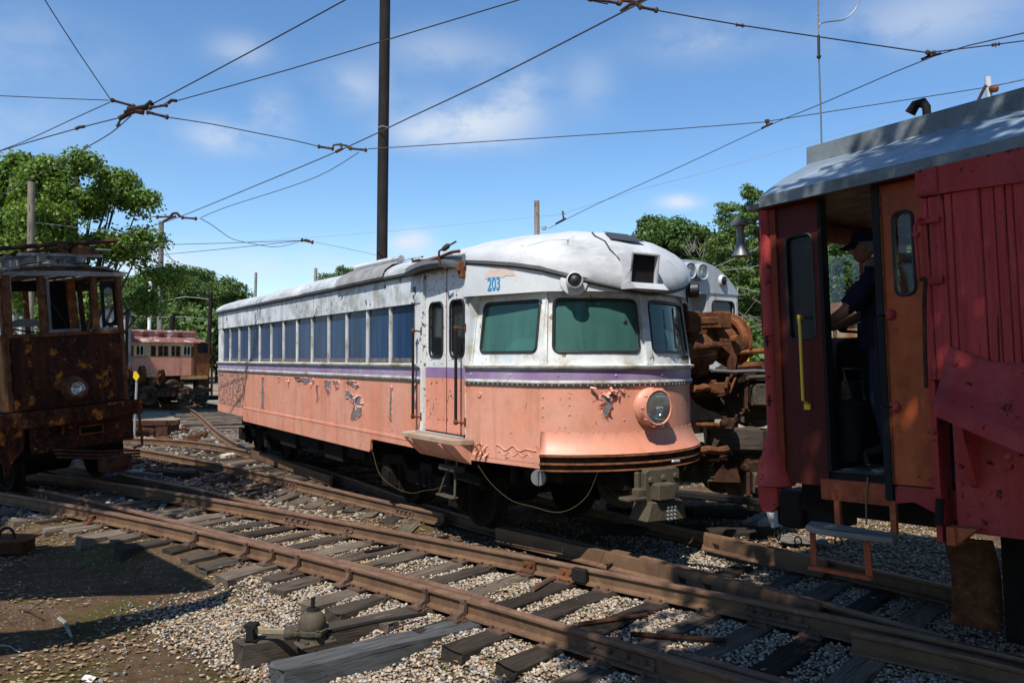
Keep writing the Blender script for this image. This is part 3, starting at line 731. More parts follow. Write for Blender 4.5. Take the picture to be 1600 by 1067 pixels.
def reg_far(r, n):
    X = r.uniform(-14, 0, n); Y = r.uniform(11.5, 26, n); ok = (np.abs(X) < Y * .68) & (X < -1.2 - (Y - 9) * .35 + 1.5); return X[ok], Y[ok]
stones(16000, reg_far, (.03, .07), 'gravel', M['pebble'], 12, 'coarse gravel between the ties of the far tracks', .6, .15)
# dry leaves and litter: bent flakes
def litter(n, seed):
    r = np.random.RandomState(seed); X = r.uniform(-7.5, 6, n); Y = r.uniform(3.8, 13, n)
    dA = polyline_sd(A, X, Y); dF = polyline_sd(Fr, X, Y)
    w = np.where((dA < 0) & (X < -1), .8, .55) * smooth(vnoise(X, Y, 1.1, 21), .25, .6); w = np.where(dF < 0, .9, w)
    ok = (r.rand(n) < w) & (np.abs(X) < Y * .7); 
    for P in (A, B, E, Fr, C): ok &= np.abs(polyline_sd(P, X, Y)) > .08
    X, Y = X[ok], Y[ok]; n = len(X); Z = ground_h(X, Y) + .012 + r.rand(n) * .015
    s = r.uniform(.010, .038, n); a = r.rand(n) * 2 * PI
    base = np.array([(-1, 0, .35), (-.2, -.55, .0), (1, 0, .25), (-.2, .55, .15)])
    V = base[None] * s[:, None, None]; x, y, z = V[..., 0], V[..., 1], V[..., 2] * r.uniform(-1, 1.4, n)[:, None]
    x, y = x * np.cos(a)[:, None] - y * np.sin(a)[:, None], x * np.sin(a)[:, None] + y * np.cos(a)[:, None]
    V = np.stack([x + X[:, None], y + Y[:, None], z + Z[:, None]], -1).reshape(-1, 3); Fq = np.arange(4 * n).reshape(n, 4)
    m = stonemat('dry_leaf', [(.34, .23, .12), (.22, .12, .06), (.42, .33, .2), (.16, .09, .05)], [0, .35, .65, .85])
    o = bpy.data.objects.new('leaf_litter', np_mesh('leaf_litter', V, Fq, m)); COL.objects.link(o); tag(o, 'dry brown leaves and wood chips caught between the ties', kind='stuff')
litter(70000, 4)

# ================================================================== WHEELED TRUCKS
def wheel_mb(mb, c, ax, r, w=.13):
    mb.lathe([(.05, -w * .7), (.11, -w * .7), (.11, -w * .35), (r * .80, -w * .2), (r * .82, -w * .5), (r, -w * .5), (r * 1.0, w * .4), (r * 1.10, w * .5), (r * 1.10, w * .72), (r * .82, w * .72), (r * .80, w * .3), (.11, w * .5), (.05, w * .5)], c, ax, 24, True)
def wheel_me(r, m, w=.13):
    mb = MB(); wheel_mb(mb, (0, 0, 0), (0, 1, 0), r, w); return mb.mesh('wheel', m, 'all' if 0 else True)
def bogie(parent, name, loc, rz, wb=1.9, r=.40, m='rust_dark', m2='rust', top=.80, half=1.0):
    """railway truck: two wheelsets, side frames with journal boxes and springs, bolster; local x along the track"""
    if parent is None: root = empty(name, loc, rz)
    else:
        root = bpy.data.objects.new(name, None); COL.objects.link(root); root.parent = parent; root.location = loc; root.rotation_euler = (0, 0, rz)
    wm = wheel_me(r, M[m2])
    for sx in (-1, 1):
        x = sx * wb / 2
        mb = MB(); mb.cyl((x, -half - .05, r), (x, half + .05, r), .065, 12); mb.build('axle', M[m2], root, True)
        for sy in (-1, 1): inst(wm, 'wheel', root, (x, sy * .72, r), 0 if sy < 0 else PI)
    for sy in (-1, 1):
        y = sy * half; mb = MB()
        mb.prism([(-wb / 2 - .42, r + .16), (-wb / 2 - .42, r + .30), (-wb / 2 + .25, r + .34), (-.55, r + .16), (.55, r + .16), (wb / 2 - .25, r + .34), (wb / 2 + .42, r + .30), (wb / 2 + .42, r + .16), (wb / 2 - .3, r + .2), (.6, r - .02), (-.6, r - .02), (-wb / 2 + .3, r + .2)], -.05, .05, lambda p, q, a: (p, y + a, q))
        for sx in (-1, 1):
            mb.box((sx * (wb / 2 + .16), y, r + .02), (.05, .10, .40)); mb.box((sx * (wb / 2 - .16), y, r + .02), (.05, .10, .40)); mb.box((sx * wb / 2, y, r - .19), (.42, .06, .04))
        mb.build('side_frame', M[m], root, bev=.008)
        for sx in (-1, 1):
            mb = MB(); mb.box((sx * wb / 2, y + sy * .05, r), (.24, .22, .26)); mb.prism([(-.10, -.12), (.10, -.12), (.12, .10), (.06, .15), (-.06, .15), (-.12, .10)], 0, .05, lambda p, q, a: (sx * wb / 2 + p, y + sy * (.15 + a), r + q))
            mb.cyl((sx * wb / 2 - .03, y + sy * .19, r + .13), (sx * wb / 2 + .03, y + sy * .19, r + .13), .025, 6)
            mb.build('journal_box', M[m2], root, bev=.012)
        mb = MB()
        for k in range(-1, 2):
            for q in range(5): mb.lathe([(.075, 0), (.09, .02), (.075, .04)], (k * .2, y, r - .02 + q * .045), n=10)
        mb.build('springs', M[m2], root)
    mb = MB(); mb.box((0, 0, r + .20), (.36, 2 * half + .1, .20)); mb.cyl((0, 0, r + .28), (0, 0, top), .24, 16); mb.bb(-wb / 2 - .42, -wb / 2 - .32, -half, half, r + .12, r + .26); mb.bb(wb / 2 + .32, wb / 2 + .42, -half, half, r + .12, r + .26)
    mb.build('bolster', M[m], root, bev=.01)
    for sx in (-1, 1):
        mb = MB(); mb.lathe([(.2, -.42), (.29, -.38), (.29, .36), (.2, .42)], (sx * .42, 0, r + .03), (0, 1, 0), 16); mb.build('motor', M[m], root, True)
    return root

# ================================================================== STREETCAR
DX, DY = -815 / 1487.2, 1244 / 1487.2         # away-direction of its near side
NP = Vector((1.481, 8.597, 0))
car = empty('streetcar', NP, math.atan2(-DY, -DX), label='old salmon and white streetcar with purple stripe and blue number 203', cat='streetcar')
def sx(px):
    Z = 6839 / (px + 15); X = (px - 800) / FPX * Z
    return -DX * X - DY * Z + 6.38
HW, RC, XC = 1.35, 1.522, -1.522
TH = math.radians(46.3)
FA, FB = Vector((-1.52, -1.35, 0)), Vector((-.47, -1.10, 0))
FL = (FB - FA).length; FT = (FB - FA).normalized(); FN = Vector((FT.y, -FT.x, 0))
RK = .105
def rk(v): return -RK * max(0, min(1, (v - 2.045) / .78))
RK = .105
def rk(v): return -RK * max(0, min(1, (v - 2.045) / .78))
def mS(u, v, w): return (u, -(HW + w), v)
def mF(s, v, w):
    p = FA + FT * s + FN * w; return (p.x, p.y, v)
def mA(th, v, w): return (XC + (RC + w) * math.cos(th), (RC + w) * math.sin(th), v)
def mA_s(s, v, w): return mA(-TH + s / RC, v, w)
AL = 2 * TH * RC
ARC = [(XC + RC * math.cos(a), RC * math.sin(a)) for a in np.linspace(-TH, TH, 33)]
FRONT = [(-1.61, -HW), (-1.52, -HW)] + ARC + [(-1.52, HW)]
FARS = [(-1.52, HW), (-13.55, HW), (-13.75, 1.1), (-13.75, -1.1), (-13.55, -HW)]
def offs(pts, w):
    P = [Vector((p[0], p[1])) for p in pts]; o = []
    for i, p in enumerate(P):
        ns = []
        if i > 0: t = (p - P[i - 1]).normalized(); ns.append(Vector((t.y, -t.x)))
        if i < len(P) - 1: t = (P[i + 1] - p).normalized(); ns.append(Vector((t.y, -t.x)))
        n = sum(ns, Vector((0, 0))).normalized(); k = w / max(.5, n.dot(ns[0])); o.append(p + n * k)
    return o
def band(mb, pts, prof, close_ends=True):
    """sweep a (outset, z) section along a plan outline"""
    rows = [[(q.x, q.y, z) for q in offs(pts, w)] for w, z in prof]
    mb.grid(rows)
    if close_ends and len(prof) > 2:
        n = len(pts); b = len(mb.v) - n * len(prof)
        mb.f.append(tuple(b + i * n for i in range(len(prof)))); mb.f.append(tuple(b + i * n + n - 1 for i in range(len(prof) - 1, -1, -1)))
    return mb
def sideb(x0, x1, y0, y1, z0, z1, mb=None):
    mb = mb or MB(); return mb.bb(x0, x1, -(HW + y0), -(HW + y1), z0, z1)
XR = -13.55
seams = [XR, sx(381), sx(425), sx(473), sx(540), sx(611), sx(657)]
mats = ['salmon_flaky', 'salmon', 'salmon', 'salmon', 'salmon', 'salmon']
for i in range(6):
    mb = sideb(seams[i] + .003, seams[i + 1] - .003, -.03, 0, 1.045, 1.815)
    for k in range(9 if i else 0):      # rivets down the seam
        z = 1.12 + k * .08; mb.lathe([(.010, 0), (.007, .005)], (seams[i] + .03, -HW, z), (0, -1, 0), 6)
    mb.build('side_panel', M[mats[i]], car)
# lower skirt: deep between the trucks, cut away over them
XS = sx(578)
mb = MB()
for a, b, zb in ((seams[0], seams[1], .86), (seams[1] + .004, sx(430), .765), (sx(430) + .004, XS, .765), (XS + .12, seams[6], .955)):
    sideb(a, b, -.03, .008, zb, 1.035, mb)
mb.prism([(XS, 1.035), (XS, .765), (XS + .03, .80), (XS + .05, .93), (XS + .12, .955), (XS + .12, 1.035)], -.03, .008, lambda p, q, a: (p, -(HW + a), q))
mb.build('skirt', M['salmon'], car)
mb = MB()
x = seams[1] + .05
while x < seams[6] - .03:
    mb.lathe([(.012, 0), (.008, .007)], (x, -HW, 1.065), (0, -1, 0), 6); x += .062
mb.build('rivet_row', M['salmon'], car, kind='stuff')
mb = MB(); sideb(seams[1], seams[6], .0, .014, 1.036, 1.046, mb); mb.build('skirt_bead', M['salmon'], car)
# peeled patches: bare primer with curled flakes of paint round the edge
def patch(name, mp, poly, seed, curls=10, m='roofgrey'):
    r = random.Random(seed); P = []
    for i, p in enumerate(poly):
        q = poly[(i + 1) % len(poly)]
        for k in range(4):
            t = k / 4; P.append((p[0] + (q[0] - p[0]) * t + r.uniform(-.018, .018), p[1] + (q[1] - p[1]) * t + r.uniform(-.018, .018)))
    mb = MB(); cx = sum(p[0] for p in P) / len(P); cy = sum(p[1] for p in P) / len(P)
    mb.add([mp(p[0], p[1], .003) for p in P] + [mp(cx, cy, .003)], [(i, (i + 1) % len(P), len(P)) for i in range(len(P))])
    mb.build('bare_patch', M['primer'], car)
    # the paint's torn edge, lifted off the steel all round
    mb = MB(); a_, b_ = [], []
    for i, p in enumerate(P):
        dx, dy = cx - p[0], cy - p[1]; n = math.hypot(dx, dy) or 1; L = r.uniform(.004, .026); a_.append(mp(p[0] - dx / n * .012, p[1] - dy / n * .012, .0015)); b_.append(mp(p[0] + dx / n * L, p[1] + dy / n * L, .003 + L * r.uniform(.25, .8)))
    mb.grid([a_, b_], close=True); mb.build('paint_edge', M['salmon'], car)
    mb = MB()
    for k in range(curls):
        i = r.randrange(len(P)); p, q = P[i], P[(i + 1) % len(P)]
        L = r.uniform(.03, .075); dx, dy = cx - p[0], cy - p[1]; n = math.hypot(dx, dy) or 1; dx, dy = dx / n, dy / n
        w = r.uniform(.02, .05); rows = []
        for j in range(5):
            t = j / 4 * L; h = .004 + (j / 4) ** 2 * L * r.uniform(.5, .9)
            rows.append([mp(p[0] - dx * .01 + dx * t - dy * w / 2 * (1 - j / 7), p[1] + dy * t + dx * w / 2 * (1 - j / 7), h), mp(p[0] + dx * t + dy * w / 2 * (1 - j / 7), p[1] + dy * t - dx * w / 2 * (1 - j / 7), h)])
        mb.grid(rows)
    mb.build('paint_curl', M['salmon'], car, kind='stuff')
M['primer'] = plain('grey_primer', (.19, .18, .19), .6, nz=.35)
def spx(px, py):
    Z = 6839 / (px + 15); return (sx(px), H + (561 - py) * Z / FPX)
def SP(l): return [spx(*p) for p in l]
patch('p', mS, SP([(541, 608), (547, 611), (552, 617), (560, 616), (566, 619), (568, 630), (566, 648), (561, 653), (556, 656), (549, 655), (550, 647), (556, 641), (557, 632), (549, 624), (541, 619)]), 1, 16)
patch('p', mS, SP([(543, 594), (560, 596), (562, 604), (555, 606), (549, 601), (543, 601)]), 2, 6)
patch('p', mS, SP([(521, 593), (531, 595), (530, 606), (526, 607), (522, 600)]), 3, 6)
patch('p', mS, SP([(460, 589), (470, 589), (478, 590), (492, 592), (491, 599), (484, 597), (476, 600), (470, 594), (466, 596), (462, 592)]), 4, 7)
patch('p', mS, SP([(508, 594), (518, 595), (518, 608), (513, 616), (509, 606)]), 5, 9)
patch('p', mS, SP([(410, 588), (414, 588), (414, 640), (410, 636)]), 6, 9)
patch('p', mS, SP([(434, 588), (439, 589), (437, 600)]), 7, 2); patch('p', mS, SP([(449, 590), (454, 591), (452, 606)]), 8, 3)
patch('p', mS, SP([(495, 600), (499, 600), (499, 624), (496, 628)]), 9, 4)
patch('p', mS, SP([(610, 603), (614, 603), (613, 640), (612, 660), (610, 650)]), 10, 5); patch('p', mS, SP([(647, 600), (651, 599), (650, 640), (647, 630)]), 11, 7)
# belt mouldings on the side and round the nose
def both(prof, name, m, **k):
    for pts in ([(XR, -HW), (seams[6], -HW)], FRONT): band(MB(), pts, prof).build(name, M[m], car, smooth=True, **k)
both([(.0, 1.815), (.02, 1.818), (.02, 1.834), (0, 1.837)], 'rivet_strip', 'rooftar')
both([(.0, 1.838), (.022, 1.842), (.026, 1.858), (.02, 1.872), (0, 1.874)], 'belt_moulding', 'trimwhite')
both([(.008, 1.873), (.012, 1.93), (.008, 1.985)], 'purple_stripe', 'purple')
both([(.0, 1.986), (.022, 1.989), (.026, 2.003), (.045, 2.01), (.05, 2.03), (-.02, 2.047)], 'window_sill', 'trimwhite')
mb = MB()
def run_rivets(mb, pts, z, w, step, r=.008):
    P = [Vector((q.x, q.y, z)) for q in offs(pts, w)]; L = arclen(P); s = .03; i = 0
    while s < L[-1]:
        while L[i + 1] < s: i += 1
        p = P[i].lerp(P[i + 1], (s - L[i]) / (L[i + 1] - L[i])); t = (P[i + 1] - P[i]).normalized(); mb.lathe([(r, -.002), (r * .7, r * .7)], p, (t.y, -t.x, 0), 6); s += step
run_rivets(mb, FRONT, 1.826, .02, .075); run_rivets(mb, [(XR, -HW), (seams[6], -HW)], 1.826, .02, .09); run_rivets(mb, FRONT[1:], 1.93, .011, .62, .012); run_rivets(mb, [(XR, -HW), (seams[6], -HW)], 1.93, .011, .8, .011)
mb.build('belt_rivets', M['trimwhite'], car, kind='stuff')
# windows of the side
mx_ = [346.7, 358, 372, 387.5, 403.8, 421.8, 440.9, 462, 485.3, 511.1, 539.3, 571.6, 607.3, 647.5]
mxs = [sx(p) for p in mx_]
for i in range(13):
    x0, x1 = mxs[i], mxs[i + 1]
    w = sideb(x0 + .02, x1 - .02, -.055, -.045, 2.047, 2.815).build('window', M['glassblue'], car)
    sideb(x0 + .022, x1 - .022, -.044, -.032, 2.048, 2.115).build('sash_rail', M['sash'] if 'sash' in M else M.setdefault('sash', paint('grimy_sash', (.13, .12, .13), (.07, .06, .06), peel=(.28, .22, .17), pa=.42, psc=18, rough=.7)), w)
    sideb(x0 + .022, x0 + .036, -.045, -.03, 2.115, 2.81).build('sash_stile', M['galv'], w); sideb(x1 - .036, x1 - .022, -.045, -.03, 2.115, 2.81).build('sash_stile', M['galv'], w)
for i in range(14):
    x = mxs[i]; mb = sideb(x - .022, x + .022, -.08, -.008, 2.047, 2.82)
    if i: mb.lathe([(.007, 0), (.005, .005)], (x, -HW + .008, 2.4), (0, -1, 0), 6)
    mb.build('window_post', M['trimwhite'], car, bev=.004)
sideb(XR, mxs[0] - .022, -.06, 0, 2.047, 2.82).build('window_post', M['carwhite'], car)
sideb(mxs[13] + .022, seams[6], -.06, 0, 2.047, 2.82).build('window_post', M['doorwhite'], car)
# letterboard above, sheet by sheet
lb = [XR, sx(362), sx(386), sx(412), sx(440), sx(482), sx(531), sx(578), sx(626), seams[6]]
for i in range(9):
    sideb(lb[i] + .002, lb[i + 1] - .002, -.05, .012 + (i % 2) * .002, 2.82, 3.262).build('letterboard_sheet', M['carwhite'], car)
# rear end, far side, floor, partition
FW = [(-1.52, HW), (XR, HW), (-13.75, 1.1), (-13.75, -1.1), (XR, -HW)]
band(MB(), FW, [(0, .9), (0, 2.05)]).build('far_side', M['salmon'], car)
band(MB(), FW, [(0, 2.82), (0, 3.26)]).build('far_letterboard', M['carwhite'], car)
mb = MB()
for i in range(16):
    x = -13.5 + i * .79; mb.bb(x - .03, x + .03, HW - .06, HW - .002, 2.05, 2.82)
mb.build('far_window_posts', M['trimwhite'], car); MB().bb(-13.5, -1.55, HW - .05, HW - .04, 2.05, 2.82).build('far_glass', M['glassdark'], car)
mb = MB(); mb.bb(-13.7, -13.66, -1.1, 1.1, 2.05, 2.82); mb.build('rear_glass', M['glassdark'], car)
mb = MB(); mb.bb(-13.6, -1.5, -1.30, 1.30, 1.10, 1.2); mb.bb(-1.5, -.45, -.98, .98, 1.10, 1.2); mb.bb(-1.66, -1.62, -1.30, 1.30, 1.2, 3.3); mb.bb(-13.6, -2.7, -.04, .04, 1.2, 2.6); mb.build('floor', M['cabdark'], car)
mb = MB(); mb.prism([(-1.40, 2.10), (-.55, 2.10), (-.55, 2.33), (-1.40, 2.33)], -.95, -.91, lambda p, q, a: (p, a, q)); mb.prism([(-1.40, 1.9), (-1.18, 1.9), (-1.18, 2.10), (-1.40, 2.10)], -.95, -.91, lambda p, q, a: (p, a, q)); mb.build('cab_seat', M['seat_green'], car)
# doors
XD0, XD1 = sx(661), sx(727); XM = sx(694)
sideb(seams[6] + .002, XD0 - .004, -.05, .006, 1.045, 3.26).build('door_post', M['doorwhite'], car)
sideb(XD1 + .004, -1.612, -.05, .006, .96, 3.26).build('door_post', M['doorwhite'], car)
for (a, b), wx in (((XD0, XM - .006), (sx(667.5), sx(688))), ((XM + .006, XD1), (sx(699.5), sx(721.5)))):
    md = lambda u, v, w: mS(u, v, w - .035)
    mb = MB(); hole = (wx[0], wx[1], 2.13, 2.80); plate_hole(mb, md, (a, b, 1.998, 3.25), hole, .085, .03)
    d = mb.build('door', M['doorwhite'], car)
    for z0, z1, m, n in ((1.872, 1.996, 'purple', 'door_stripe'), (1.21, 1.870, 'doorsalmon', 'door_lower_panel')):
        sideb(a, b, -.06, -.035, z0, z1).build(n, M[m], d)
    mb = MB(); pane_fill(mb, md, hole, .085, -.02); mb.build('door_pane', M['glassdark'], d, True)
    mb = MB(); gasket(mb, md, hole, .085, .004, .016); mb.build('door_gasket', M['rubber'], d, True)
sideb(XM - .005, XM + .005, -.05, -.03, 1.21, 3.25).build('door_edge', M['rust'], car)
for x in (sx(654.5), sx(722)):
    mb = MB(); y = -(HW + .085); mb.tube([(x, y, 2.44), (x, y, 1.38)], .019, 8); mb.build('grab_rod', M['black'], car, True)
    mb = MB()
    for z in (2.46, 1.37): mb.lathe([(.02, -.03), (.032, 0), (.02, .03)], (x, y, z), (0, 0, 1), 8); mb.tube([(x, y, z), (x + .05, y, z), (x + .07, -HW, z - .01)], .012, 6); mb.box((x + .075, -HW - .004, z), (.035, .012, .10))
    mb.build('grab_bracket', M['rust'], car, True)
# folding step under the doors
sx0, sx1 = sx(648), sx(739) + .02
mb = MB(); mb.prism([(sx0, 0), (sx1, 0), (sx1 - .10, .24), (sx0 + .12, .24)], 1.125, 1.185, lambda p, q, a: (p, -(HW + q), a)); mb.build('step_tread', M['trimstep'] if 'trimstep' in M else M.setdefault('trimstep', paint('scuffed_step', (.46, .37, .27), (.33, .2, .11), grime=(.17, .1, .06), ga=.7, rough=.7, bump=.4)), car, bev=.006)
MB().bb(XD0, XD1, -HW - .02, -HW - .09, 1.187, 1.204).build('step_plate', M['galv'], car)
mb = MB(); mb.prism([(0, 1.123), (.24, 1.123), (.10, .98), (0, .90)], sx0 + .16, sx1 - .06, lambda p, q, a: (a, -(HW + p * .95), q))
mb.build('step_apron', M['salmon'], car)
mb = MB(); mb.prism([(0, 1.12), (.26, 1.12), (.03, .92), (0, .92)], sx0 + .35, sx0 + .38, lambda p, q, a: (a, -(HW + p + .012), q)); mb.prism([(0, 1.12), (.26, 1.12), (.03, .92), (0, .92)], sx1 - .38, sx1 - .35, lambda p, q, a: (a, -(HW + p + .012), q)); mb.build('step_bracket', M['salmon'], car)
# stirrup hanging below
xs_ = sx(703); mb = MB(); y = -(HW - .02)
mb.box((xs_, y, .80), (.40, .16, .07)); mb.build('stirrup_tread', M['iron_olive'], car, bev=.02); mb = MB(); mb.box((xs_ - .02, y - .05, .47), (.40, .10, .025)); mb.build('stirrup_tread', M['iron_olive'], car, bev=.008)
for s in (-1, 1): mb = MB(); mb.tube([(xs_ + s * .12, y, .95), (xs_ + s * .14, y, .82), (xs_ + s * .10, y, .77), (xs_ - .02 + s * .19, y - .05, .48)], .014, 6); mb.build('stirrup_hanger', M['iron_olive'], car)

# ---- nose
mb = MB()
FNOSE = [(-1.61, -HW), (-1.52, -HW)] + ARC[:1]
band(mb, FNOSE, [(0, 1.0), (0, 1.814)], False); mb.build('nose_panel', M['salmon'], car)
band(MB(), FNOSE, [(.006, .95), (.008, .998)], False).build('nose_skirt', M['salmon'], car)
for k, (a, b) in enumerate(((0, 11), (11, 22), (22, 33))):
    band(MB(), ARC[a:b + 1], [(0, 1.335), (0, 1.814)], False).build('nose_panel', M['salmon'], car, True)
band(MB(), [(-.47, 1.10), (-1.52, HW)], [(0, .95), (0, 1.814)], False).build('nose_panel', M['salmon'], car)
fl = [(.012, 1.345), (.012, 1.33), (.025, 1.27), (.058, 1.18), (.112, 1.112)]
mb = band(MB(), ARC, fl, False)
n = len(ARC)
mb.f.append(tuple([i * n for i in range(len(fl))])); b = len(mb.v); mb.add([(ARC[0][0], ARC[0][1], 1.115), (ARC[0][0], ARC[0][1], 1.345)], [])
mb.f.append((0, n, 2 * n, 3 * n, 4 * n, b, b + 1)); mb.build('nose_flare', M['salmon'], car, True)
mb = MB(); run_rivets(mb, ARC, 1.338, .012, .13, .009); mb.build('flare_rivets', M['salmon'], car, kind='stuff')
for z0, z1 in ((1.072, 1.108), (.99, 1.025), (.925, .955)):
    band(MB(), ARC, [(.0, z0), (.105, z0 + .004), (.122, (z0 + z1) / 2), (.105, z1 - .004), (0, z1)]).build('bumper_rib', M['rust'], car, True)
mb = band(MB(), ARC, [(.07, .95), (.07, 1.11)], False); run_rivets(mb, ARC, 1.045, .07, .20, .022); run_rivets(mb, ARC, .972, .07, .26, .018); mb.build('bumper_channel', M['rust_dark'], car)
MB().box((.02 + XC + RC + .12, .25, 1.0), (.03, .12, .03)).build('bumper_eye', M['galv'], car, bev=.01)
# window wall of the nose
def nosewin(mp0, outer, hole, r, name, side_m='nosewhite'):
    mp = lambda u, v, w: mp0(u, v, w + rk(v))
    mb = MB(); plate_hole(mb, lambda u, v, w: mp(u, v, w - .02), outer, hole, r, .035); o = mb.build('window_frame', M[side_m], car, True)
    mb = MB(); pane_fill(mb, mp, hole, r, -.045); p = mb.build('windshield', M['glassgreen'], car, True)
    mb = MB(); gasket(mb, mp, hole, r, -.018, .017); mb.build('window_gasket', M['rubber'], p, True); return p
nosewin(mF, (.02, FL - .015, 2.045, 2.83), (.13, FL - .10, 2.175, 2.73), .06, 'a')
nosewin(mA_s, (.06, AL / 2 - .045, 2.045, 2.83), (.13, AL / 2 - .10, 2.175, 2.735), .07, 'b')
nosewin(mA_s, (AL / 2 + .045, AL - .06, 2.045, 2.83), (AL / 2 + .10, AL - .13, 2.175, 2.735), .07, 'c')
mFf = lambda s, v, w: (lambda q: (q[0], -q[1], q[2]))(mF(s, v, w))
nosewin(mFf, (.02, FL - .015, 2.045, 2.83), (.13, FL - .10, 2.175, 2.73), .06, 'd')
def pil(mp0, s0, s1, w=.0):
    mp = lambda u, v, w: mp0(u, v, w + rk(v))
    mb = MB(); rows = [[mp(s0, z, -.05), mp(s0, z, w), mp(s1, z, w), mp(s1, z, -.05)] for z in (2.045, 2.83)]; mb.grid(rows)
    for k in range(9): q = Vector(mp((s0 + s1) / 2, 2.09 + k * .088, w)); q2 = Vector(mp((s0 + s1) / 2, 2.09 + k * .088, w + .01)); mb.lathe([(.007, 0), (.005, .005)], q, q2 - q, 6)
    mb.build('pillar', M['nosewhite'], car, bev=.004)
pil(mF, FL - .02, FL + .0, .006); pil(mA_s, 0, .065, .006); pil(mA_s, AL / 2 - .045, AL / 2 + .045, .02); pil(mA_s, AL - .065, AL, .006); pil(mF, -.02, .03, .0)
mb = MB(); rows = [[(-1.612, -HW, z), (-1.52, -HW, z), (-1.50, -HW + .16, z)] for z in (2.045, 2.83)]; mb.grid(rows); mb.build('pillar', M['nosewhite'], car)
# wiper on the right pane, hole in the left pane
q = lambda s, z, w=.03: mA_s(s, z, w + rk(z))
mb = MB(); s0 = AL / 2 + .52; mb.tube([q(s0 + .18, 2.12), q(s0 + .1, 2.42), q(s0, 2.5)], .008, 5); mb.tube([q(s0 - .03, 2.22, .02), q(s0 + .01, 2.68, .02)], .011, 5); mb.box(q(s0 + .18, 2.12), (.05, .05, .05)); mb.build('wiper', M['black'], car)
mb = MB(); s0 = .98; a = Vector(q(s0, 2.50, -.04)); b = Vector(q(s0, 2.50, -.03)); mb.lathe([(.016, 0), (.026, .002), (.016, .008)], a, b - a, 10); mb.build('glass_hole', M['rubber'], car)
# fascia carrying the number
ZC = lambda th: 2.83 + .42 * (abs(th) / TH) ** 1.6 * .60
fpts = [(-1.61, -HW), (-1.52, -HW)] + ARC + [(-1.52, HW), (-1.61, HW)]
def edge_z(p):
    x, y = p
    if x <= -1.52: return 3.235
    if x < -.47: return 3.08 + (3.235 - 3.08) * ((-.47 - x) / 1.05) ** .8
    th = math.atan2(y, x - XC); return 2.845 + (3.08 - 2.845) * (abs(th) / TH) ** 1.5
def fo(p): return .045 if p[0] <= -1.52 else .045 - .075 * min(1, (p[0] + 1.52) / 1.05)
o1 = [offs(fpts, fo(p))[i] for i, p in enumerate(fpts)]; o0 = offs(fpts, -.14)
rows = [[(q.x, q.y, 2.825) for q in o0], [(q.x, q.y, 2.815) for q in o1]]
rows += [[(q.x, q.y, 2.815 + (max(edge_z(p) + .05, 2.86) - 2.815) * k) for q, p in zip(o1, fpts)] for k in (.5, 1)]
MB().grid(rows).build('fascia', M['fascia'], car, True)
MB().bb(-1.625, -1.608, -HW - .045, -HW + .03, 2.815, 3.26).build('fascia_end', M['fascia'], car)
def text(body, size, name, m, parent, fn, sxc=.62, ext=.0015):
    cu = bpy.data.curves.new(name, 'FONT'); cu.body = body; cu.size = size; cu.align_x = 'CENTER'; cu.align_y = 'CENTER'; cu.extrude = ext; cu.resolution_u = 4; cu.offset = .004
    tmp = bpy.data.objects.new(name, cu); COL.objects.link(tmp); dg = bpy.context.evaluated_depsgraph_get()
    me = bpy.data.meshes.new_from_object(tmp.evaluated_get(dg)); bpy.data.objects.remove(tmp)
    for v in me.vertices: v.co = fn(v.co.x * sxc, v.co.y, v.co.z)
    me.materials.clear(); me.materials.append(M[m]); o = bpy.data.objects.new(name, me); COL.objects.link(o); o.parent = parent; return o
text('203', .205, 'number', 'digits', car, lambda x, y, z: mF(.405 + x, 2.93 + y, .050 - .075 * (.405 + x) / FL + z), .62)
mb = MB(); r_ = random.Random(5)
pl = [mF(.27 + .44 * a, 3.0 + .10 * b, .0485 - .075 * (.27 + .44 * a) / FL) for a, b in ((0, .0), (.0, .55), (.1, .62), (.12, 1), (.4, .95), (.75, 1.05), (.78, .7), (.95, .6), (1, .1), (.7, .15), (.62, 0), (.3, .08))]
mb.add(pl, [tuple(range(len(pl)))]); mb.build('faded_lettering', M['smudge'], car)
# marker lights on the fascia
for th in (math.radians(-33), math.radians(41)):
    c = Vector(mA(th, 2.915, -.03)); ax = Vector((math.cos(th), math.sin(th), .03)); s = Vector((-math.sin(th), math.cos(th), 0))
    mb = MB(); mb.lathe([(.15, -.005), (.145, .012), (.13, .018)], c, ax, 20); mb.lathe([(.085, 0), (.09, .08), (.087, .13), (.078, .14), (.07, .11)], c, ax, 20, False); o = mb.build('marker_light', M['fascia'] if th < 0 else M['rubber'], car, True)
    mb = MB(); mb.lathe([(.071, .105), (.05, .135), (.02, .148)], c, ax, 16); mb.build('marker_lens', M['rubber'], o, True)
# headlight
c = Vector((XC + RC, 0, 1.585)); ax = Vector((1, 0, .0))
mb = MB(); mb.lathe([(.215, -.08), (.212, .02), (.195, .04), (.187, .085), (.207, .10), (.207, .135), (.184, .15), (.170, .14)], c, ax, 32, False)
for k in range(10):
    a = 2 * PI * k / 10; p = c + Vector((.122, math.cos(a) * .203, math.sin(a) * .203)); mb.lathe([(.013, -.02), (.013, .02)], p, ax, 6)
hl = mb.build('headlight', M['salmon'], car, True)
mb = MB(); mb.lathe([(.170, .138), (.15, .06), (.10, .01), (.03, -.01)], c, ax, 28, False); mb.build('reflector', M['chrome'], hl, True)
mb = MB(); mb.lathe([(.171, .140), (.12, .154), (.05, .162), (.001, .164)], c, ax, 28, False); mb.build('lens', M['lens'], hl, True)
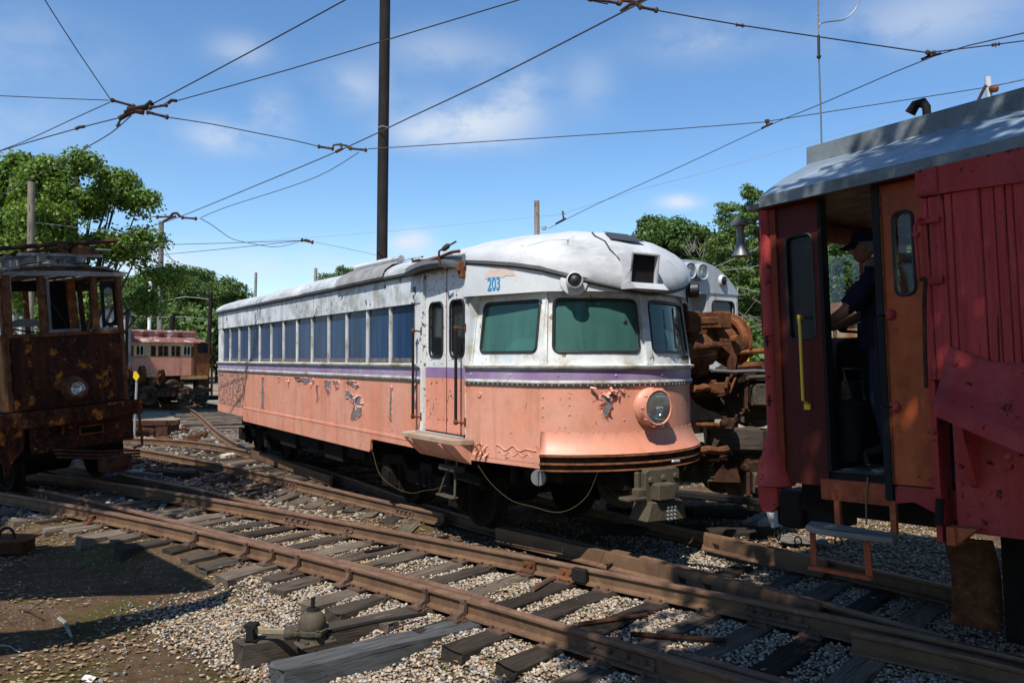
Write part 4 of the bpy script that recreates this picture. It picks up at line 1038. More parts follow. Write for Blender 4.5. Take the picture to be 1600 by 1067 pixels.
# peeled bit of the nose and its strap
patch('p', mA_s, [(.62 + (a - 585) * .0029, 1.81 - (b - 565) * .0031) for a, b in ((590, 585), (600, 580), (612, 590), (640, 575), (665, 566), (680, 575), (670, 590), (648, 595), (640, 605), (628, 620), (640, 632), (620, 655), (612, 675), (600, 665), (595, 640), (585, 630), (597, 615), (588, 600))], 21, 18)
mb = MB(); mb.tube([mA_s(.74, 1.80, .01), mA_s(.745, 1.76, .05), mA_s(.77, 1.735, .03), mA_s(.80, 1.73, .015)], .016, 6); mb.tube([mA_s(.52, 1.80, .02), mA_s(.57, 1.79, .05), mA_s(.57, 1.775, .05)], .016, 6); mb.build('bent_strap', M['salmon'], car)
mb = MB()
for (s, z) in ((.30, 1.52), (.30, 1.62), (.30, 1.70), (.02, 1.6), (.02, 1.5), (.02, 1.7), (.9, 1.46)): a = Vector(mA_s(s, z, 0)); b = Vector(mA_s(s, z, .01)); mb.lathe([(.011, 0), (.008, .008)], a, b - a, 6)
mb.build('nose_rivets', M['salmon'], car, kind='stuff')
for k_, (s0_, z0_) in enumerate(((.10, 1.13), (.13, 1.09), (.17, 1.14), (.20, 1.08), (.24, 1.12), (.27, 1.05), (.16, 1.04))): patch('p', mF, [(s0_, z0_), (s0_ + .03, z0_ + .015), (s0_ + .025, z0_ - .04), (s0_ + .005, z0_ - .03)], 40 + k_, 4)
mb = MB(); r_ = random.Random(9); P_ = [Vector(mF(.42 + .6 * t, 1.15 + .015 * math.sin(t * 19) - .03 * abs(math.sin(t * 7)), .004)) for t in np.linspace(0, 1, 26)]; mb.tube([Vector(mF(.42, 1.02, .003))] + P_, .007, 5); mb.tube([Vector(mF(.45 + .5 * t, 1.07 + .02 * math.sin(t * 23), .002)) for t in np.linspace(0, 1, 22)], .005, 5); mb.build('paint_ridge', M['salmon'], car)
mb = MB(); a = Vector(mF(.16, 1.70, 0)); b = Vector(mF(.16, 1.70, .01)); mb.lathe([(.035, 0), (.03, .012)], a, b - a, 10); mb.build('cap', M['salmon'], car, True)

# ---- roof: one skin lofted from the eave to the ridge, domed over the nose
ZR = 3.60
eave = [(x, -HW) for x in np.linspace(XR, -1.62, 40)] + [(-1.52, -HW), (-1.17, -1.267), (-.82, -1.183)] + ARC + [(-.82, 1.183), (-1.17, 1.267), (-1.52, HW)] + [(x, HW) for x in np.linspace(-1.62, XR, 24)]
ov = [fo(p) + .025 + .02 * min(1, max(0, p[0] + 1.52)) for p in eave]
E0 = [offs(eave, w)[i] for i, w in enumerate(ov)] if False else None
_n = [a - Vector(b) for a, b in zip(offs(eave, 1.0), [Vector(p) for p in eave])]
EV = [Vector((p[0] + n.x * w, p[1] + n.y * w, edge_z(p))) for p, n, w in zip(eave, _n, ov)]
def ridge(p):
    x = min(p.x, -1.05); sag = 0.0
    return Vector((x, 0, ZR + .025 * math.sin(x * .7) - .05 * max(0, (-x - 12.6)) ** 2))
def roof_pt(i, h, w=0.0):
    """i: place along the eave, h: 0 at the eave, 1 at the ridge"""
    j = min(int(i), len(EV) - 2); e = EV[j].lerp(EV[j + 1], i - j); r = ridge(e)
    z = e.z + (r.z + w - e.z) * (1 - (1 - h) ** 2.2) ** .5
    q = e.lerp(r, h); out_ = Vector((e.x - r.x, e.y - r.y, 0)).normalized() * w * (1 - h) if (e - r).length > .01 else Vector()
    return Vector((q.x, q.y, z)) + out_
def lump(p): return .010 * math.sin(p.x * 2.3 + 2 * p.y) * math.sin(p.y * 4.3 + p.x * .6) + .004 * math.sin(p.x * 7.3 + p.y * 11)
hs = [0, .012, .04, .09, .16, .25, .36, .48, .62, .78, 1]
rows = []
for k, d in ((0, -.10), (0, -.03)): rows.append([Vector((e.x, e.y, e.z + (.0 if k else -.005))) - Vector((n.x, n.y, 0)) * (.10 if d == -.10 else .02) + Vector((0, 0, .03 if d == -.10 else -.03)) for e, n in zip(EV, _n)])
for h in hs:
    rows.append([(lambda p: p + Vector((0, 0, lump(p) * (1 if h > .02 else .6))))(roof_pt(i, h)) for i in range(len(EV))])
MB().grid(rows).build('roof', M['roof'], car, True)
# rear cap
rr = [[roof_pt(0, h) for h in hs], [roof_pt(0, h) + Vector((-.16, .08 * (1 - h), -.10 - .05 * h)) for h in hs], [Vector((-13.78, roof_pt(0, h).y * .9, 3.20)) for h in hs]]
MB().grid(rr).grid([[Vector((p.x, -p.y, p.z)) for p in r] for r in rr]).build('roof_end', M['roof'], car, True)
mb = MB(); mb.tube([e + Vector((0, 0, -.035)) + Vector((-n.x, -n.y, 0)) * .03 for e, n in zip(EV, _n)][:-20], .022, 6); mb.build('roof_edge', M['rooftar'], car, True)
ev_i = lambda x: min(range(44), key=lambda i: abs(EV[i].x - x))
# torn flap of grey roofing and its rolled edge
i0, i1 = ev_i(sx(527)), ev_i(sx(600)); mb = MB(); mb.grid([[roof_pt(i, h, .03) for i in np.linspace(i0, i1, 10)] for h in (0.0, .03, .1, .2, .32, .45)]); mb.build('torn_roofing', M['roofgrey'], car, True)
mb = MB(); mb.tube([roof_pt(i0 - .1 + t * 5, .28 + .05 * t, .06) for t in np.linspace(0, 1, 6)], .05, 8); mb.build('rolled_canvas', M['roof'], car, True)
# visor over the doors
mb = MB(); x0, x1 = sx(647), sx(735); pr = []
rows = [[(x0 + (x1 - x0) * t, -(HW + .07 + b * math.sin(PI * min(1, .25 + .75 * t))), 3.235 + z + .05 * math.sin(PI * min(1, t * 1.1))) for t in np.linspace(0, 1, 14)] for b, z in ((.0, -.06), (.06, -.08), (.10, -.03), (.08, .03), (.0, .07))]
mb.grid(rows); mb.build('door_visor', M['steelgrey'], car, True)
mb = MB(); mb.tube([(x0 + (x1 - x0) * t, -(HW + .13), 3.32 + .02 * math.sin(9 * t)) for t in np.linspace(.15, .98, 8)], .02, 5); mb.build('visor_edge', M['rust'], car)
xh = sx(704); mb = MB(); mb.tube([(xh, -HW - .1, 3.42), (xh - .02, -HW - .15, 3.38), (xh, -HW - .16, 3.30), (xh + .03, -HW - .16, 3.2), (xh + .12, -HW - .12, 3.16)], .014, 6); mb.tube([(xh + .10, -HW + .02, 3.50), (xh, -HW - .12, 3.40)], .012, 5); mb.build('conduit', M['rust_dark'], car, True)
mb = MB(); mb.lathe([(.02, 0), (.034, .03), (.034, .09), (.016, .12)], (xh - .02, -HW - .10, 3.40), (.8, .3, .45), 10); mb.build('conduit_lamp', M['iron_olive'], car, True)
mb = MB(); xb = sx(729.5); mb.box((xb, -HW - .06, 3.13), (.09, .08, .19)); mb.box((xb, -HW - .11, 3.15), (.05, .03, .09)); mb.build('bracket', M['rust_orange'], car, bev=.008)
# hatch sheet and the ventilator scoop on the dome
def dome(th, h, w=.02):
    i = 43 + (th + TH) / (2 * TH) * 32; return roof_pt(i, h, w)
mb = MB(); mb.grid([[dome(math.radians(a), h, .03) for a in np.linspace(-14, 12, 7)] for h in np.linspace(.30, .52, 6)]); mb.build('roof_patch', M['sheet_dark'], car, True)
vc = Vector((.0, -.13, 3.045)); mb = MB()
for y in (-.19, .19): mb.prism([(-.55, .19), (.10, .17), (.06, -.13), (-.2, -.16)], -.012, .012, lambda p, q, a: vc + Vector((p, y + a, q)))
mb.prism([(-.55, .20), (.10, .18), (.10, .165), (-.55, .185)], -.20, .20, lambda p, q, a: vc + Vector((p, a, q))); mb.prism([(-.2, -.15), (.12, -.14), (.20, -.21), (-.2, -.2)], -.23, .23, lambda p, q, a: vc + Vector((p, a, q)))
ven = mb.build('vent_scoop', M['roof'], car); MB().prism([(.045, .163), (.030, .163), (.005, -.13), (.020, -.13)], -.178, .178, lambda p, q, a: vc + Vector((p, a, q))).build('vent_shade_plate', M['black'], ven)  # black plate stands for the dark inside of the scoop
mb = MB(); mb.tube([dome(math.radians(a), h, .012) for a, h in ((-24, .50), (-23, .36), (-18, .26), (-17, .15), (-12, .05))], .010, 5); mb.build('roof_tear', M['rooftar'], car)

# ---- below the floor
mb = MB(); mb.bb(-12.6, -1.0, -.9, .9, .86, 1.10); mb.bb(-9.2, -4.8, -1.15, 1.15, .55, .95)
for x, w, h in ((-8.6, .9, .5), (-7.4, 1.0, .42), (-6.2, .8, .5), (-5.2, .6, .38)): mb.bb(x - w / 2, x + w / 2, -1.22, -.75, .95 - h, .95)
mb.lathe([(.18, -.6), (.2, -.55), (.2, .55), (.18, .6)], (-9.6, -.95, .62), (1, 0, 0), 14); mb.build('underframe', M['under'], car, bev=.01)
for x in (-3.25, -11.2): bogie(car, 'truck', (x, 0, 0), 0, 2.0, .40, 'under', 'under', .86, .98)
mb = MB(); mb.bb(-1.7, .0, -.35, .35, .72, .90); mb.bb(-1.0, -.3, -.95, .95, .80, .95); mb.build('drawgear', M['under'], car)
mb = MB(); mb.cyl((-2.2, -1.0, .9), (-2.2, -1.0, .62), .04, 8); mb.bb(-2.55, -2.45, -1.1, -1.0, .55, .95); mb.cyl((-2.0, -.9, .9), (-1.95, -.9, .55), .03, 8); mb.cyl((-1.2, -.95, .93), (-1.2, -.95, .70), .05, 8); mb.bb(-1.75, -1.68, -1.12, -1.05, .80, .94); mb.build('air_hose', M['under'], car)
c = Vector(mA_s(-.02, .855, -.02)); mb = MB(); mb.lathe([(.085, 0), (.09, .01), (.085, .03)], c, (.5, -.85, .1), 18); mb.box(c + Vector((.02, -.03, .0)), (.02, .05, .14), rz=.5); mb.build('horn_disc', M['steelgrey'], car, True)
# coupler head
k0 = Vector((.10, .0, 0)); B_ = lambda x, y, z: k0 + Vector((x, y, z))
mb = MB(); mb.prism([(-.25, .50), (.25, .50), (.25, .92), (.20, .95), (-.20, .95), (-.25, .92)], .02, .10, lambda p, q, a: B_(a, p, q))
mb.box(B_(-.10, 0, .72), (.34, .28, .26)); mb.box(B_(.14, -.05, .72), (.16, .24, .17)); mb.prism([(-.30, .42), (.29, .40), (.22, .60), (-.22, .62)], -.10, .17, lambda p, q, a: B_(a, p, q))
mb.box(B_(.06, -.30, .70), (.10, .12, .12)); mb.box(B_(.05, -.38, .66), (.16, .26, .04)); mb.cyl(B_(.0, -.27, .62), B_(.0, -.27, .92), .035, 8)
for p in ((-.18, .84), (.0, .85), (.18, .86), (-.18, .56)): mb.cyl(B_(.09, p[0], p[1]), B_(.125, p[0], p[1]), .035, 10)
cp = mb.build('coupler', M['coupler'], car, bev=.012)
mb = MB()
for i in range(3):
    for j in range(4): mb.cyl(B_(.165, .0 + i * .05, .43 + j * .04), B_(.185, .0 + i * .05, .43 + j * .04), .014, 6)
mb.build('contact_pins', M['galv'], cp)
car_pt = lambda x, y, z: Vector((NP.x - DX * x + DY * y, NP.y - DY * x - DX * y, z))

# ================================================================== RUSTY WORK CAR, left
lh = Vector((.79, -.61, 0)).normalized()
wc = empty('work_car', (-7.14, 13.16, 0), math.atan2(lh.y, lh.x), rx=.075, label='derelict rusty brown work trolley with open cab windows and one headlight', cat='work trolley')
hw = .90
mb = MB(); mb.bb(-.03, 0, -hw + .05, -.02, 1.34, 2.50); mb.build('front_sheet', M['rust_front'], wc)
mb = MB(); mb.bb(-.03, 0, -.017, hw - .05, 1.34, 2.52); mb.build('front_sheet', M['rust_front'], wc)
mb = MB(); mb.bb(.002, .012, -hw + .12, -.28, 1.36, 1.66); 
for k in range(9): mb.lathe([(.014, 0), (.009, .008)], (.012, -hw + .16 + k * .07, 1.63), (1, 0, 0), 6)
mb.build('patch_sheet', M['rust_front'], wc)
mb = MB(); mb.bb(-.05, .03, -hw, hw, 2.49, 2.55); mb.build('window_ledge', M['rust'], wc, bev=.008)
for y in (-1, 1):
    mb = MB(); mb.bb(-6, -.06, y * hw - .015, y * hw + .015, 1.34, 2.52); mb.build('side_sheet', M['rust_side'], wc)
    for k in range(7):
        x = -.06 - k * .95; MB().bb(x - .05, x + .05, y * hw - .05, y * hw + .03, 1.34, 3.48).build('side_post', M['rust'], wc, bev=.008)
    MB().bb(-6, -.03, y * hw - .06, y * hw + .05, 2.47, 2.55).build('side_rail', M['rust'], wc)
    MB().bb(-6, .02, y * hw - .06, y * hw + .06, 3.42, 3.50).build('eave_plate', M['greywood'], wc)
for y, w in ((-hw + .03, .11), (-.36, .10), (.46, .09), (hw - .03, .08)):
    MB().bb(-.06, .03, y - w / 2, y + w / 2, 2.55, 3.48).build('window_post', M['rust'], wc, bev=.01)
MB().bb(-.05, .0, -.29, -.24, 2.55, 3.42).build('window_stile', M['greywood'], wc)
mb = MB(); mb.prism([(-.82, 2.66), (-.41, 2.66), (-.41, 2.76), (-.6, 2.79), (-.72, 2.785), (-.82, 2.75)], -.03, .0, lambda p, q, a: (a, p, q)); mb.build('sash_piece', M['greywood'], wc)
mb = MB(); mb.tube([(-.02, -.82, 2.64), (-.02, -.6, 2.58), (-.02, -.42, 2.56)], .015, 6); mb.build('hanging_strip', M['black'], wc)
MB().bb(-.05, .01, -.30, .2, 2.55, 2.60).build('window_rail', M['greywood'], wc)
MB().bb(-.05, .0, .51, hw - .07, 2.55, 2.60).build('window_rail', M['greywood'], wc)
# right-hand sash with its rounded pane
ms = lambda u, v, w: (-.05 + w, u, v)
mb = MB(); plate_hole(mb, ms, (.58, .83, 2.62, 3.38), (.64, .80, 2.68, 3.28), .07, .03); s = mb.build('sash', M['black'], wc); mb = MB(); pane_fill(mb, ms, (.64, .80, 2.68, 3.28), .07, -.015); mb.build('pane', M['glassclear'], s)
# inside: bulkhead, door and its post
MB().bb(-1.3, -1.25, .22, .66, 1.35, 3.45).build('bulkhead', M['black'], wc)
mb = MB(); mb.box((-1.0, .55, 2.6), (.09, .12, 1.7), rx=.05); mb.build('door_post', M['rust_orange'], wc)
mb = MB(); mb.box((-1.05, .72, 2.6), (.05, .07, 1.7), rx=.05); mb.build('door_post', M['rust_dark'], wc)
mb = MB(); mb.grid([[(-1.04, .60, z), (-1.04, .70, z)] for z in (2.5, 3.25)]); mb.build('inner_pane', M['glassclear'], wc)
MB().bb(-1.4, -1.3, -1.0, 1.0, 3.28, 3.46).build('header', M['black'], wc)
MB().bb(-6, -.1, -1.0, 1.0, 1.25, 1.33).build('floor', M['black'], wc)
# roof: boards over a low arch, split and lifting
ra = lambda y: 3.53 + .12 * (1 - (y / 1.05) ** 2)
r_ = random.Random(2)
for k in range(10):
    y = -.98 + k * .215; zt = ra(y) ; mb = MB()
    n = 6; x0, x1 = .10 + r_.uniform(-.10, .06), -6
    rows = [[(x, y - .085, ra(y - .09) + r_.uniform(-.015, .03)), (x, y + .09, ra(y + .09) + r_.uniform(-.01, .015)), (x, y + .09, ra(y + .09) - .025), (x, y - .085, ra(y - .09) - .025)] for x in np.linspace(x0, x1, n)]
    mb.grid(rows, close=True); mb.f.append((0, 1, 2, 3)); mb.build('roof_board', M['greywood'], wc)
mb = MB(); mb.prism([(-.98, 3.46), (.98, 3.46), (.98, 3.52), (0, 3.545), (-.98, 3.52)], .02, .07, lambda p, q, a: (a, p, q)); mb.build('roof_bow', M['greywood'], wc)
mb = MB(); mb.bb(-.04, .02, -.85, -.80, 3.18, 3.44); mb.build('splinter', M['greywood'], wc)
mb = MB()
for y in (-.25, .35): mb.bb(-3.5, -.15, y - .05, y + .05, 3.70, 3.80)
for x in (-.3, -.9, -1.6, -2.4): mb.bb(x - .07, x + .07, -.55, .75, 3.80, 3.85)
mb.build('roof_platform', M['greywood'], wc)
mb = MB(); mb.bb(-.5, -.2, .25, .62, 3.85, 3.95); mb.bb(-.4, -.25, .1, .2, 3.85, 4.0); mb.cyl((-.35, .15, 3.9), (-.35, .15, 4.02), .10, 10); mb.cyl((-.35, .45, 3.9), (-.35, .45, 4.05), .05, 8); mb.build('pole_base', M['rust'], wc)
mb = MB(); mb.tube([(-2.0, -2.0, 3.88), (-1.0, -.9, 3.93), (-.3, .15, 4.02), (.0, .9, 4.07)], .038, 8); mb.tube([(-1.6, -1.6, 3.83), (-.9, -.5, 3.86), (-.2, .2, 3.95)], .028, 6); mb.build('trolley_pole', M['rust_dark'], wc, True)
mb = MB(); mb.tube([(-.5, .55, 3.98), (-.5, .75, 3.96), (-.45, 1.0, 3.95)], .018, 6); mb.build('loose_lath', M['greywood'], wc)
# headlight
c = Vector((0, .03, 1.62)); mb = MB(); mb.lathe([(.21, -.02), (.20, .03), (.17, .05), (.165, .16), (.15, .18), (.125, .17)], c, (1, 0, 0), 24, False); h_ = mb.build('headlight', M['rust'], wc, True)
mb = MB(); mb.lathe([(.125, .165), (.09, .20), (.05, .215), (.001, .222)], c, (1, 0, 0), 20, False); mb.build('lens', M['lens'], h_, True)
mb = MB(); mb.lathe([(.12, .15), (.07, .05), (.01, .03)], c, (1, 0, 0), 20, False); mb.build('reflector', M['chrome'], h_, True)
# bumper beam and pilot sheets
mb = MB(); mb.grid([[(.06 + .20 * (1 - (y / 1.15) ** 2) * k, y, z) for y in np.linspace(-1.12, 1.12, 17)] for k, z in ((0, 1.33), (1, 1.335), (1, 1.20), (1, 1.08), (0, 1.075))]); mb.build('bumper_beam', M['rust_front'], wc, bev=.006)
mb = MB()
for k in range(14):
    y = -1.0 + k * .155; x = .06 + .20 * (1 - (y / 1.15) ** 2); mb.lathe([(.018, 0), (.012, .012)], (x, y, 1.29), (1, 0, 0), 6); mb.lathe([(.018, 0), (.012, .012)], (x, y + .05, 1.13), (1, 0, 0), 6)
mb.build('bumper_rivets', M['rust'], wc, kind='stuff')
mz = lambda u, v, w: (.10 + w, u, v)
mb = MB(); plate_hole(mb, mz, (-.72, .92, .66, 1.08), (.03, .40, .86, .99), .015, .10); mb.build('pilot_sheet', M['rust_front'], wc)
mb = MB(); gasket(mb, mz, (.03, .40, .86, .99), .015, .02, .02); mb.build('slot_frame', M['rust'], wc); MB().bb(-.05, -.02, -.05, .5, .8, 1.05).build('slot_back', M['black'], wc)
mb = MB(); mb.prism([(-1.25, 1.07), (-.76, 1.07), (-.80, .75), (-1.0, .55), (-1.02, .38), (-1.09, .38), (-1.1, .55), (-1.22, .8)], .04, .07, lambda p, q, a: (a, p, q)); mb.build('step_plate', M['rust_front'], wc)
for k in range(3):
    mb = MB(); mb.tube([(.22 + .02 * k, -.45 + .02 * k, .70 - .06 * k), (.42 + .02 * k, .2, .58 - .055 * k), (.40, .85, .49 - .05 * k)], .022, 6); mb.build('bumper_bar', M['rust_dark'], wc)
mb = MB(); mb.box((.46, .40, .36), (.35, .42, .26)); mb.box((.60, .40, .36), (.12, .22, .14)); mb.build('coupler', M['rust_dark'], wc, bev=.02)
mb = MB(); mb.tube([(.12, -.25, 1.15), (.2, -.25, 1.05), (.14, -.25, .92)], .02, 6); mb.build('pull_hook', M['rust'], wc, True); mb = MB(); mb.tube([(.2, .98, 1.2), (.23, .98, .9), (.2, .95, .72)], .025, 6); mb.tube([(.15, 1.02, .95), (.16, 1.03, .55), (.1, .9, .5)], .025, 6); mb.build('grab_iron', M['rust'], wc)
mb = MB()
for k in range(26): mb.lathe([(.016, 0), (.011, .01)], (.10, r_.choice([-.62, -.45, -.1, .7, .85]) + r_.uniform(-.04, .04), r_.uniform(.70, 1.04)), (1, 0, 0), 6)
mb.build('pilot_rivets', M['rust'], wc, kind='stuff')
MB().bb(-6, -.3, -.7, .7, .75, 1.2).build('underframe', M['under'], wc)
bogie(wc, 'truck', (-1.7, 0, 0), 0, 1.8, .40, 'under', 'under', .75, .92)

# ================================================================== RED LOCOMOTIVE, right
dL = Vector((-.607, .795, 0)).normalized(); nL = Vector((-dL.y, dL.x, 0))       # along towards its end, outwards to the viewer
OL = Vector((2.18, 6.66, 0))
lo = empty('locomotive', OL, math.atan2(dL.y, dL.x), ry=.04, label='dark red and orange plow locomotive with blue grey roof, cab door open', cat='locomotive')
LOM = Matrix.Translation(OL) @ Matrix.Rotation(math.atan2(dL.y, dL.x), 4, 'Z') @ Matrix.Rotation(.04, 4, 'Y')
LOI = LOM.inverted()
def LP(px, py, w=0.0):
    """local place seen at a pixel of the photo, on the upright plane w outside the side"""
    d = pxdir(px, py); t = (w + OL.dot(nL)) / d.dot(nL)
    return LOI @ (Vector((0, 0, H)) + d * t)
def lx(px, py=561, w=0.0): return LP(px, py, w).x
def lz(px, py, w=0.0): return LP(px, py, w).z
W2 = 2.6
x_b, x_c, x_d = lx(1283, 540), lx(1382, 540), lx(1444, 540)
# corner post with its flared foot
mb = MB(); mb.lathe([(.066, 1.42), (.064, 2.32), (.070, 2.33), (.070, 2.36), (.062, 2.37), (.060, 3.36)], (-.04, -.06, 0), n=16); p_ = mb.build('corner_post', M['redsteel'], lo, True)
mb = MB(); mb.lathe([(.066, 1.46), (.085, 1.36), (.13, 1.20), (.165, 1.08), (.165, 1.05), (.14, 1.04)], (-.02, -.06, 0), n=16); mb.build('post_foot', M['redsteel'], p_, True)
mb = MB(); mb.prism([(-.09, 1.06), (.09, 1.06), (.09, .88), (.05, .82), (-.03, .82), (-.09, .88)], -.02, .02, lambda p, q, a: (.02 + p, -.02 + a, q)); mb.build('foot_plate', M['redsteel'], p_)
mb = MB()
for z in (2.25, 1.75): mb.box((-.04, .005, z), (.012, .012, .09)); mb.box((-.04, .005, z), (.05, .012, .012))
mb.build('post_fitting', M['black'], p_)
# cab corner panel with its dark window and yellow rail
ml = lambda u, v, w: (u, -.03 + w, v)
xa = -.10
mb = MB(); mb.bb(xa - .055, xa, -.09, -.01, 1.12, 3.36); mb.build('door_pillar', M['cabred'], lo)
mb = MB(); plate_hole(mb, ml, (x_b, xa - .058, 1.08, 3.36), (x_b + .06, xa - .13, 2.25, 3.10), .05, .04); cp_ = mb.build('corner_panel', M['maroon'], lo); MB().bb(x_b, xa - .06, -.16, -.12, 1.1, 3.36).build('pane_backing', M['cabdark'], lo); mb = MB(); pane_fill(mb, ml, (x_b + .06, xa - .13, 2.25, 3.10), .05, -.03); mb.build('corner_pane', M['glassblack'], cp_)  # dark backing added behind the pane to block the lit end glass
mb = MB(); gasket(mb, ml, (x_b + .06, xa - .13, 2.25, 3.10), .05, 0, .012); mb.build('gasket', M['rubber'], cp_)
xr_ = lx(1255); mb = MB(); mb.tube([(xr_ + .02, -.03, lz(1252, 496)), (xr_ - .005, .05, lz(1252, 494)), (xr_ - .02, .06, lz(1255, 510)), (xr_ - .02, .06, lz(1258, 625)), (xr_ - .02, -.03, lz(1258, 633))], .012, 8); mb.box((xr_ - .01, -.02, lz(1257, 635)), (.05, .03, .05)); mb.build('handrail', M['yellow'], lo, True)
# door edge and open doorway
MB().bb(x_b - .03, x_b, -.10, -.02, 1.2, 3.36).build('door_jamb', M['black'], lo)
MB().bb(x_c, x_c + .055, -.05, -.01, 1.02, 3.36).build('door_jamb', M['cabdark'], lo)
# orange door panel
mb = MB(); hole = (lx(1425, 395), lx(1394, 395), lz(1408, 461), lz(1408, 330)); plate_hole(mb, ml, (x_d - .02, x_c, 1.14, 3.36), hole, .055, .04)
dp = mb.build('door_panel', M['orange'], lo); mb = MB(); gasket(mb, ml, hole, .055, .004, .013); mb.build('gasket', M['rubber'], dp, True); mb = MB(); pane_fill(mb, ml, hole, .055, -.02); mb.build('pane', M['glassclear'], dp)
mb = MB(); mb.bb(x_c - .012, x_c, -.028, -.02, 1.14, 3.30)
for k in range(22): mb.lathe([(.006, 0), (.004, .004)], (x_c - .012, -.02, 1.2 + k * .09), (0, 1, 0), 6)
for px, py in ((1397, 514), (1405, 675), (1433, 745), (1447, 676)): mb.lathe([(.010, 0), (.007, .006)], (lx(px, py), -.03, lz(px, py)), (0, 1, 0), 6)
mb.build('edge_strip', M['rust_orange'], dp)
x1 = lx(1386, 492); mb = MB(); mb.tube([(x1 + .01, -.02, lz(1386, 492)), (x1 + .05, .05, lz(1380, 493)), (x1 + .06, .06, lz(1377, 505)), (x1 + .055, .06, lz(1380, 628)), (x1 + .03, .05, lz(1386, 635)), (x1 - .01, -.02, lz(1390, 636))], .009, 8); mb.build('handrail', M['black'], lo, True)
for py in (492, 636): mb = MB(); mb.lathe([(.045, 0), (.04, .012), (.02, .03)], (x1 - .012, -.028, lz(1386, py)), (0, 1, 0), 12); mb.build('rail_boss', M['redsteel'], lo)
MB().bb(x_d - .08, x_d - .02, -.09, -.035, 1.1, 3.36).build('door_jamb', M['black'], lo)
# floor, sill, end and far side of the cab
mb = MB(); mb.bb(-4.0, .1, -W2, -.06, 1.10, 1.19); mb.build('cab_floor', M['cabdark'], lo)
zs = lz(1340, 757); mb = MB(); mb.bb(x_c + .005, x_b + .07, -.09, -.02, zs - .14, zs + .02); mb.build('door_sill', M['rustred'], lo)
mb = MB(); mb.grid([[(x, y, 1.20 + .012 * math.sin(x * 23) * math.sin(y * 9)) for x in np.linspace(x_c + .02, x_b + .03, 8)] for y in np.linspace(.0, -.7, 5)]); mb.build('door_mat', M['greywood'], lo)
for k in range(2):
    mb = MB(); mb.tube([Vector((x_c + .12 + .05 * math.cos(a) * (1 + .5 * k), -.12 + .08 * math.sin(a), 1.215 + .01 * k)) for a in np.linspace(0, 6, 12)], .008, 5); mb.build('rope_coil', M['rope'], lo)
mb = MB(); mb.tube([(lx(1354, 745), -.015, lz(1354, 745)), (lx(1354, 780) + .005, .0, lz(1354, 780)), (lx(1354, 820), .0, lz(1354, 820))], .006, 5); mb.build('hanging_cord', M['rope'], lo)
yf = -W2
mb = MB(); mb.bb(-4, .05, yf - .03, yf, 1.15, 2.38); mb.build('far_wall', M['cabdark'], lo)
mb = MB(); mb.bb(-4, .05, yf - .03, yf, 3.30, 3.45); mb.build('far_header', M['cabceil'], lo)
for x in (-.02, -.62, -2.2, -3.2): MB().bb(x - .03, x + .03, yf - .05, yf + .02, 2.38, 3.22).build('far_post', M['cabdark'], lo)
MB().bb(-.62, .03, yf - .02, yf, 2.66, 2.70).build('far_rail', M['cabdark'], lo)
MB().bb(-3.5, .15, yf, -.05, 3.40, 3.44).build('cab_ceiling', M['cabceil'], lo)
mb = MB(); mb.tube([(-.3, yf + .25, 3.3), (-.3, yf + .3, 3.0), (-.36, yf + .3, 2.98)], .010, 6); mb.tube([(-.15, yf + .2, 3.35), (-.15, yf + .2, 2.3)], .02, 6); mb.tube([(-.2, -.6, 3.38), (-.25, -.6, 3.25), (-.12, -.6, 3.22), (-.1, -.6, 3.36)], .012, 6); mb.build('cab_pipe', M['black'], lo)
# end wall: orange below, windows above
we = MB(); we.bb(.02, .06, yf, -.09, 1.1, 2.3); we.bb(.02, .06, yf, -.09, 3.2, 3.42)
for y in (yf + .05, -1.75, -.85, -.12): we.bb(.02, .06, y - .05, y + .05, 2.3, 3.2)
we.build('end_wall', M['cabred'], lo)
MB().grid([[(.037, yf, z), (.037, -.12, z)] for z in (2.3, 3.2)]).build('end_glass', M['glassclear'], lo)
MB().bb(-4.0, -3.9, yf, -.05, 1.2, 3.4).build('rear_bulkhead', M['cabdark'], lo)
# controller stand and seat
mb = MB(); mb.bb(-.42, -.18, -1.25, -.80, 1.2, 2.22); mb.lathe([(.20, 0), (.20, .04), (.15, .06)], (-.3, -1.02, 2.22), n=16); o_ = mb.build('controller', M['black'], lo, bev=.015); mb = MB(); mb.tube([(-.3, -1.02, 2.27), (-.30, -1.02, 2.33), (-.22, -.86, 2.34)], .014, 6); mb.lathe([(.02, 0), (.045, .03), (.045, .07), (.015, .10)], (-.22, -.86, 2.33), n=12); mb.build('controller_handle', M['black'], o_, True)
mb = MB(); mb.bb(-.5, -.4, -.75, -.35, 1.2, 1.9); mb.build('cab_equipment', M['cabdark'], lo, bev=.01); MB().bb(-.75, -.55, -2.0, -1.6, 1.2, 1.8).build('cab_locker', M['cabdark'], lo, bev=.01); mb = MB(); mb.lathe([(.10, 0), (.12, .1), (.12, .45), (.05, .52)], (-.48, -.42, 1.25), n=12); mb.build('air_tank', M['cabdark'], lo, True); mb = MB(); mb.tube([(-.5, -.38, 1.9), (-.5, -.36, 2.0), (-.66, -.36, 2.0), (-.66, -.38, 1.75)], .012, 6); mb.build('cab_rail', M['cabdark'], lo, True)
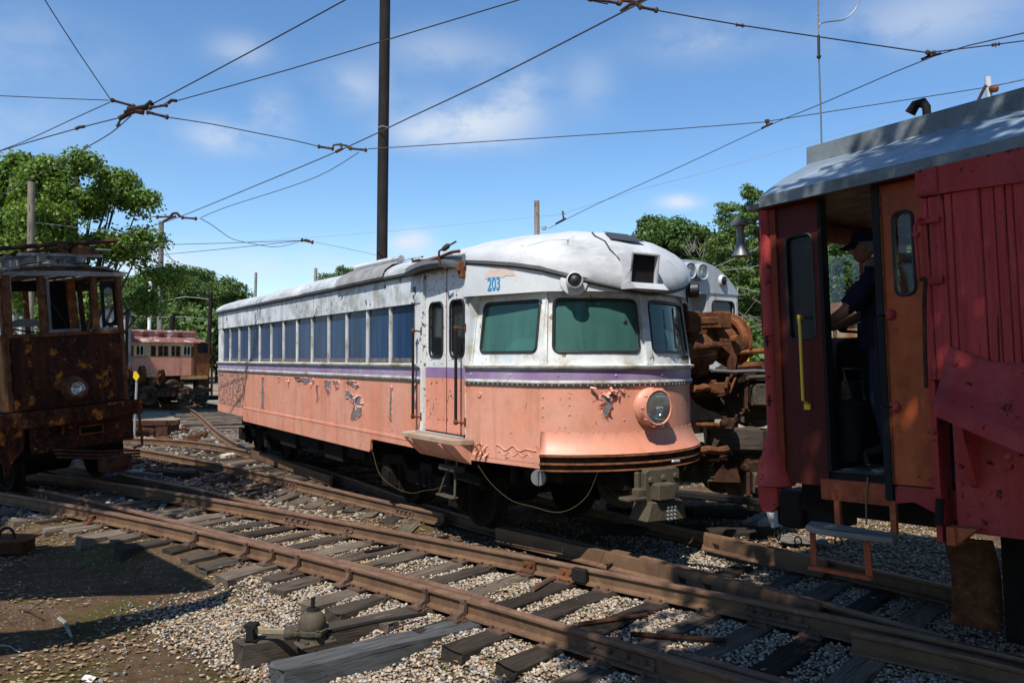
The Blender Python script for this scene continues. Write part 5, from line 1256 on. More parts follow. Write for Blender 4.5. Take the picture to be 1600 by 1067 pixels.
# roof hood: sloping sheet round the cab end, grey eave board, raised deck
def bow(y, k): return k * (1 - ((y + W2 / 2) / (W2 / 2 + .1)) ** 2)
def eave_path(z, inset, xe, b, xback=-6.5):
    ys = np.linspace(.12 - inset, -W2 - .12 + inset, 13)
    P = [Vector((xback, ys[0], z))] + [Vector((x, ys[0], z)) for x in (-4, -2.5, -1.2, -.4)]
    P += [Vector((xe + bow(y, b) - bow(ys[0], b), y, z)) for y in ys]
    P += [Vector((-2.5, ys[-1], z)), Vector((xback, ys[-1], z))]
    return P
XE = lx(1186, 320, .12); XT = XE - .02
e0, e1, e2, e3, e4 = eave_path(3.355, .02, XE - .02, .10), eave_path(3.36, .0, XE, .10), eave_path(3.45, .0, XE, .10), eave_path(3.64, .33, XE - .0, .08), eave_path(3.84, .74, XE - .02, .05)
mb = MB(); mb.grid([e0, e1, e2]); mb.build('eave_board', M['greyfascia'], lo, True)
mb = MB(); mb.grid([e2, e3, e4]); mb.build('roof_sheet', M['bluegrey'], lo, True)
e5, e6 = eave_path(3.835, .73, XE, .05), eave_path(3.99, .74, XE, .05)
mb = MB(); mb.grid([e5, e6]); n = len(e6); mb.f.append(tuple(range(n, 2 * n))); mb.build('roof_deck', M['greyfascia'], lo)
mb = MB(); mb.f.append(tuple(range(n))); mb.v = [tuple(p) for p in e0]; mb.build('soffit', M['maroon'], lo)
xs = lx(1370); mb = MB(); mb.tube([(-1.05, -.85, 4.03), (-1.05, -.85, 4.12), (-1.02, -.86, 4.17), (-.96, -.86, 4.17), (-.91, -.86, 4.11)], [.035, .035, .04, .04, .045], 8); mb.build('roof_vent_pipe', M['black'], lo, True)
# air horn at the corner
hp = Vector((.10, .12, 2.98)); mb = MB(); mb.lathe([(.085, 0), (.07, .03), (.035, .10), (.03, .22), (.045, .26)], hp, (0, 0, 1), 16); mb.lathe([(.07, .26), (.075, .28), (.07, .31)], hp, (0, 0, 1), 14); mb.tube([hp + Vector((0, 0, .29)), hp + Vector((-.06, -.10, .29))], .015, 6); mb.build('air_horn', M['steelgrey'], lo, True)
# step board hung on straps
z1 = lz(1330, 836, .2); mb = MB()
sb = [(lx(1259, 832, .17), .17), (lx(1272, 838, .24), .24), (lx(1330, 842, .24), .24), (lx(1395, 838, .2), .20), (lx(1402, 836, .02), .02), (lx(1300, 822, -.05), -.05), (lx(1266, 820, -.03), -.03)]
mb.prism(sb, z1 - .022, z1 + .022, lambda p, q, a: (p, q, a)); mb.build('step_board', M['greywood'], lo, bev=.008)
xl, xr2 = lx(1305, 790), lx(1392, 790)
MB().bb(xl - .022, xl + .022, -.055, -.02, z1, zs - .05).build('step_strap', M['rustred'], lo); MB().bb(xr2 - .022, xr2 + .022, -.055, -.02, z1 - .0, zs - .1).build('step_strap', M['rustred'], lo)
xl2, xr3 = lx(1271, 860, .18), lx(1356, 870, .18); zb = lz(1310, 893, .18)
mb = MB(); mb.box((xl2, .18, (z1 + zb) / 2), (.045, .012, z1 - zb)); mb.box((xr3, .18, (z1 + zb) / 2), (.05, .012, z1 - zb), ry=.05); mb.box(((xl2 + xr3) / 2, .19, zb), (xl2 - xr3 + .06, .05, .03)); mb.build('step_stirrup', M['rustred'], lo)
for px in (1247, 1310): mb = MB(); mb.tube([Vector((lx(px, 845, .18), .18, lz(px, 845, .18))) + Vector((.03 * math.cos(a), 0, .035 * math.sin(a))) for a in np.linspace(0, 2 * PI, 12)], .006, 5); mb.build('ring', M['black'], lo)
# frame, coupler, trucks
mb = MB(); mb.prism([(x_d - .3, 1.13), (x_c - .01, 1.13), (x_c - .01, 1.0), (lx(1425, 785), lz(1425, 785)), (lx(1478, 812), lz(1478, 812)), (x_d - .3, lz(1478, 812))], -.06, -.03, lambda p, q, a: (p, a, q)); mb.build('frame_sill', M['redsteel'], lo)
mb = MB(); mb.bb(-6, -.3, -W2 + .3, -.35, .80, 1.1); mb.bb(-.3, .15, -1.9, -.7, .75, 1.1); mb.build('underframe', M['under'], lo)
mb = MB(); mb.box((.32, -1.3, .66), (.60, .20, .24)); mb.box((.55, -1.28, .66), (.24, .34, .36)); mb.box((.72, -1.28, .64), (.12, .14, .34)); cpl = mb.build('coupler', M['black'], lo, bev=.02)
mb = MB(); mb.tube([Vector((.66, -1.05, .42)) + Vector((.025 * math.cos(a), 0, .06 * math.sin(a))) for a in np.linspace(0, 2 * PI, 12)], .008, 5); mb.build('coupler_ring', M['black'], cpl)
bogie(lo, 'truck', (-3.6, -W2 / 2, 0.15), 0, 2.0, .42, 'under', 'under', .8, 1.0)
# snow-plow wing folded along the side: planks, head board, steel moldboard
WY = .16
xw0, xw1 = lx(1443, 420, WY), lx(1640, 420, WY)
edges = [1441, 1455, 1480, 1493, 1538, 1560, 1577, 1590, 1618, 1660]
ztop = lambda x: 2.98 + .0 * x
for i in range(len(edges) - 1):
    a, b = lx(edges[i], 430, WY), lx(edges[i + 1], 430, WY); mb = MB(); mb.bb(b + .003, a - .003, WY - .05, WY + (.004 if i % 2 else 0) , 1.9, 3.16); mb.build('plank', M['redwood'], lo, bev=.006)
mb = MB(); z0a, z0b = lz(1443, 307, WY), lz(1600, 285, WY); z1a, z1b = lz(1443, 266, WY), lz(1600, 231, WY)
mb.prism([(xw0 + .004, z0a), (lx(1600, 285, WY), z0b), (xw1, z0b + .0), (xw1, z1b), (lx(1600, 231, WY), z1b), (xw0 + .004, z1a)], WY - .06, WY + .03, lambda p, q, a: (p, a, q)); hb = mb.build('head_board', M['redsteel'], lo)
mb = MB(); mb.prism([(xw0 + .008, z0a + .005), (lx(1468, 290, WY), z0a + .01), (lx(1468, 290, WY), z1a), (xw0 + .008, z1a - .005)], WY + .031, WY + .04, lambda p, q, a: (p, a, q))
for px, py in ((1449, 275), (1464, 270), (1464, 280), (1464, 292), (1448, 300), (1462, 297)): mb.lathe([(.008, 0), (.005, .006)], (lx(px, py, WY), WY + .04, lz(px, py, WY)), (0, 1, 0), 6)
mb.build('corner_plate', M['redsteel'], hb)
# edge strip and post of the wing
mb = MB(); mb.bb(xw0 - .03, xw0 + .01, -.03, WY - .01, .80, 3.0); mb.build('wing_post', M['redsteel'], lo)
# curved moldboard: rolls out at the bottom, lip along its edge
rows = []
for t in np.linspace(0, 1, 12):
    zz = [(WY + .02, 0), (WY + .03, .1), (WY + .05, .25), (WY + .10, .42), (WY + .18, .60), (WY + .29, .78), (WY + .36, .9)]
    px = 1483 + (1660 - 1483) * t; top = 541 + 22 * min(1, t * 2.6) + 6 * t; 
    pxb = 1456 + (1660 - 1456) * t; bot = 640 + (703 - 640) * (pxb - 1456) / 144
    row = []
    for y, k in zz:
        pp = px + (pxb - px) * k; row.append((lx(pp, top + (bot - top) * k, y), y, lz(pp, top + (bot - top) * k, y)))
    rows.append(row)
mb = MB(); mb.grid(rows); mo = mb.build('moldboard', M['redsteel'], lo, True); sm = mo.modifiers.new('thickness', 'SOLIDIFY'); sm.thickness = .014
lip = [r[-1] for r in rows]; mb = MB(); mb.grid([[(x, y + .0, z) for x, y, z in lip], [(x, y + .015, z - .075) for x, y, z in lip]]); lp = mb.build('moldboard_lip', M['redsteel'], mo); sm = lp.modifiers.new('thickness', 'SOLIDIFY'); sm.thickness = .014
for px, py, y in ((1491, 569, WY + .05), (1481, 635, WY + .19), (1459, 673, WY + .37), (1560, 661, WY + .22), (1587, 657, WY + .2), (1573, 690, WY + .30), (1575, 714, WY + .38)): mb = MB(); mb.lathe([(.022, -.02), (.020, .008), (.008, .016)], (lx(px, py, y), y, lz(px, py, y)), (0, 1, .3), 10); mb.build('bolt_head', M['redsteel'], mo)
# lower plate with its bracket and cutting edge
mb = MB(); mb.bb(xw1, lx(1487, 760, WY), WY - .09, WY - .06, lz(1540, 838, WY), 2.0)
for px, py in ((1494, 698), (1494, 730), (1495, 755), (1505, 805), (1526, 790), (1540, 770)): mb.lathe([(.02, 0), (.014, .012)], (lx(px, py, WY), WY - .06, lz(px, py, WY)), (0, 1, 0), 8)
mb.build('lower_plate', M['redsteel'], lo)
mb = MB(); mb.prism([(.0, 1.68), (.22, 1.62), (.20, 1.52), (.05, 1.20), (0, 1.18)], lx(1522, 700, WY), lx(1511, 700, WY), lambda p, q, a: (a, WY - .06 + p, q)); mb.build('bracket', M['redsteel'], lo)
mb = MB(); mb.prism([(lx(1484, 822, WY), lz(1484, 822, WY)), (lx(1530, 826, WY), lz(1530, 826, WY)), (lx(1505, 845, WY), lz(1505, 845, WY)), (lx(1486, 850, WY), lz(1486, 850, WY))], WY - .05, WY + .03, lambda p, q, a: (p, a, q)); mb.bb(lx(1497, 835, WY), lx(1484, 835, WY), WY - .08, WY + .05, lz(1490, 850, WY), lz(1490, 822, WY)); mb.build('hinge_foot', M['rustred'], lo)
xg = lx(1457, 347); mb = MB(); mb.tube([(xg, WY + .01, lz(1457, 347)), (xg - .01, WY + .08, lz(1457, 348)), (xg + .01, WY + .08, lz(1460, 360)), (xg - .0, WY + .08, lz(1462, 440)), (xg - .02, WY + .01, lz(1466, 441))], .013, 8); mb.box((xg - .06, WY + .02, lz(1472, 349)), (.14, .03, .035)); mb.box((xg - .07, WY + .02, lz(1482, 440)), (.12, .03, .05)); mb.lathe([(.02, 0), (.02, .05)], (xg + .0, WY + .06, lz(1457, 372)), (0, 1, 0), 8); mb.build('grab_iron', M['redsteel'], lo, True)
mb = MB(); P = [Vector((lx(1470, 437), WY + .09, lz(1470, 437))), Vector((lx(1474, 445), WY + .10, lz(1474, 445))), Vector((lx(1471, 470), WY + .09, lz(1471, 470))), Vector((lx(1472, 540), WY + .09, lz(1472, 540))), Vector((lx(1474, 605), WY + .09, lz(1474, 605)))]; mb.tube(catmull(P, .05), .014, 7); mb.build('chain_rope', M['rust_dark'], lo, True)
mb = MB(); mb.tube([(lx(1486, 775), WY + .0, lz(1486, 775)), (lx(1486, 815), WY + .02, lz(1486, 815))], .03, 8); mb.build('hinge_pin', M['black'], lo)
mb = MB(); mb.box((lx(1462, 751), -.0, lz(1462, 751)), (.09, .05, .015)); mb.box((lx(1466, 747), -.03, lz(1466, 747)), (.04, .03, .03)); mb.build('latch', M['redsteel'], lo)
# rusty plow blade standing at the rail, under the body
pb = on_z(1520, 985, -.05); mb = MB(); rows = []
bl = Matrix.Translation(OL) @ Matrix.Rotation(math.atan2(dL.y, dL.x), 4, 'Z') @ Matrix.Rotation(.04, 4, 'Y'); bli = bl.inverted(); pl = bli @ pb
for s_ in np.linspace(0, .34, 5):
    rows.append([(pl.x + .16 - s_ + .02 * k, pl.y + .02 - .09 * math.sin(k * PI) - .25 * s_, pl.z + .02 + .70 * k) for k in np.linspace(0, 1, 9)])
mb.grid(rows); bo = mb.build('plow_blade', M['rust'], lo, True); sm = bo.modifiers.new('thickness', 'SOLIDIFY'); sm.thickness = .025
mb = MB(); mb.bb(pl.x - .24, pl.x - 3.2, pl.y - .9, pl.y + .0, -.12, .9); mb.build('underframe_shade_box', M['under'], lo)  # black box filling in the deep shade under the body

# the trolley rope / whip on its roof
an = empty('whip_antenna', at_y(1284, 233, 7.45), label='tall thin whip aerial with black sleeve standing on the blue grey roof', cat='aerial')
def loc_(o, ps): return [p - o.location for p in ps]
Yw = 7.45
mb = MB(); mb.tube(loc_(an, [at_y(1284, 236, Yw), at_y(1282, 160, Yw), at_y(1279.5, 90, Yw)]), .0075, 6); mb.build('rod', M['steelgrey'], an)
mb = MB(); mb.tube(loc_(an, [at_y(1279.5, 92, Yw), at_y(1279, 56, Yw)]), .0135, 8); mb.lathe([(.01, 0), (.022, .005), (.022, .02), (.01, .025)], at_y(1279.5, 91, Yw) - an.location, n=8); mb.build('sleeve', M['rubber'], an)
mb = MB(); mb.tube(loc_(an, [at_y(1279, 56, Yw), at_y(1278, -60, Yw)]), .006, 6); mb.build('upper_rod', M['greywood'], an)
mb = MB(); mb.tube(catmull(loc_(an, [at_y(1280, 42, Yw), at_y(1282, 37, Yw), at_y(1296, 34, Yw), at_y(1318, 31, Yw), at_y(1335, 17, Yw), at_y(1344, -5, Yw), at_y(1346, -40, Yw)]), .03), .006, 6); mb.build('lead', M['steelgrey'], an)

# drawbar between the two couplers
q0, q1 = car_pt(.18, .0, .70), OL + dL * .75 + nL * -1.28 + Vector((0, 0, .64))
db = empty('drawbar', (q0 + q1) / 2, label='dark iron drawbar coupling the streetcar to the red locomotive', cat='drawbar')
mb = MB(); v = (q1 - q0); L = v.length; mb.box((0, 0, 0), (L, .085, .075), rz=0); b_ = mb.build('bar', M['black'], db, bev=.015); b_.rotation_euler = (0, -math.asin(v.z / L), math.atan2(v.y, v.x))
mb = MB(); mb.box(v * .40, (.14, .13, .12), rz=math.atan2(v.y, v.x)); mb.build('collar', M['black'], db, bev=.01)

# ================================================================== PERSON in the cab
def person():
    hd = at_y(1350, 385, 6.55); base = Vector((hd.x, hd.y, 0)) - ((dL * .80 + Vector((-.7, 0, 0)) * .5).normalized() * .165) + Vector((0, 0, hd.z - 1.72))
    root = empty('person', base, label='person in navy shirt and dark baseball cap leaning on the controls in the red cab', cat='person')
    f = (dL * .80 + Vector((-.7, 0, 0)) * .5).normalized(); s = Vector((-f.y, f.x, 0)); up = Vector((0, 0, 1))       # forward, left hand side
    P = lambda a, b, c: f * a + s * b + up * c
    verts, rad, edges, ids = [], [], [], {}
    def J(n, p, r, par=None):
        ids[n] = len(verts); verts.append(p); rad.append(r)
        if par: edges.append((ids[par], ids[n]))
    J('pelvis', P(0, 0, .95), .17); J('waist', P(.03, 0, 1.10), .175, 'pelvis'); J('chest', P(.05, 0, 1.32), .18, 'waist'); J('upper', P(.06, 0, 1.46), .14, 'chest'); J('neck', P(.10, 0, 1.56), .062, 'upper'); J('head0', P(.13, 0, 1.62), .068, 'neck')
    for sd, sg in (('l', 1), ('r', -1)):
        J('hip' + sd, P(.0, sg * .10, .88), .115, 'pelvis'); J('thigh' + sd, P(.02, sg * .11, .68), .095, 'hip' + sd); J('knee' + sd, P(.03 + .02 * sg, sg * .11, .48), .07, 'thigh' + sd); J('calf' + sd, P(.0, sg * .11, .30), .063, 'knee' + sd); J('ankle' + sd, P(-.02, sg * .11, .09), .045, 'calf' + sd); J('toe' + sd, P(.14, sg * .13, .035), .04, 'ankle' + sd)
        J('sh' + sd, P(.07, sg * .19, 1.43), .078, 'upper'); J('el' + sd, P(.20 + .04 * (sg > 0), sg * .26, 1.18), .055, 'sh' + sd); J('wr' + sd, P(.43, sg * .20, 1.075), .033, 'el' + sd); J('palm' + sd, P(.50, sg * .195, 1.055), .032, 'wr' + sd)
    me = bpy.data.meshes.new('body'); me.from_pydata(verts, edges, []); o = bpy.data.objects.new('body', me); COL.objects.link(o)
    sk = o.modifiers.new('skin', 'SKIN'); sub = o.modifiers.new('sub', 'SUBSURF'); sub.levels = 2; sub.render_levels = 2
    for i, v in enumerate(me.skin_vertices[0].data): v.radius = (rad[i], rad[i]); v.use_root = (i == 0)
    dg = bpy.context.evaluated_depsgraph_get(); m2 = bpy.data.meshes.new_from_object(o.evaluated_get(dg)); o.modifiers.clear(); o.data = m2; bpy.data.meshes.remove(me)
    m2.materials.clear()
    for k in ('navy', 'skin', 'jeans', 'black'): m2.materials.append(M[k])
    for p in m2.polygons:
        c = p.center; p.use_smooth = True; fr = c.dot(f); lat = abs(c.dot(s))
        if c.z < .10: i = 3
        elif c.z < .97 and lat < .26 and fr < .25: i = 2
        elif c.z > 1.545: i = 1
        elif fr > .215 and lat > .12: i = 1
        else: i = 0
        p.material_index = i
    o.parent = root
    # head
    hc = P(.165, 0, 1.715); mb = MB(); rows = []
    for j in range(17):
        t = PI * j / 16; row = []
        for k in range(24):
            a = 2 * PI * k / 24; ca, sa = math.cos(a), math.sin(a); x, y, z = .100 * math.sin(t) * ca, .078 * math.sin(t) * sa, .128 * math.cos(t)
            if z < -.03: x = x * (1 - .18 * min(1, (-z - .03) / .09)) + .012; y *= 1 - .30 * min(1, (-z - .03) / .09)
            if ca > .9 and -.05 < z < .015: x += (.030 - abs(z + .03) * .75) * (ca - .9) * 10 * (1 if abs(sa) < .25 else .3)     # nose
            if ca > .75 and .0 < z < .045: x -= .008 * (abs(sa) > .2)           # eye sockets
            if ca > .75 and -.075 < z < -.062: x -= .007
            if ca > .7 and z < -.09: x += .010
            row.append(hc + f * x + s * y + up * z)
        rows.append(row)
    mb.grid(rows, close=True); h = mb.build('head', M['skin'], root, 'all')
    for sg in (-1, 1):
        mb = MB(); mb.lathe([(.004, -.01), (.026, -.006), (.032, .006), (.022, .014)], hc + s * sg * .076 - f * .012 - up * .01, s * sg - f * .3, 12); mb.build('ear', M['skin'], h, 'all')
        mb = MB(); mb.lathe([(.002, -.006), (.011, 0), (.002, .006)], hc + f * .088 + s * sg * .03 + up * .022, f, 10); mb.build('eye', M['rubber'], h, 'all')
        mb = MB(); mb.tube([hc + f * .105 + s * sg * (.03 + .024 * math.cos(a)) + up * (.02 + .02 * math.sin(a)) for a in np.linspace(0, 2 * PI, 14)] , .0025, 5); mb.tube([hc + f * .10 + s * sg * .055 + up * .025, hc + s * sg * .082 + up * .02], .0022, 5); mb.build('glasses', M['black'], h)
    mb = MB(); rows = []
    for j in range(8):
        t = PI / 2 * j / 7; rows.append([hc + f * (-.004 + .112 * math.sin(PI / 2 - t) * math.cos(a)) + s * (.090 * math.sin(PI / 2 - t) * math.sin(a)) + up * (.035 + .125 * math.sin(t)) for a in np.linspace(0, 2 * PI, 25)[:-1]])
    mb.grid(rows, close=True); cap = mb.build('cap', M['navy'], root, 'all')
    mb = MB(); mb.grid([[hc + f * (.085 * math.cos(a) + r * .115 * max(0, math.cos(a)) ** .8) + s * .088 * math.sin(a) + up * (.045 - r * .045 - .02 * r * abs(math.sin(a))) for a in np.linspace(-1.35, 1.35, 13)] for r in (0, .35, .7, 1)]); br = mb.build('cap_brim', M['navy'], cap, 'all'); sm = br.modifiers.new('t', 'SOLIDIFY'); sm.thickness = .006
    mb = MB(); mb.grid([[hc + f * (-.004 + .104 * math.cos(a)) + s * .083 * math.sin(a) + up * z for a in np.linspace(1.9, 2 * PI - 1.9, 14)] for z in (.05, .0, -.045)]); mb.build('hair', M['steelgrey'], h, 'all')
    # hands: palm continues from the wrist, fingers curl round the handle
    for sg in (-1, 1):
        pc = P(.50, sg * .195, 1.055); mb = MB()
        for k in range(4):
            b = pc + s * (.028 - .019 * k) + f * .022; L = (.034, .040, .038, .030)[k]
            mb.tube([b - f * .02, b + f * L * .8 + up * .004, b + f * (L + .018) - up * .018, b + f * (L + .006) - up * .040], [.0105, .0098, .0090, .0075], 7)
        mb.tube([pc - f * .025 - s * sg * .020, pc + f * .008 - s * sg * .046 - up * .006, pc + f * .036 - s * sg * .048 - up * .022], [.013, .0115, .009], 7); mb.build('fingers', M['skin'], root, 'all')
    # shirt hem, sleeve cuffs
    mb = MB()
    for sg in (-1, 1):
        a, b = P(.07, sg * .19, 1.43), P(.20 + .04 * (sg > 0), sg * .26, 1.18); mb.tube([a.lerp(b, .25), a.lerp(b, .6), a.lerp(b, .88)], [.085, .082, .080], 12, False)
    mb.tube([P(.0, 0, .90), P(.02, 0, 1.0), P(.03, 0, 1.1)], [.205, .20, .19], 16, False); mb.build('shirt', M['navy'], root, 'all')
person()

# ================================================================== STACK OF TRUCKS behind the nose
gz = lambda x, y: float(ground_h(np.array([x]), np.array([y]))[0])
t1 = bogie(None, 'railway_truck', (2.45, 11.15, .16), math.radians(-9), 1.7, .40, 'rust_dark', 'iron_olive', .78, .95)
tag(t1, 'lower of the two stacked rusty trucks standing on the ground', 'railway truck', 'spare trucks stacked behind the streetcar')
t2 = copy_tree(t1); t2.location = (2.40, 11.2, 1.24); t2.rotation_euler = (0, 0, math.radians(-6)); tag(t2, 'upper of the two stacked rusty trucks resting on wood blocks', 'railway truck', 'spare trucks stacked behind the streetcar')
def block(c, d, rz, label, m='greywood', rx=0, ry=0, name='timber_block', cat='timber'):
    me = tie_mesh(d[0], d[1], d[2], random.random(), M[m]); o = inst(me, name, None, (c[0], c[1], c[2] + d[2] / 2), rz, rx, ry); tag(o, label, cat); return o
block(at_y(1145, 684, 10.1), (.66, .26, .26), -.1, 'mossy timber block wedged between the stacked trucks, left one', 'tie_dark')
block(at_y(1205, 684, 10.2), (.60, .22, .22), -.05, 'mossy timber block wedged between the stacked trucks, right one', 'tie_dark')
block((2.3, 10.5, -.22), (2.2, .26, .24), -.1, 'long dark timber under the stacked trucks, near one', 'tie_dark'); block((2.5, 11.9, -.22), (2.2, .26, .24), -.1, 'long dark timber under the stacked trucks, far one', 'tie_dark')
# wheelset with its traction motor on top
wa = empty('motor_wheelset', (0, 0, 0), label='big rusty flanged wheel and axle with traction motor on top of the stack', cat='wheelset')
wax = Vector((.86, .50, .06)).normalized(); wcn = at_y(1141, 533, 10.6); r = .325
wa.location = wcn
mb = MB(); mb.lathe([(.04, .16), (.10, .16), (.10, .10), (.20, .05), (r - .06, .06), (r - .05, .09), (r - .005, .09), (r, .0), (r + .035, -.005), (r + .035, -.035), (r - .06, -.05), (.22, -.06), (.11, -.10), (.05, -.10)], (0, 0, 0), -wax, 32, True)
mb.build('wheel', M['rust_orange'], wa, True)
mb = MB(); mb.lathe([(.05, -.35), (.06, -.34), (.06, .2), (.075, .21), (.075, 1.5), (.06, 1.5)], (0, 0, 0), -wax, 14); mb.build('axle', M['rust'], wa, True)
mb = MB(); mb.lathe([(.2, .20), (.27, .21), (.27, .40), (.24, .44), (.15, .45)], Vector((0, 0, .02)), -wax, 20); mb.build('gear_case', M['rust'], wa, True)
sd = Vector((-wax.y, wax.x, 0)).normalized()
mb = MB(); c = -wax * 1.02 - sd * .22 + Vector((0, 0, -.08)); mb.lathe([(.12, -.42), (.21, -.4), (.23, -.3), (.23, .28), (.21, .38), (.12, .42)], c, wax, 12); mb.build('traction_motor', M['rust'], wa, True)
for q, d in ((-.55, (.22, .34, .22)), (-1.05, (.24, .30, .26)), (-.78, (.10, .5, .10)), (-1.35, (.2, .2, .3))):
    mb = MB(); mb.box(wax * q - sd * .30 + Vector((0, 0, .28)), d, rz=math.atan2(wax.y, wax.x)); mb.build('motor_lug', M['rust'], wa, bev=.02)
mb = MB(); mb.tube([-wax * .35 - sd * .42 + Vector((0, 0, -.02)), -wax * 1.5 - sd * .42 + Vector((0, 0, -.04))], .055, 10); mb.cyl(-wax * .42 - sd * .46 + Vector((0, 0, .03)), -wax * .42 - sd * .56 + Vector((0, 0, .03)), .06, 10); mb.build('suspension_bar', M['rust'], wa, True)
mb = MB(); mb.prism([(-.25, .12), (.2, .08), (.22, -.02), (.08, -.10), (.02, -.35), (-.05, -.40), (-.06, -.10), (-.22, .02)], 0, .07, lambda p, q, a: -wax * (.42 - p) - sd * (.40 + a) + Vector((0, 0, q - .06))); mb.build('nose_casting', M['rust'], wa, bev=.01)
mb = MB(); mb.box(wax * .30 + sd * .2 + Vector((0, 0, .02)), (.35, .06, .05), rz=.5); mb.build('lever', M['rust_orange'], wa)
# loose iron lying over the trucks
r_ = random.Random(8)
lab = ['long brown rusty bar bent across the top truck', 'orange rusty flat bar lying over the upper truck', 'thin straight grey rod lying on the upper truck', 'short thick rusty bar beside the gear case', 'rusty brake rod sticking out beside the nose', 'orange pipe poking out below the drum', 'yellowish pipe low beside the bumper', 'thin brown rod below the yellowish pipe', 'heavy dark pipe in the shade of the upper truck', 'short grey bar near the loco post', 'rusty hook lever in the stack', 'thick rusty beam end behind the headlight']
spec = [((1078, 553), (1228, 548), 10.2, .035, 'rust_orange'), ((1085, 560), (1175, 553), 10.3, .04, 'rust_orange'), ((1112, 579), (1210, 581), 9.9, .022, 'steelgrey'), ((1150, 573), (1225, 570), 10.1, .05, 'rust'), ((1082, 607), (1106, 606), 9.4, .045, 'rust_orange'), ((1080, 662), (1128, 666), 9.6, .035, 'rust_orange'), ((1090, 705), (1136, 702), 9.4, .05, 'rust'), ((1105, 718), (1136, 717), 9.5, .015, 'rust_orange'), ((1082, 614), (1120, 612), 9.6, .05, 'rust_dark'), ((1168, 590), (1214, 588), 9.9, .03, 'iron_olive'), ((1140, 612), (1150, 588), 9.8, .016, 'rust'), ((1083, 590), (1100, 575), 10.0, .05, 'rust_dark')]
for l, (a, b, Y, rr, m) in zip(lab, spec):
    p, q = at_y(*a, Y), at_y(*b, Y + .25); c = (p + q) / 2; mb = MB(); w = Vector((0, 0, r_.uniform(-.012, .012))); mb.tube([p - c, (p - c) * .3 + w, (q - c) * .4 - w, q - c], rr, 8)
    if m in ('steelgrey',): mb.cyl(q - c + Vector((-.03, 0, 0)), q - c + Vector((.03, 0, 0)), rr * 2, 8)
    o = mb.build('scrap_bar', M[m], None, True); o.location = c; tag(o, l, 'scrap iron', 'loose iron on the stacked trucks')
# brake valves and castings lying on the trucks
for (px, py, Y, s, l) in ((1125, 606, 9.7, .22, 'dark valve body clamped on the upper truck'), (1090, 575, 10.0, .25, 'rusty casting lying beside the nose under the drum'), (1178, 728, 9.6, .2, 'cast bracket standing on the lower truck'), (1215, 610, 10.1, .3, 'dark brake drum by the red post'), (1140, 660, 9.8, .18, 'pale worn casting on the timber block'), (1205, 575, 10.2, .2, 'rusty pipe joint near the red post')):
    c = at_y(px, py, Y); mb = MB(); mb.box((0, 0, 0), (s, s * .7, s * .6), rz=r_.random()); mb.lathe([(s * .2, -s * .7), (s * .28, -s * .6), (s * .28, s * .5), (s * .15, s * .6)], (0, 0, 0), (.8, .3, .1), 12); mb.cyl((s * .2, -.1, 0), (s * .3, -.12, s * .6), s * .12, 8); mb.box((-s * .4, -s * .2, s * .2), (s * .3, s * .2, s * .5))
    o = mb.build('casting', M[random.choice(['rust_dark', 'iron_olive', 'rust'])], None, bev=.01); o.location = c; tag(o, l, 'casting', 'loose iron on the stacked trucks')
# yellow and white posts, leaning board, weeds
o = MB().box((0, 0, 0), (.12, .10, 1.0)).build('yellow_post', M['yellow'], None); o.location = at_y(1164, 548, 14.5); tag(o, 'short yellow steel post behind the rusty wheel', 'post')
ps = empty('crossing_signal', at_y(1215, 640, 17), label='white crossing signal mast with red band beside the red loco post', cat='signal')
MB().cyl((0, 0, 0), (0, 0, 1.55), .07, 8).build('mast', M['whiteplain'], ps); MB().cyl((0, 0, 1.0), (0, 0, 1.12), .075, 8).build('band', M['redsteel'], ps)
mb = MB()
for k in range(4): mb.cyl((-.05 + .07 * (k % 2), -.05, 1.5 + .12 * k), (-.05 + .07 * (k % 2), -.16, 1.5 + .12 * k), .09, 10)
mb.build('lamp_head', M['galv'], ps)
# leaning pale boards between the couplers
o = MB().box((0, 0, 0), (.18, .05, .42)).build('leaning_board', M['whitepaint'], None, bev=.006); o.location = at_y(1208, 792, 8.7); o.rotation_euler = (-.35, -.15, .3); tag(o, 'pale painted board leaning behind the drawbar', 'board')
o = MB().box((0, 0, 0), (.10, .04, .40)).build('leaning_board', M['greywood'], None, bev=.006); o.location = at_y(1224, 794, 8.75); o.rotation_euler = (-.3, .2, .3); tag(o, 'narrow tan board leaning beside the pale painted board', 'board')
block(on_z(1190, 812, -.12), (.9, .2, .12), .95, 'split grey timber lying on the ground below the drawbar')
block(on_z(1120, 800, -.12), (.8, .3, .15), .1, 'dark timber lying in the shade below the drawbar', 'tie_dark')
block(on_z(1255, 843, -.12), (.55, .22, .05), -.1, 'flat pale plank on the litter beside the far rail')

# ================================================================== SILVER CAR further right
sc = empty('silver_car', (0, 0, 0), label='silver and white railcar with twin headlights behind the streetcar nose', cat='railcar')
sdv = Vector((-.60, .80, 0)).normalized()          # runs away to the left behind
SO = at_y(1083, 545, 14.2); SO.z = 0; sc.location = SO; sc.rotation_euler = (0, 0, math.atan2(-sdv.y, -sdv.x))
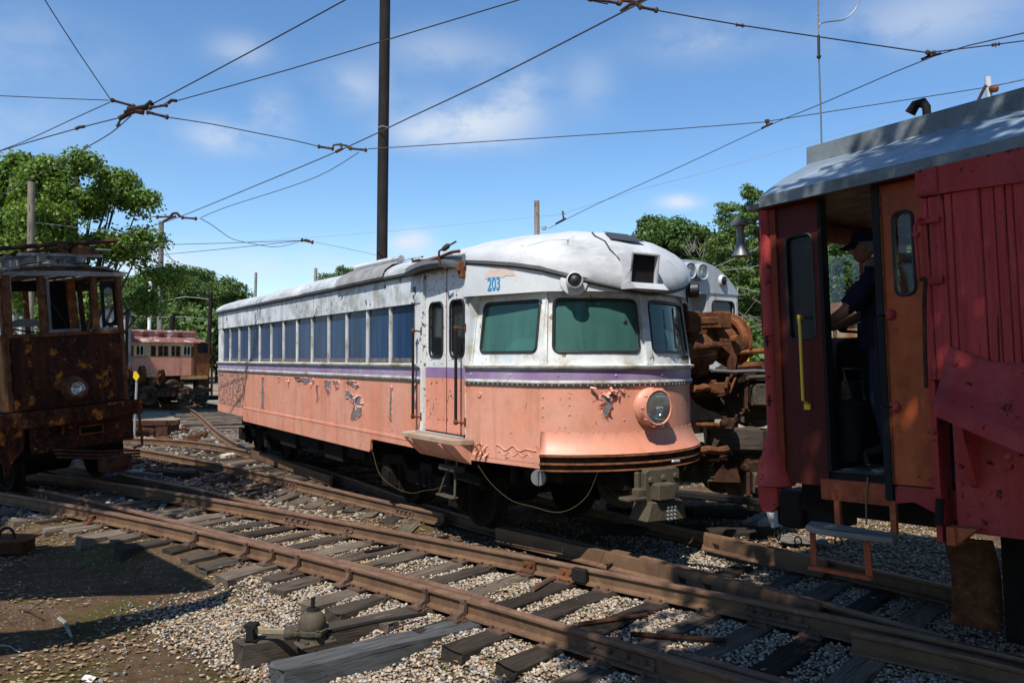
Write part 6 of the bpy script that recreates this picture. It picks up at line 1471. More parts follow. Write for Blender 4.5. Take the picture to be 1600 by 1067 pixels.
# local: +x forward (towards viewer right), front at x=0 ; y>0 = away/right
hwS = 1.3; top = lambda y: 3.87 - .54 * (abs(y) / hwS) ** 2.6
yy = np.linspace(-hwS, hwS, 15)
mb = MB(); mb.grid([[(x, y, top(y) if abs(y) < hwS - .01 else 3.30) for y in yy] for x in (-12, -.30, .0)]); mb.build('roof', M['silver'], sc, True)
mb = MB(); mb.grid([[(.0, y, z0) for y in yy] for z0 in (3.3,)] + [[(.0, y, max(3.3, top(y))) for y in yy]]); mb.build('end_fascia', M['silver'], sc)
mfw = lambda u, v, w: (-.02 + w, u, v)
for y0, y1, hy0, hy1 in ((.42, hwS - .02, .55, 1.18), (-hwS + .02, -.42, -1.18, -.55)):
    mb = MB(); plate_hole(mb, mfw, (y0, y1, 1.9, 3.30), (hy0, hy1, 2.45, 3.17), .09, .04); f = mb.build('end_sheet', M['whitepaint'], sc); mb = MB(); pane_fill(mb, mfw, (hy0, hy1, 2.45, 3.17), .09, -.03); mb.build('pane', M['glassdark'], f); mb = MB(); gasket(mb, mfw, (hy0, hy1, 2.45, 3.17), .09, .003, .018); mb.build('gasket', M['rubber'], f)
mb = MB(); plate_hole(mb, lambda u, v, w: (-.32 + w, u, v), (-.42, .42, 1.4, 3.30), (-.28, .26, 2.45, 3.12), .08, .04); f = mb.build('end_door', M['whitepaint'], sc); mb = MB(); pane_fill(mb, lambda u, v, w: (-.32 + w, u, v), (-.28, .26, 2.45, 3.12), .08, -.03); mb.build('door_pane', M['glassdark'], f)
mb = MB(); mb.bb(-.32, -.02, .40, .42, 1.4, 3.3); mb.bb(-.32, -.02, -.42, -.40, 1.4, 3.3); mb.bb(-.32, .0, -.42, .42, 3.28, 3.30); mb.build('door_recess', M['whitepaint'], sc)
mb = MB(); mb.bb(-.02, -.0, -hwS, hwS, 1.0, 1.9); mb.build('end_apron', M['under'], sc); mb = MB(); mb.bb(-12, -.02, -hwS, -hwS + .04, 1.0, 3.28); mb.bb(-12, -.02, hwS - .04, hwS, 1.0, 3.28); mb.build('body', M['silver'], sc)
mb = MB(); mb.bb(-12, -.5, -1.2, 1.2, .7, 1.0); mb.build('underframe', M['under'], sc)
for y in (-.17, .16):
    mb = MB(); mb.lathe([(.16, -.02), (.16, .09), (.14, .11), (.12, .09)], (0, y, 3.66), (1, 0, 0), 20, False); h = mb.build('headlight', M['silver'], sc, True); mb = MB(); mb.lathe([(.125, .09), (.08, .03), (.01, .02)], (0, y, 3.66), (1, 0, 0), 16, False); mb.build('reflector', M['chrome'], h, True); mb = MB(); mb.lathe([(.125, .09), (.08, .105), (.001, .11)], (0, y, 3.66), (1, 0, 0), 16, False); mb.build('lens', M['lens'], h, True)
mb = MB(); mb.lathe([(.12, 0), (.10, .03), (.085, .05)], (0, .82, 3.54), (1, 0, 0), 16, False); mk = mb.build('marker_light', M['whitepaint'], sc, True); mb = MB(); mb.lathe([(.085, .03), (.05, .07), (.001, .09)], (0, .82, 3.54), (1, 0, 0), 14, False); mb.build('marker_lens', M['glassdark'], mk, True)

# rusty hopper seen through the cab, on a yellow frame
hp_ = empty('rusty_hopper', at_y(1292, 540, 17), label='rusty steel hopper on a yellow frame seen through the open cab', cat='hopper')
def hop(name, mm, f):
    mb = MB(); f(mb); mb.build(name, M[mm], hp_)
hop('hopper_top', 'rust_orange', lambda m: (m.prism([(-1.2, .55), (1.0, .55), (.8, .80), (.35, .88), (-.2, .86), (-.9, .72)], -.7, .7, lambda p, q, a: (p, a, q)), m.bb(-1.25, 1.05, -.75, .75, .50, .56)))
hop('hopper_body', 'ochre_rust', lambda m: m.prism([(-1.15, .50), (1.0, .50), (.75, .15), (-.7, .15)], -.65, .65, lambda p, q, a: (p, a, q)))
hop('hopper_chute', 'rust', lambda m: m.prism([(-.75, .15), (.6, .15), (.2, -.12), (-.15, -.1)], -.5, .5, lambda p, q, a: (p, a, q)))
hop('frame', 'yellow', lambda m: (m.bb(-.6, 1.1, -.5, .5, -.42, -.22), m.bb(-.3, -.1, -.5, .5, -2.2, -.4), m.bb(.7, .9, -.5, .5, -2.2, -.2), m.bb(-.9, -.6, -.3, .3, -.65, -.5)))
hop('ribs', 'rust_dark', lambda m: [m.bb(x - .03, x + .03, -.72, -.64, .16, .5) for x in (-.6, -.1, .4, .8)])

# ================================================================== ORANGE SUBWAY CAR, far left
oc = empty('subway_car', (0, 0, 0), label='rust streaked cream and orange subway car with red flaking roof, far behind', cat='railcar')
OY = 41.0
p0 = at_y(302, 560, OY); p1 = at_y(193, 560, OY - 3.0); ov_ = (p1 - p0); ov_.z = 0; oL = ov_.length; ou = ov_.normalized()
oc.location = (p0.x, p0.y, -.1); oc.rotation_euler = (0, 0, math.atan2(-ou.y, -ou.x))      # +x to the right, camera side y<0
s_ = oL / 109.0                          # metres per photo pixel along the side
X_ = lambda px: (px - 302) * s_
zz = lambda py: H + .1 + (562.0 - py) * (OY - 1) / FPX
mb = MB()
mats_ = [('side_panel', 'salmon', 560, 588), ('window_band_lower', 'ochre_rust', 557.5, 560), ('letterboard', 'cream_rust', 535, 541.5)]
for n_, m_, ya, yb in mats_: MB().bb(X_(110), X_(302), -.04, 0, zz(yb), zz(ya)).build(n_, M[m_], oc)
wins = [(194, 198), (199, 207), (232.5, 241), (244, 252), (252.5, 260.5), (265, 271), (272, 280)] + [(x, x + 8) for x in (118, 128, 150, 160, 170)]
drs = [(209.5, 224), (284, 298)]; last = 110
for a, b in sorted(wins + drs):
    if a > last: MB().bb(X_(last) + .002, X_(a) - .002, -.04, .0, zz(557.5), zz(541.5)).build('window_pier', M['cream_rust'], oc)
    if (a, b) in drs:
        d = MB().bb(X_(a), X_(b), -.02, .01, zz(588), zz(539)).build('door', M['cream'], oc)
        MB().bb(X_(a), X_(b), -.03, -.021, zz(588), zz(568)).build('door_lower', M['salmon'] if a > 250 else M['cream'], d)
        for k in range(2):
            c = a + (b - a) * (.28 + .40 * k); mb = MB(); pane_fill(mb, lambda u, v, w: (u, -.034, v), (X_(c - 2), X_(c + 2.2), zz(556), zz(542)), .12, 0); mb.build('door_pane', M['glassdark'], d)
    else:
        w = MB().bb(X_(a), X_(b), -.0, .02, zz(557.5), zz(541.5)).build('window', M['glassdark'], oc)
        mb = MB(); mb.bb(X_(a), X_(b), -.03, .0, zz(549.5), zz(548.7)); mb.bb(X_(a), X_(a) + .05, -.03, .0, zz(557.5), zz(541.5)); mb.bb(X_(b) - .05, X_(b), -.03, .0, zz(557.5), zz(541.5)); mb.build('sash', M['rust_orange'], w)
        MB().grid([[(X_(a) + .05, -.008, z), (X_(b) - .05, -.008, z)] for z in (zz(549), zz(543))]).build('pane', M['glassclear'], w)
    last = b
if last < 302: MB().bb(X_(last), X_(302), -.04, 0, zz(588), zz(541.5)).build('window_pier', M['rust'], oc)
yb_ = 2.5
mb = MB(); mb.grid([[(x, y, z) for x in (X_(110), X_(298), X_(302) + .3)] for y, z in ((-.16, zz(536)), (-.05, zz(532.5)), (.45, zz(527.5)))]); mb.build('lower_roof', M['bgroof'], oc, True)
mb = MB(); mb.grid([[(x, y, z) for x in (X_(110), X_(285), X_(316))] for y, z in ((.45, zz(527)), (.45, zz(519)), (.7, zz(516.5)), (1.8, zz(516.5)), (2.1, zz(519)), (2.1, zz(527)))]); mb.f.append((2, 5, 8, 11, 14, 17)); mb.build('clerestory', M['bgroof'], oc, True)
for px in (205, 231, 257, 287): MB().bb(X_(px - 4), X_(px + 4), .36, .44, zz(526), zz(521.5)).build('roof_vent', M['rust'], oc)
mb = MB(); mb.lathe([(.12, -.05), (.22, 0), (.22, .12), (.10, .16)], (X_(316), .8, zz(520)), (1, -.1, 0), 14); mb.build('roof_lamp', M['rust_dark'], oc)
mb = MB(); mb.grid([[(X_(302) + a, y, z) for y, z in ((-.12, zz(534.5)), (.9, zz(527)), (2.5, zz(534.5)))] for a in (-.1, .7)]); mb.build('vestibule_roof', M['bgroof'], oc)
# end of the car
ve = X_(302)
e_ = MB().bb(ve, ve + .05, .0, 2.5, zz(588), zz(534)).build('end_wall', M['rust_orange'], oc)
e2_ = MB(); e2_.prism([(0, 0), (.95, .0), (.95, .1), (0, .1)], zz(592), zz(535), lambda p, q, a: (ve + p, -.0 + q + .02, a)); e2_.build('end_door', M['rust_orange'], oc)
w = MB().bb(ve + .28, ve + .85, .0, .015, zz(551.5), zz(537)).build('end_window', M['glassdark'], oc); MB().grid([[(ve + .30, -.008, z), (ve + .50, -.008, z)] for z in (zz(550), zz(540))]).build('pane', M['glassclear'], w)
mb = MB(); mb.bb(ve + .24, ve + .9, -.002, .018, zz(552.4), zz(551.5)); mb.bb(ve + .24, ve + .9, -.002, .018, zz(537), zz(536.2)); mb.build('window_sill', M['rust_dark'], oc)
MB().bb(X_(281), ve + .8, -.06, 2.4, zz(594), zz(588.6)).build('sole_bar', M['ochre_rust'], oc)
mb = MB(); mb.bb(X_(110), ve, .1, 2.4, zz(600), zz(588)); mb.build('underframe', M['under'], oc)
mb = MB(); mb.box((ve + 1.1, 1.0, zz(600)), (.6, .5, .6)); mb.cyl((ve + 1.15, .1, .3), (ve + 1.15, .1, 3.0), .06, 8); mb.build('end_gear', M['rust_dark'], oc)
bogie(oc, 'truck', (ve - 1.7, 1.2, .1), 0, 2.0, .43, 'under', 'under', .9, 1.05)
# trucks and wheels standing in front of it
far = [(205, 602, 37), (232, 600, 38), (274, 604, 36.5)]
for i, (px, py, Y) in enumerate(far):
    b = copy_tree(t1); b.location = at_y(px, 575, Y); b.location.z = .05 + (.25 if i == 1 else 0); b.rotation_euler = (0, 0, (.25, .9, -.1)[i]); tag(b, ('rusty truck set down left of the tall pole before the subway car', 'rusty truck with big wheel beside the yellow sign', 'rusty truck set down right of the leaning dark post')[i], 'railway truck', 'spare trucks in front of the subway car')
for i, (px, py, Y) in enumerate(((221, 584, 36), (200, 585, 36.5), (251, 590, 37))):
    mb = MB(); wheel_mb(mb, (0, 0, 0), (.75, .66, 0), .36); o = mb.build('loose_wheel', M['rust'], None, True); o.location = at_y(px, py, Y); tag(o, ('rusty wheel standing above the yellow sign', 'rusty wheel standing by the work car edge', 'rusty wheel standing behind the tall pole')[i], 'wheel', 'spare wheels in front of the subway car')

for i, (px, Y, z, rz, l) in enumerate(((204, 37.2, .55, .5, 'upper rusty truck stacked at the work car edge before the subway car'),)):
    b = copy_tree(t1); b.location = at_y(px, 575, Y); b.location.z = z; b.rotation_euler = (0, 0, rz); tag(b, l, 'railway truck', 'spare trucks in front of the subway car')

# ================================================================== SHED, far left
sh = empty('metal_shed', (0, 0, 0), label='pale corrugated metal shed behind the derelict work car', cat='shed')
a, b = at_y(-160, 515, 30), at_y(203, 515, 36.5); a.z = b.z = -.2; v = b - a; L = v.length; sh.location = a; sh.rotation_euler = (0, 0, math.atan2(v.y, v.x)); hS = 4.6
n = int(L / .30); mb = MB(); rows = [[], []]
for k in range(n):
    x = k * .30
    for dx, dy in ((0, 0), (.19, 0), (.215, -.04), (.275, -.04)):
        rows[0].append((x + dx, dy, 0)); rows[1].append((x + dx, dy, hS))
mb.grid(rows); mb.build('wall', M['shed'], sh)
mb = MB(); mb.bb(-.1, L + .15, -.15, 8, hS, hS + .22); mb.build('roof', M['shed_trim'], sh); mb = MB(); mb.bb(L - .05, L + .04, -.06, 8, 0, hS); mb.build('end_wall', M['shed_trim'], sh)
mb = MB(); mb.bb(L * .58, L * .62, -.10, -.05, 1.9, 2.8); mb.bb(L * .5, L * .88, -.09, -.05, 2.2, 2.25); mb.build('door_trim', M['whiteplain'], sh)

# ================================================================== POLES
def pole(px0, py0, px1, py1, Y, r0, r1, m, label, base=None, name='utility_pole', cat='utility pole', cap=None):
    """from its foot to its top, both given where they show in the photo, at distance Y"""
    b, t = at_y(px0, py0, Y), at_y(px1, py1, Y)
    if base is not None:
        k = (base - b.z) / (t.z - b.z); b = b.lerp(t, k)
    root = empty(name, b, label=label, cat=cat); n = 9; q = t - b
    rows = [[Vector((0, 0, 0)) + q * (i / n) + Vector((math.cos(a), math.sin(a), 0)) * (r0 + (r1 - r0) * i / n) * (1 + .03 * math.sin(3 * a + i)) for a in np.linspace(0, 2 * PI, 15)[:-1]] for i in range(n + 1)]
    mb = MB(); mb.grid(rows, close=True); mb.f.append(tuple(n * 14 + k for k in range(14))); mb.build('shaft', M[m], root, True); return root
pk = pole(597, 405, 602, -60, 17.5, .125, .118, 'poleblack', 'tall black pole rising behind the streetcar out of view', -.3)
mb = MB(); q = at_y(599, 200, 17.35) - pk.location; mb.tube([q + Vector((-.13, 0, 0)), q + Vector((0, -.14, 0)), q + Vector((.13, 0, 0))], .012, 5); mb.build('wire_band', M['galv'], pk)
pole(248.5, 617, 252, 346, 53, .19, .165, 'polegrey', 'tall grey wooden pole in front of the subway car', -.2)
pole(258.5, 618, 270, 493, 44, .16, .14, 'poleblack', 'dark squared post leaning beside the tall grey pole', -.2, 'leaning_post', 'post')
pole(47, 480, 49, 285, 27, .125, .11, 'post', 'brown wooden pole in front of the big tree', -.2)
pole(233, 520, 235, 440, 60, .13, .12, 'whiteplain', 'thin pale pole left of the tall grey pole', -.2)
pole(399, 460, 400, 426, 60, .11, .10, 'polegrey', 'thin pale pole showing over the streetcar roof', -.2)
pole(327, 520, 330, 456, 48, .13, .12, 'poleblack', 'dark short pole left of the streetcar rear', -.2)
pole(839, 370, 838.5, 314, 30, .105, .10, 'post', 'brown pole top standing over the streetcar nose', -.2)
pole(493, 440, 493.5, 419, 50, .10, .10, 'polegrey', 'pale pole stub over the roof near the small trees', -.2)
wp = pole(1546, 155, 1543, 121, 19, .075, .07, 'whitepaint', 'white pole top with orange fitting above the loco roof', -.2)
q = at_y(1553, 139, 18.9) - wp.location; mb = MB(); mb.lathe([(.05, -.1), (.09, -.06), (.09, .06), (.04, .1)], q, (1, 0, .2), 10); mb.build('insulator', M['rust_orange'], wp); mb = MB(); mb.tube([at_y(1527, 160, 18.9) - wp.location, at_y(1540, 134, 18.9) - wp.location], .035, 6); mb.build('strut', M['rust_dark'], wp)

# ================================================================== OVERHEAD WIRES
def wire(pts, z, r, label, m='wire', sag=None, name='trolley_wire', cat='wire', group='overhead wires'):
    P = [on_z(x, y, z) if not isinstance(z, (list, tuple)) else at_y(x, y, z[0] + (z[1] - z[0]) * i / (len(pts) - 1)) for i, (x, y) in enumerate(pts)]
    P = catmull(P, .9); c = P[len(P) // 2]; mb = MB(); mb.tube([p - c for p in P], r, 5)
    o = mb.build(name, M[m], None, True); o.location = c; tag(o, label, cat, group); return o
ZW = 6.4
HUB = on_z(215, 170, ZW)
wire([(1040, -14), (1010, 0), (900, 57), (760, 128), (640, 184), (536, 233), (400, 290), (270, 343), (206, 362), (150, 382)], ZW, .0115, 'trolley wire running from the top right frog over the pole to the grey pole')
wire([(236, 164), (390, 82), (540, 0), (640, -55)], (14.2, 9.5), .011, 'trolley wire rising from the overhead frog to the top edge')
wire([(276, 158), (455, 108), (640, 52), (812, 0), (900, -28)], (14.3, 10), .010, 'trolley wire sloping from the overhead frog behind the black pole top')
wire([(264, 184), (330, 194), (400, 208), (460, 220), (497, 229)], (14.2, 15.6), .010, 'span wire between the overhead frog and the hanger left of the black pole')
wire([(575, 233), (640, 229), (860, 215), (1040, 203), (1195, 191)], (15.8, 16.5), .010, 'span wire running right from the hanger behind the black pole')
wire([(1199, 190), (1360, 165), (1534, 138), (1600, 125), (1680, 110)], (16.5, 18), .010, 'span wire running from the small ear to the white pole top')
wire([(1700, 25), (1600, 52), (1460, 88), (1280, 164), (1200, 197), (1060, 262), (933, 319), (857, 357)], (9.0, 30), .011, 'trolley wire crossing the right sky down to the brown pole top')
wire([(1028, 17), (1158, 40), (1300, 61), (1450, 83)], (10.8, 11.2), .010, 'span wire from the top frog to the ear over the loco')
wire([(1450, 83), (1556, 70), (1610, 63), (1700, 52)], (11.2, 12), .010, 'span wire leaving the ear over the loco to the right')
wire([(860, -14), (917, 0), (950, 7)], (10.7, 10.8), .010, 'short span wire entering the top frog from above')
wire([(55, -25), (70, 0), (120, 78), (173, 156)], (11, 14), .009, 'steep guy wire from the top left corner to the overhead frog')
wire([(-60, 147), (0, 150), (90, 154), (170, 157)], (14.5, 14), .009, 'level span wire from the left edge to the overhead frog')
wire([(172, 160), (110, 188), (34, 223), (-30, 246)], (14, 17), .009, 'upper slack wire falling left from the overhead frog')
wire([(188, 184), (124, 200), (40, 224), (0, 236), (-50, 250)], (14, 18), .011, 'middle trolley wire falling left from the overhead frog')
wire([(205, 181), (175, 207), (140, 228), (70, 268), (0, 306), (-40, 325)], (14, 20), .011, 'lower trolley wire falling left from the overhead frog behind the tree')
wire([(561, 238), (530, 258), (496, 276), (450, 293), (400, 309), (350, 325), (314, 340)], (15.7, 20), .008, 'slack feeder wire drooping from the hanger to the grey pole insulators')
wire([(205, 337), (225, 338), (246, 339.5)], (21, 20.5), .011, 'short span wire left of the grey pole insulators', group='overhead wires')
wire([(312, 341), (330, 351), (348, 364), (364, 374), (390, 380), (424, 386), (450, 383), (472, 376)], (20, 30), .010, 'curling wire dropping right from the grey pole insulators')
wire([(180, 383.5), (232, 383), (350, 380), (472, 376)], (28, 30), .012, 'level thin wire between the big tree and the far insulator')
wire([(200, 402), (264, 397), (360, 388), (472, 376)], (40, 30), .012, 'thin wire rising right to the far insulator')
wire([(488, 378), (530, 386), (590, 399)], (30, 30), .007, 'faint thin wire right of the far insulator')
wire([(380, 379), (440, 374), (590, 363), (834, 339), (881, 333), (996, 297), (1060, 281), (1280, 219), (1534, 142), (1620, 116)], (34, 20), .006, 'faint bright wire crossing the whole sky low behind the black pole', 'wirelight')
wire([(52, 348), (100, 353), (150, 359), (205, 365)], (27, 30), .012, 'pale cable running right from the brown pole before the tree', 'wirelight')
wire([(140, 384), (170, 384), (228, 402)], (27, 38), .012, 'pale cable before the lower tree branches', 'wirelight')
wire([(190, 468), (215, 474), (232, 475), (262, 469), (290, 464), (330, 468)], (48, 50), .02, 'pale green cable sagging before the far left trees', 'wirelight')
wire([(190, 490), (240, 496), (290, 495), (335, 500)], (48, 50), .018, 'lower pale green cable before the far left trees', 'wirelight')
wire([(254, 384), (270, 408), (296, 434)], (53, 58), .02, 'stay wire slanting down right of the grey pole', 'wire')
wire([(254, 395), (280, 412), (320, 420), (376, 444)], (53, 60), .018, 'thin wire falling right of the grey pole to the streetcar rear', 'wire')
wire([(1085, 428), (1130, 412), (1190, 385), (1240, 372)], (30, 28), .012, 'thin wire before the right hand pines', 'wirelight')
wire([(1130, 423), (1170, 418), (1215, 410)], (30, 30), .010, 'second thin wire before the right hand pines', 'wirelight')
wire([(1150, 448), (1180, 455), (1215, 466)], (30, 30), .010, 'lowest thin wire before the right hand pines', 'wirelight')
def along(path, d0, d1, r, root, m='insul', n=8, nm='insulator'):
    """a strain insulator: rod with swollen ends between two points"""
    p, q = Vector(d0), Vector(d1); ax = q - p; L = ax.length; mb = MB()
    mb.lathe([(r * .5, 0), (r * 1.5, L * .04), (r * 1.6, L * .12), (r * .9, L * .17), (r * .8, L * .5), (r * .9, L * .83), (r * 1.6, L * .88), (r * 1.5, L * .96), (r * .5, L)], p, ax, n); mb.build(nm, M[m], root, True)
def hanger(name, label, parts, blocks, Y, loops=()):
    c = at_y(*parts[0][0], Y[0]); root = empty(name, c, label=label, cat='wire hanger')
    for (a, b, r) in parts: along(None, at_y(*a, Y[0]) - c, at_y(*b, Y[1]) - c, r, root)
    for pts, r, m in blocks:
        mb = MB(); mb.tube([at_y(x, y, (Y[0] + Y[1]) / 2) - c for x, y in pts], r, 8); mb.build('clamp', M[m], root, True)
    return root
hanger('overhead_frog', 'rusty overhead frog where several trolley wires meet, upper left', [((172, 156), (212, 167), .028), ((232, 169), (262, 164), .028), ((228, 175), (264, 184), .03)], [([(196, 178), (205, 172), (228, 168), (238, 160)], .055, 'black'), ([(186, 186), (204, 176), (222, 170)], .045, 'rust_dark'), ([(183, 196), (187, 190), (190, 182)], .018, 'iron_olive'), ([(262, 162), (268, 157), (276, 158)], .03, 'rust_dark'), ([(200, 170), (224, 176)], .05, 'rust_dark')], (14.0, 14.2))
hanger('wire_hanger', 'rusty double insulator hanger left of the black pole', [((496, 229), (522, 233), .028), ((545, 232), (574, 235), .028)], [([(520, 232), (521, 227), (530, 226), (542, 228), (546, 233)], .022, 'iron_olive'), ([(524, 238), (536, 232)], .03, 'rust_dark'), ([(532, 224), (533, 230)], .02, 'insul')], (15.7, 15.8))
hanger('wire_hanger', 'rusty insulator hanger over the top of the grey pole', [((244, 339), (268, 339), .032), ((283, 340), (308, 342), .032)], [([(266, 339), (270, 334), (276, 333), (282, 339)], .035, 'rust_dark'), ([(255, 346), (266, 341), (275, 338)], .03, 'rust_dark')], (20.2, 20.2))
hanger('wire_hanger', 'rusty insulator hanger at the top edge right of centre', [((918, -2), (972, 6), .026), ((998, 11), (1028, 17), .026)], [([(968, 7), (972, 1), (984, 2), (992, 4), (999, 11)], .026, 'rust'), ([(970, 18), (984, 8), (1008, -1)], .024, 'rust_dark')], (10.75, 10.85))
hanger('wire_ear', 'small wire ear on the trolley wire over the loco roof', [((1448, 82), (1460, 83), .022)], [([(1440, 93), (1452, 88), (1470, 84)], .018, 'black'), ([(1450, 83), (1455, 88)], .03, 'insul')], (11.1, 11.2))
hanger('wire_ear', 'small wire ear hanging in the middle of the right sky', [((1198, 187), (1199, 198), .03)], [([(1190, 201), (1198, 197), (1207, 193)], .022, 'black'), ([(1196, 190), (1202, 190)], .04, 'rust')], (16.5, 16.5))
hanger('wire_turnbuckle', 'small turnbuckle in the span wire at top right of centre', [((1150, 39), (1162, 41), .02)], [([(1158, 38), (1164, 42)], .012, 'rust')], (11, 11))
hanger('wire_turnbuckle', 'small turnbuckle in the span wire near the right edge', [((1550, 71), (1562, 69), .018)], [([(1555, 67), (1556, 74)], .012, 'rust')], (11.8, 11.8))
hanger('wire_insulator', 'dark far insulator at the meeting of two level wires', [((470, 375), (490, 379), .05)], [([(476, 375), (484, 377)], .05, 'rust_dark')], (30, 30))
hanger('wire_insulator', 'small insulator on the trolley wire beside the brown pole top', [((879, 330), (881, 344), .035)], [([(868, 350), (881, 343), (884, 341)], .03, 'black'), ([(876, 333), (885, 333)], .03, 'galv'), ([(850, 354), (850, 359)], .09, 'galv')], (28, 28))
hanger('wire_clip', 'small clip on the lower trolley wire left of the overhead frog', [((182, 198), (188, 194), .02)], [([(118, 202), (124, 199), (132, 198)], .03, 'insul')], (14.5, 14.5))
# cables drooping under the streetcar
def cable(pts, Y, r, label, m='straw'):
    P = catmull([at_y(x, y, Y[0] + (Y[1] - Y[0]) * i / (len(pts) - 1)) for i, (x, y) in enumerate(pts)], .06); c = P[len(P) // 2]; mb = MB(); mb.tube([p - c for p in P], r, 5); o = mb.build('hanging_cable', M[m], None, True); o.location = c; tag(o, label, 'cable')
cable([(747, 727), (768, 756), (800, 782), (832, 791), (865, 800), (892, 795), (917, 775), (930, 748), (934, 738)], (8.4, 8.1), .0026, 'pale cable drooping in a long loop under the streetcar nose')
cable([(582, 705), (592, 738), (610, 757), (640, 770), (664, 766), (680, 764), (697, 758)], (10.6, 9.5), .0026, 'pale cable drooping between the truck and the stirrup')

# ================================================================== SWITCH STAND in the foreground
def gp(px, py, z): return on_z(px, py, z)
def timber(pa, pb, w, h, z, label, m):
    a, b = gp(*pa, z), gp(*pb, z); v = b - a; me = tie_mesh(v.length, w, h, random.random(), M[m]); o = inst(me, 'headblock_timber', None, ((a.x + b.x) / 2, (a.y + b.y) / 2, z), math.atan2(v.y, v.x)); TIES.append((a.xy.copy(), b.xy.copy(), w)); return tag(o, label, 'timber', 'headblock timbers of the switch stand')
timber((372, 1003), (672, 945), .19, .19, -.16, 'dark long timber behind the switch stand', 'tie_dark')
timber((432, 1040), (745, 966), .21, .19, -.16, 'blue grey long timber carrying the switch stand', 'timber_blue')
c = gp(488, 1003, -.155)
st = empty('switch_stand', c, label='cast iron switch stand pot with pin and weighted lever on timbers', cat='switch stand')
td = (gp(745, 966, -.16) - gp(432, 1040, -.16)).normalized(); ta = math.atan2(td.y, td.x)
mb = MB(); mb.box(td * .02 + Vector((.015, -.035, .012)), (.30, .17, .024), rz=ta); mb.build('base_plate', M['iron_olive'], st, bev=.008)
mb = MB()
for a_, b_ in ((-.10, -.055), (.11, -.055), (.12, .02)):
    q = td * (a_ + .02) + Vector((-td.y, td.x, 0)) * b_ + Vector((.015, -.035, .024)); mb.cyl(q, q + Vector((0, 0, .02)), .02, 6)
mb.build('base_bolt', M['iron_olive'], st)
mb = MB(); mb.lathe([(.115, .02), (.10, .05), (.095, .075), (.118, .08), (.12, .11), (.10, .115), (.105, .13), (.103, .18), (.092, .215), (.07, .238), (.045, .248), (.0455, .262), (.02, .266)], (0, 0, 0), n=28); mb.build('pot', M['iron_olive'], st, True)
mb = MB(); mb.lathe([(.05, .262), (.045, .272), (.02, .274)], (0, 0, 0), n=16); mb.cyl((0, 0, .262), (.004, 0, .355), .017, 12); mb.build('pin', M['black'], st, True)
for a_ in (-1.0, .9, 2.4, -2.5):
    q = Vector((math.cos(a_), math.sin(a_), 0)) * .125; mb = MB(); mb.box(q + Vector((0, 0, .095)), (.05, .045, .032), rz=a_); mb.cyl(q + Vector((0, 0, .11)), q + Vector((0, 0, .13)), .016, 6); mb.build('flange_lug', M['iron_olive'], st, bev=.006)
ld = gp(365, 1000, -.1) - gp(462, 1003, -.1); ld.z = 0; ld.normalize(); ln = Vector((-ld.y, ld.x, 0))
mb = MB(); mb.cyl(ld * .09 - ln * .03 + Vector((0, 0, .075)), ld * .19 - ln * .0 + Vector((0, 0, .07)), .055, 16); mb.lathe([(.05, -.03), (.055, 0), (.05, .03)], ld * .19 + Vector((0, 0, .07)), ld, 16); mb.build('lever_hub', M['iron_olive'], st, True)
mb = MB(); q = ld * .33 + Vector((0, 0, .078)); mb.box(q, (.29, .022, .045), rz=math.atan2(ld.y, ld.x)); mb.build('lever', M['brass'], st, bev=.006)
wq = ld * .50 + Vector((0, 0, .065)); mb = MB(); mb.prism([(-.055, -.06), (-.035, -.05), (-.03, .03), (-.055, .05), (-.045, .075), (.045, .075), (.055, .05), (.03, .03), (.035, -.05), (.055, -.06)], -.045, .045, lambda p, q_, a: wq + ld * p + ln * a + Vector((0, 0, q_))); mb.build('lever_weight', M['black'], st, bev=.006)
mb = MB(); mb.tube([td * .08 + Vector((0, .05, .04)), td * .5 + Vector((0, .05, .04)), td * 1.05 + Vector((0, .02, .02))], .017, 7); mb.build('throw_rod', M['black'], st)

# ---- far-left switch gear beside the stock rail
sg = empty('switch_gear', gp(150, 818, -.22), label='small rusty switch throw gear beside the left rail', cat='switch gear')
mb = MB(); mb.lathe([(.05, 0), (.06, .02), (.06, .20), (.05, .22)], (-.12, 0, .07), (1, .2, 0), 12); mb.cyl((.0, -.12, .10), (.02, -.42, -.02), .028, 8); mb.lathe([(.02, -.03), (.05, -.02), (.05, .04), (.02, .05)], (0, -.13, .10), (0, 0, 1), 10); mb.prism([(0, -.02), (.16, -.02), (.16, .12), (.1, .08), (0, .1)], -.02, .02, lambda p, q, a: (.06 + p, a - .05, q)); mb.box((.1, .05, .05), (.2, .12, .1)); mb.build('throw_casting', M['rust'], sg, True)
for px, py, l in ((107, 805, 'pale broken wood block by the small rusty switch gear, outer one'), (118, 810, 'pale broken wood block by the small rusty switch gear, inner one')):
    block(gp(px, py, -.22), (.16, .09, .10), .6, l, 'greywood')
# rusty box at the left edge
bx = empty('rusty_box', gp(18, 862, -.33), label='low rusty steel box with handle at the left edge', cat='box')
MB().bb(-.35, .22, -.14, .14, 0, .16).build('box', M['rust_dark'], bx, bev=.01); MB().box((-.05, 0, .175), (.66, .36, .02), rx=.06).build('lid', M['rust'], bx)
mb = MB(); mb.tube([Vector((-.05 + .10 * math.cos(a), -.02, .18 + .13 * math.sin(a))) for a in np.linspace(0, PI, 9)], .016, 6); mb.build('handle', M['black'], bx)
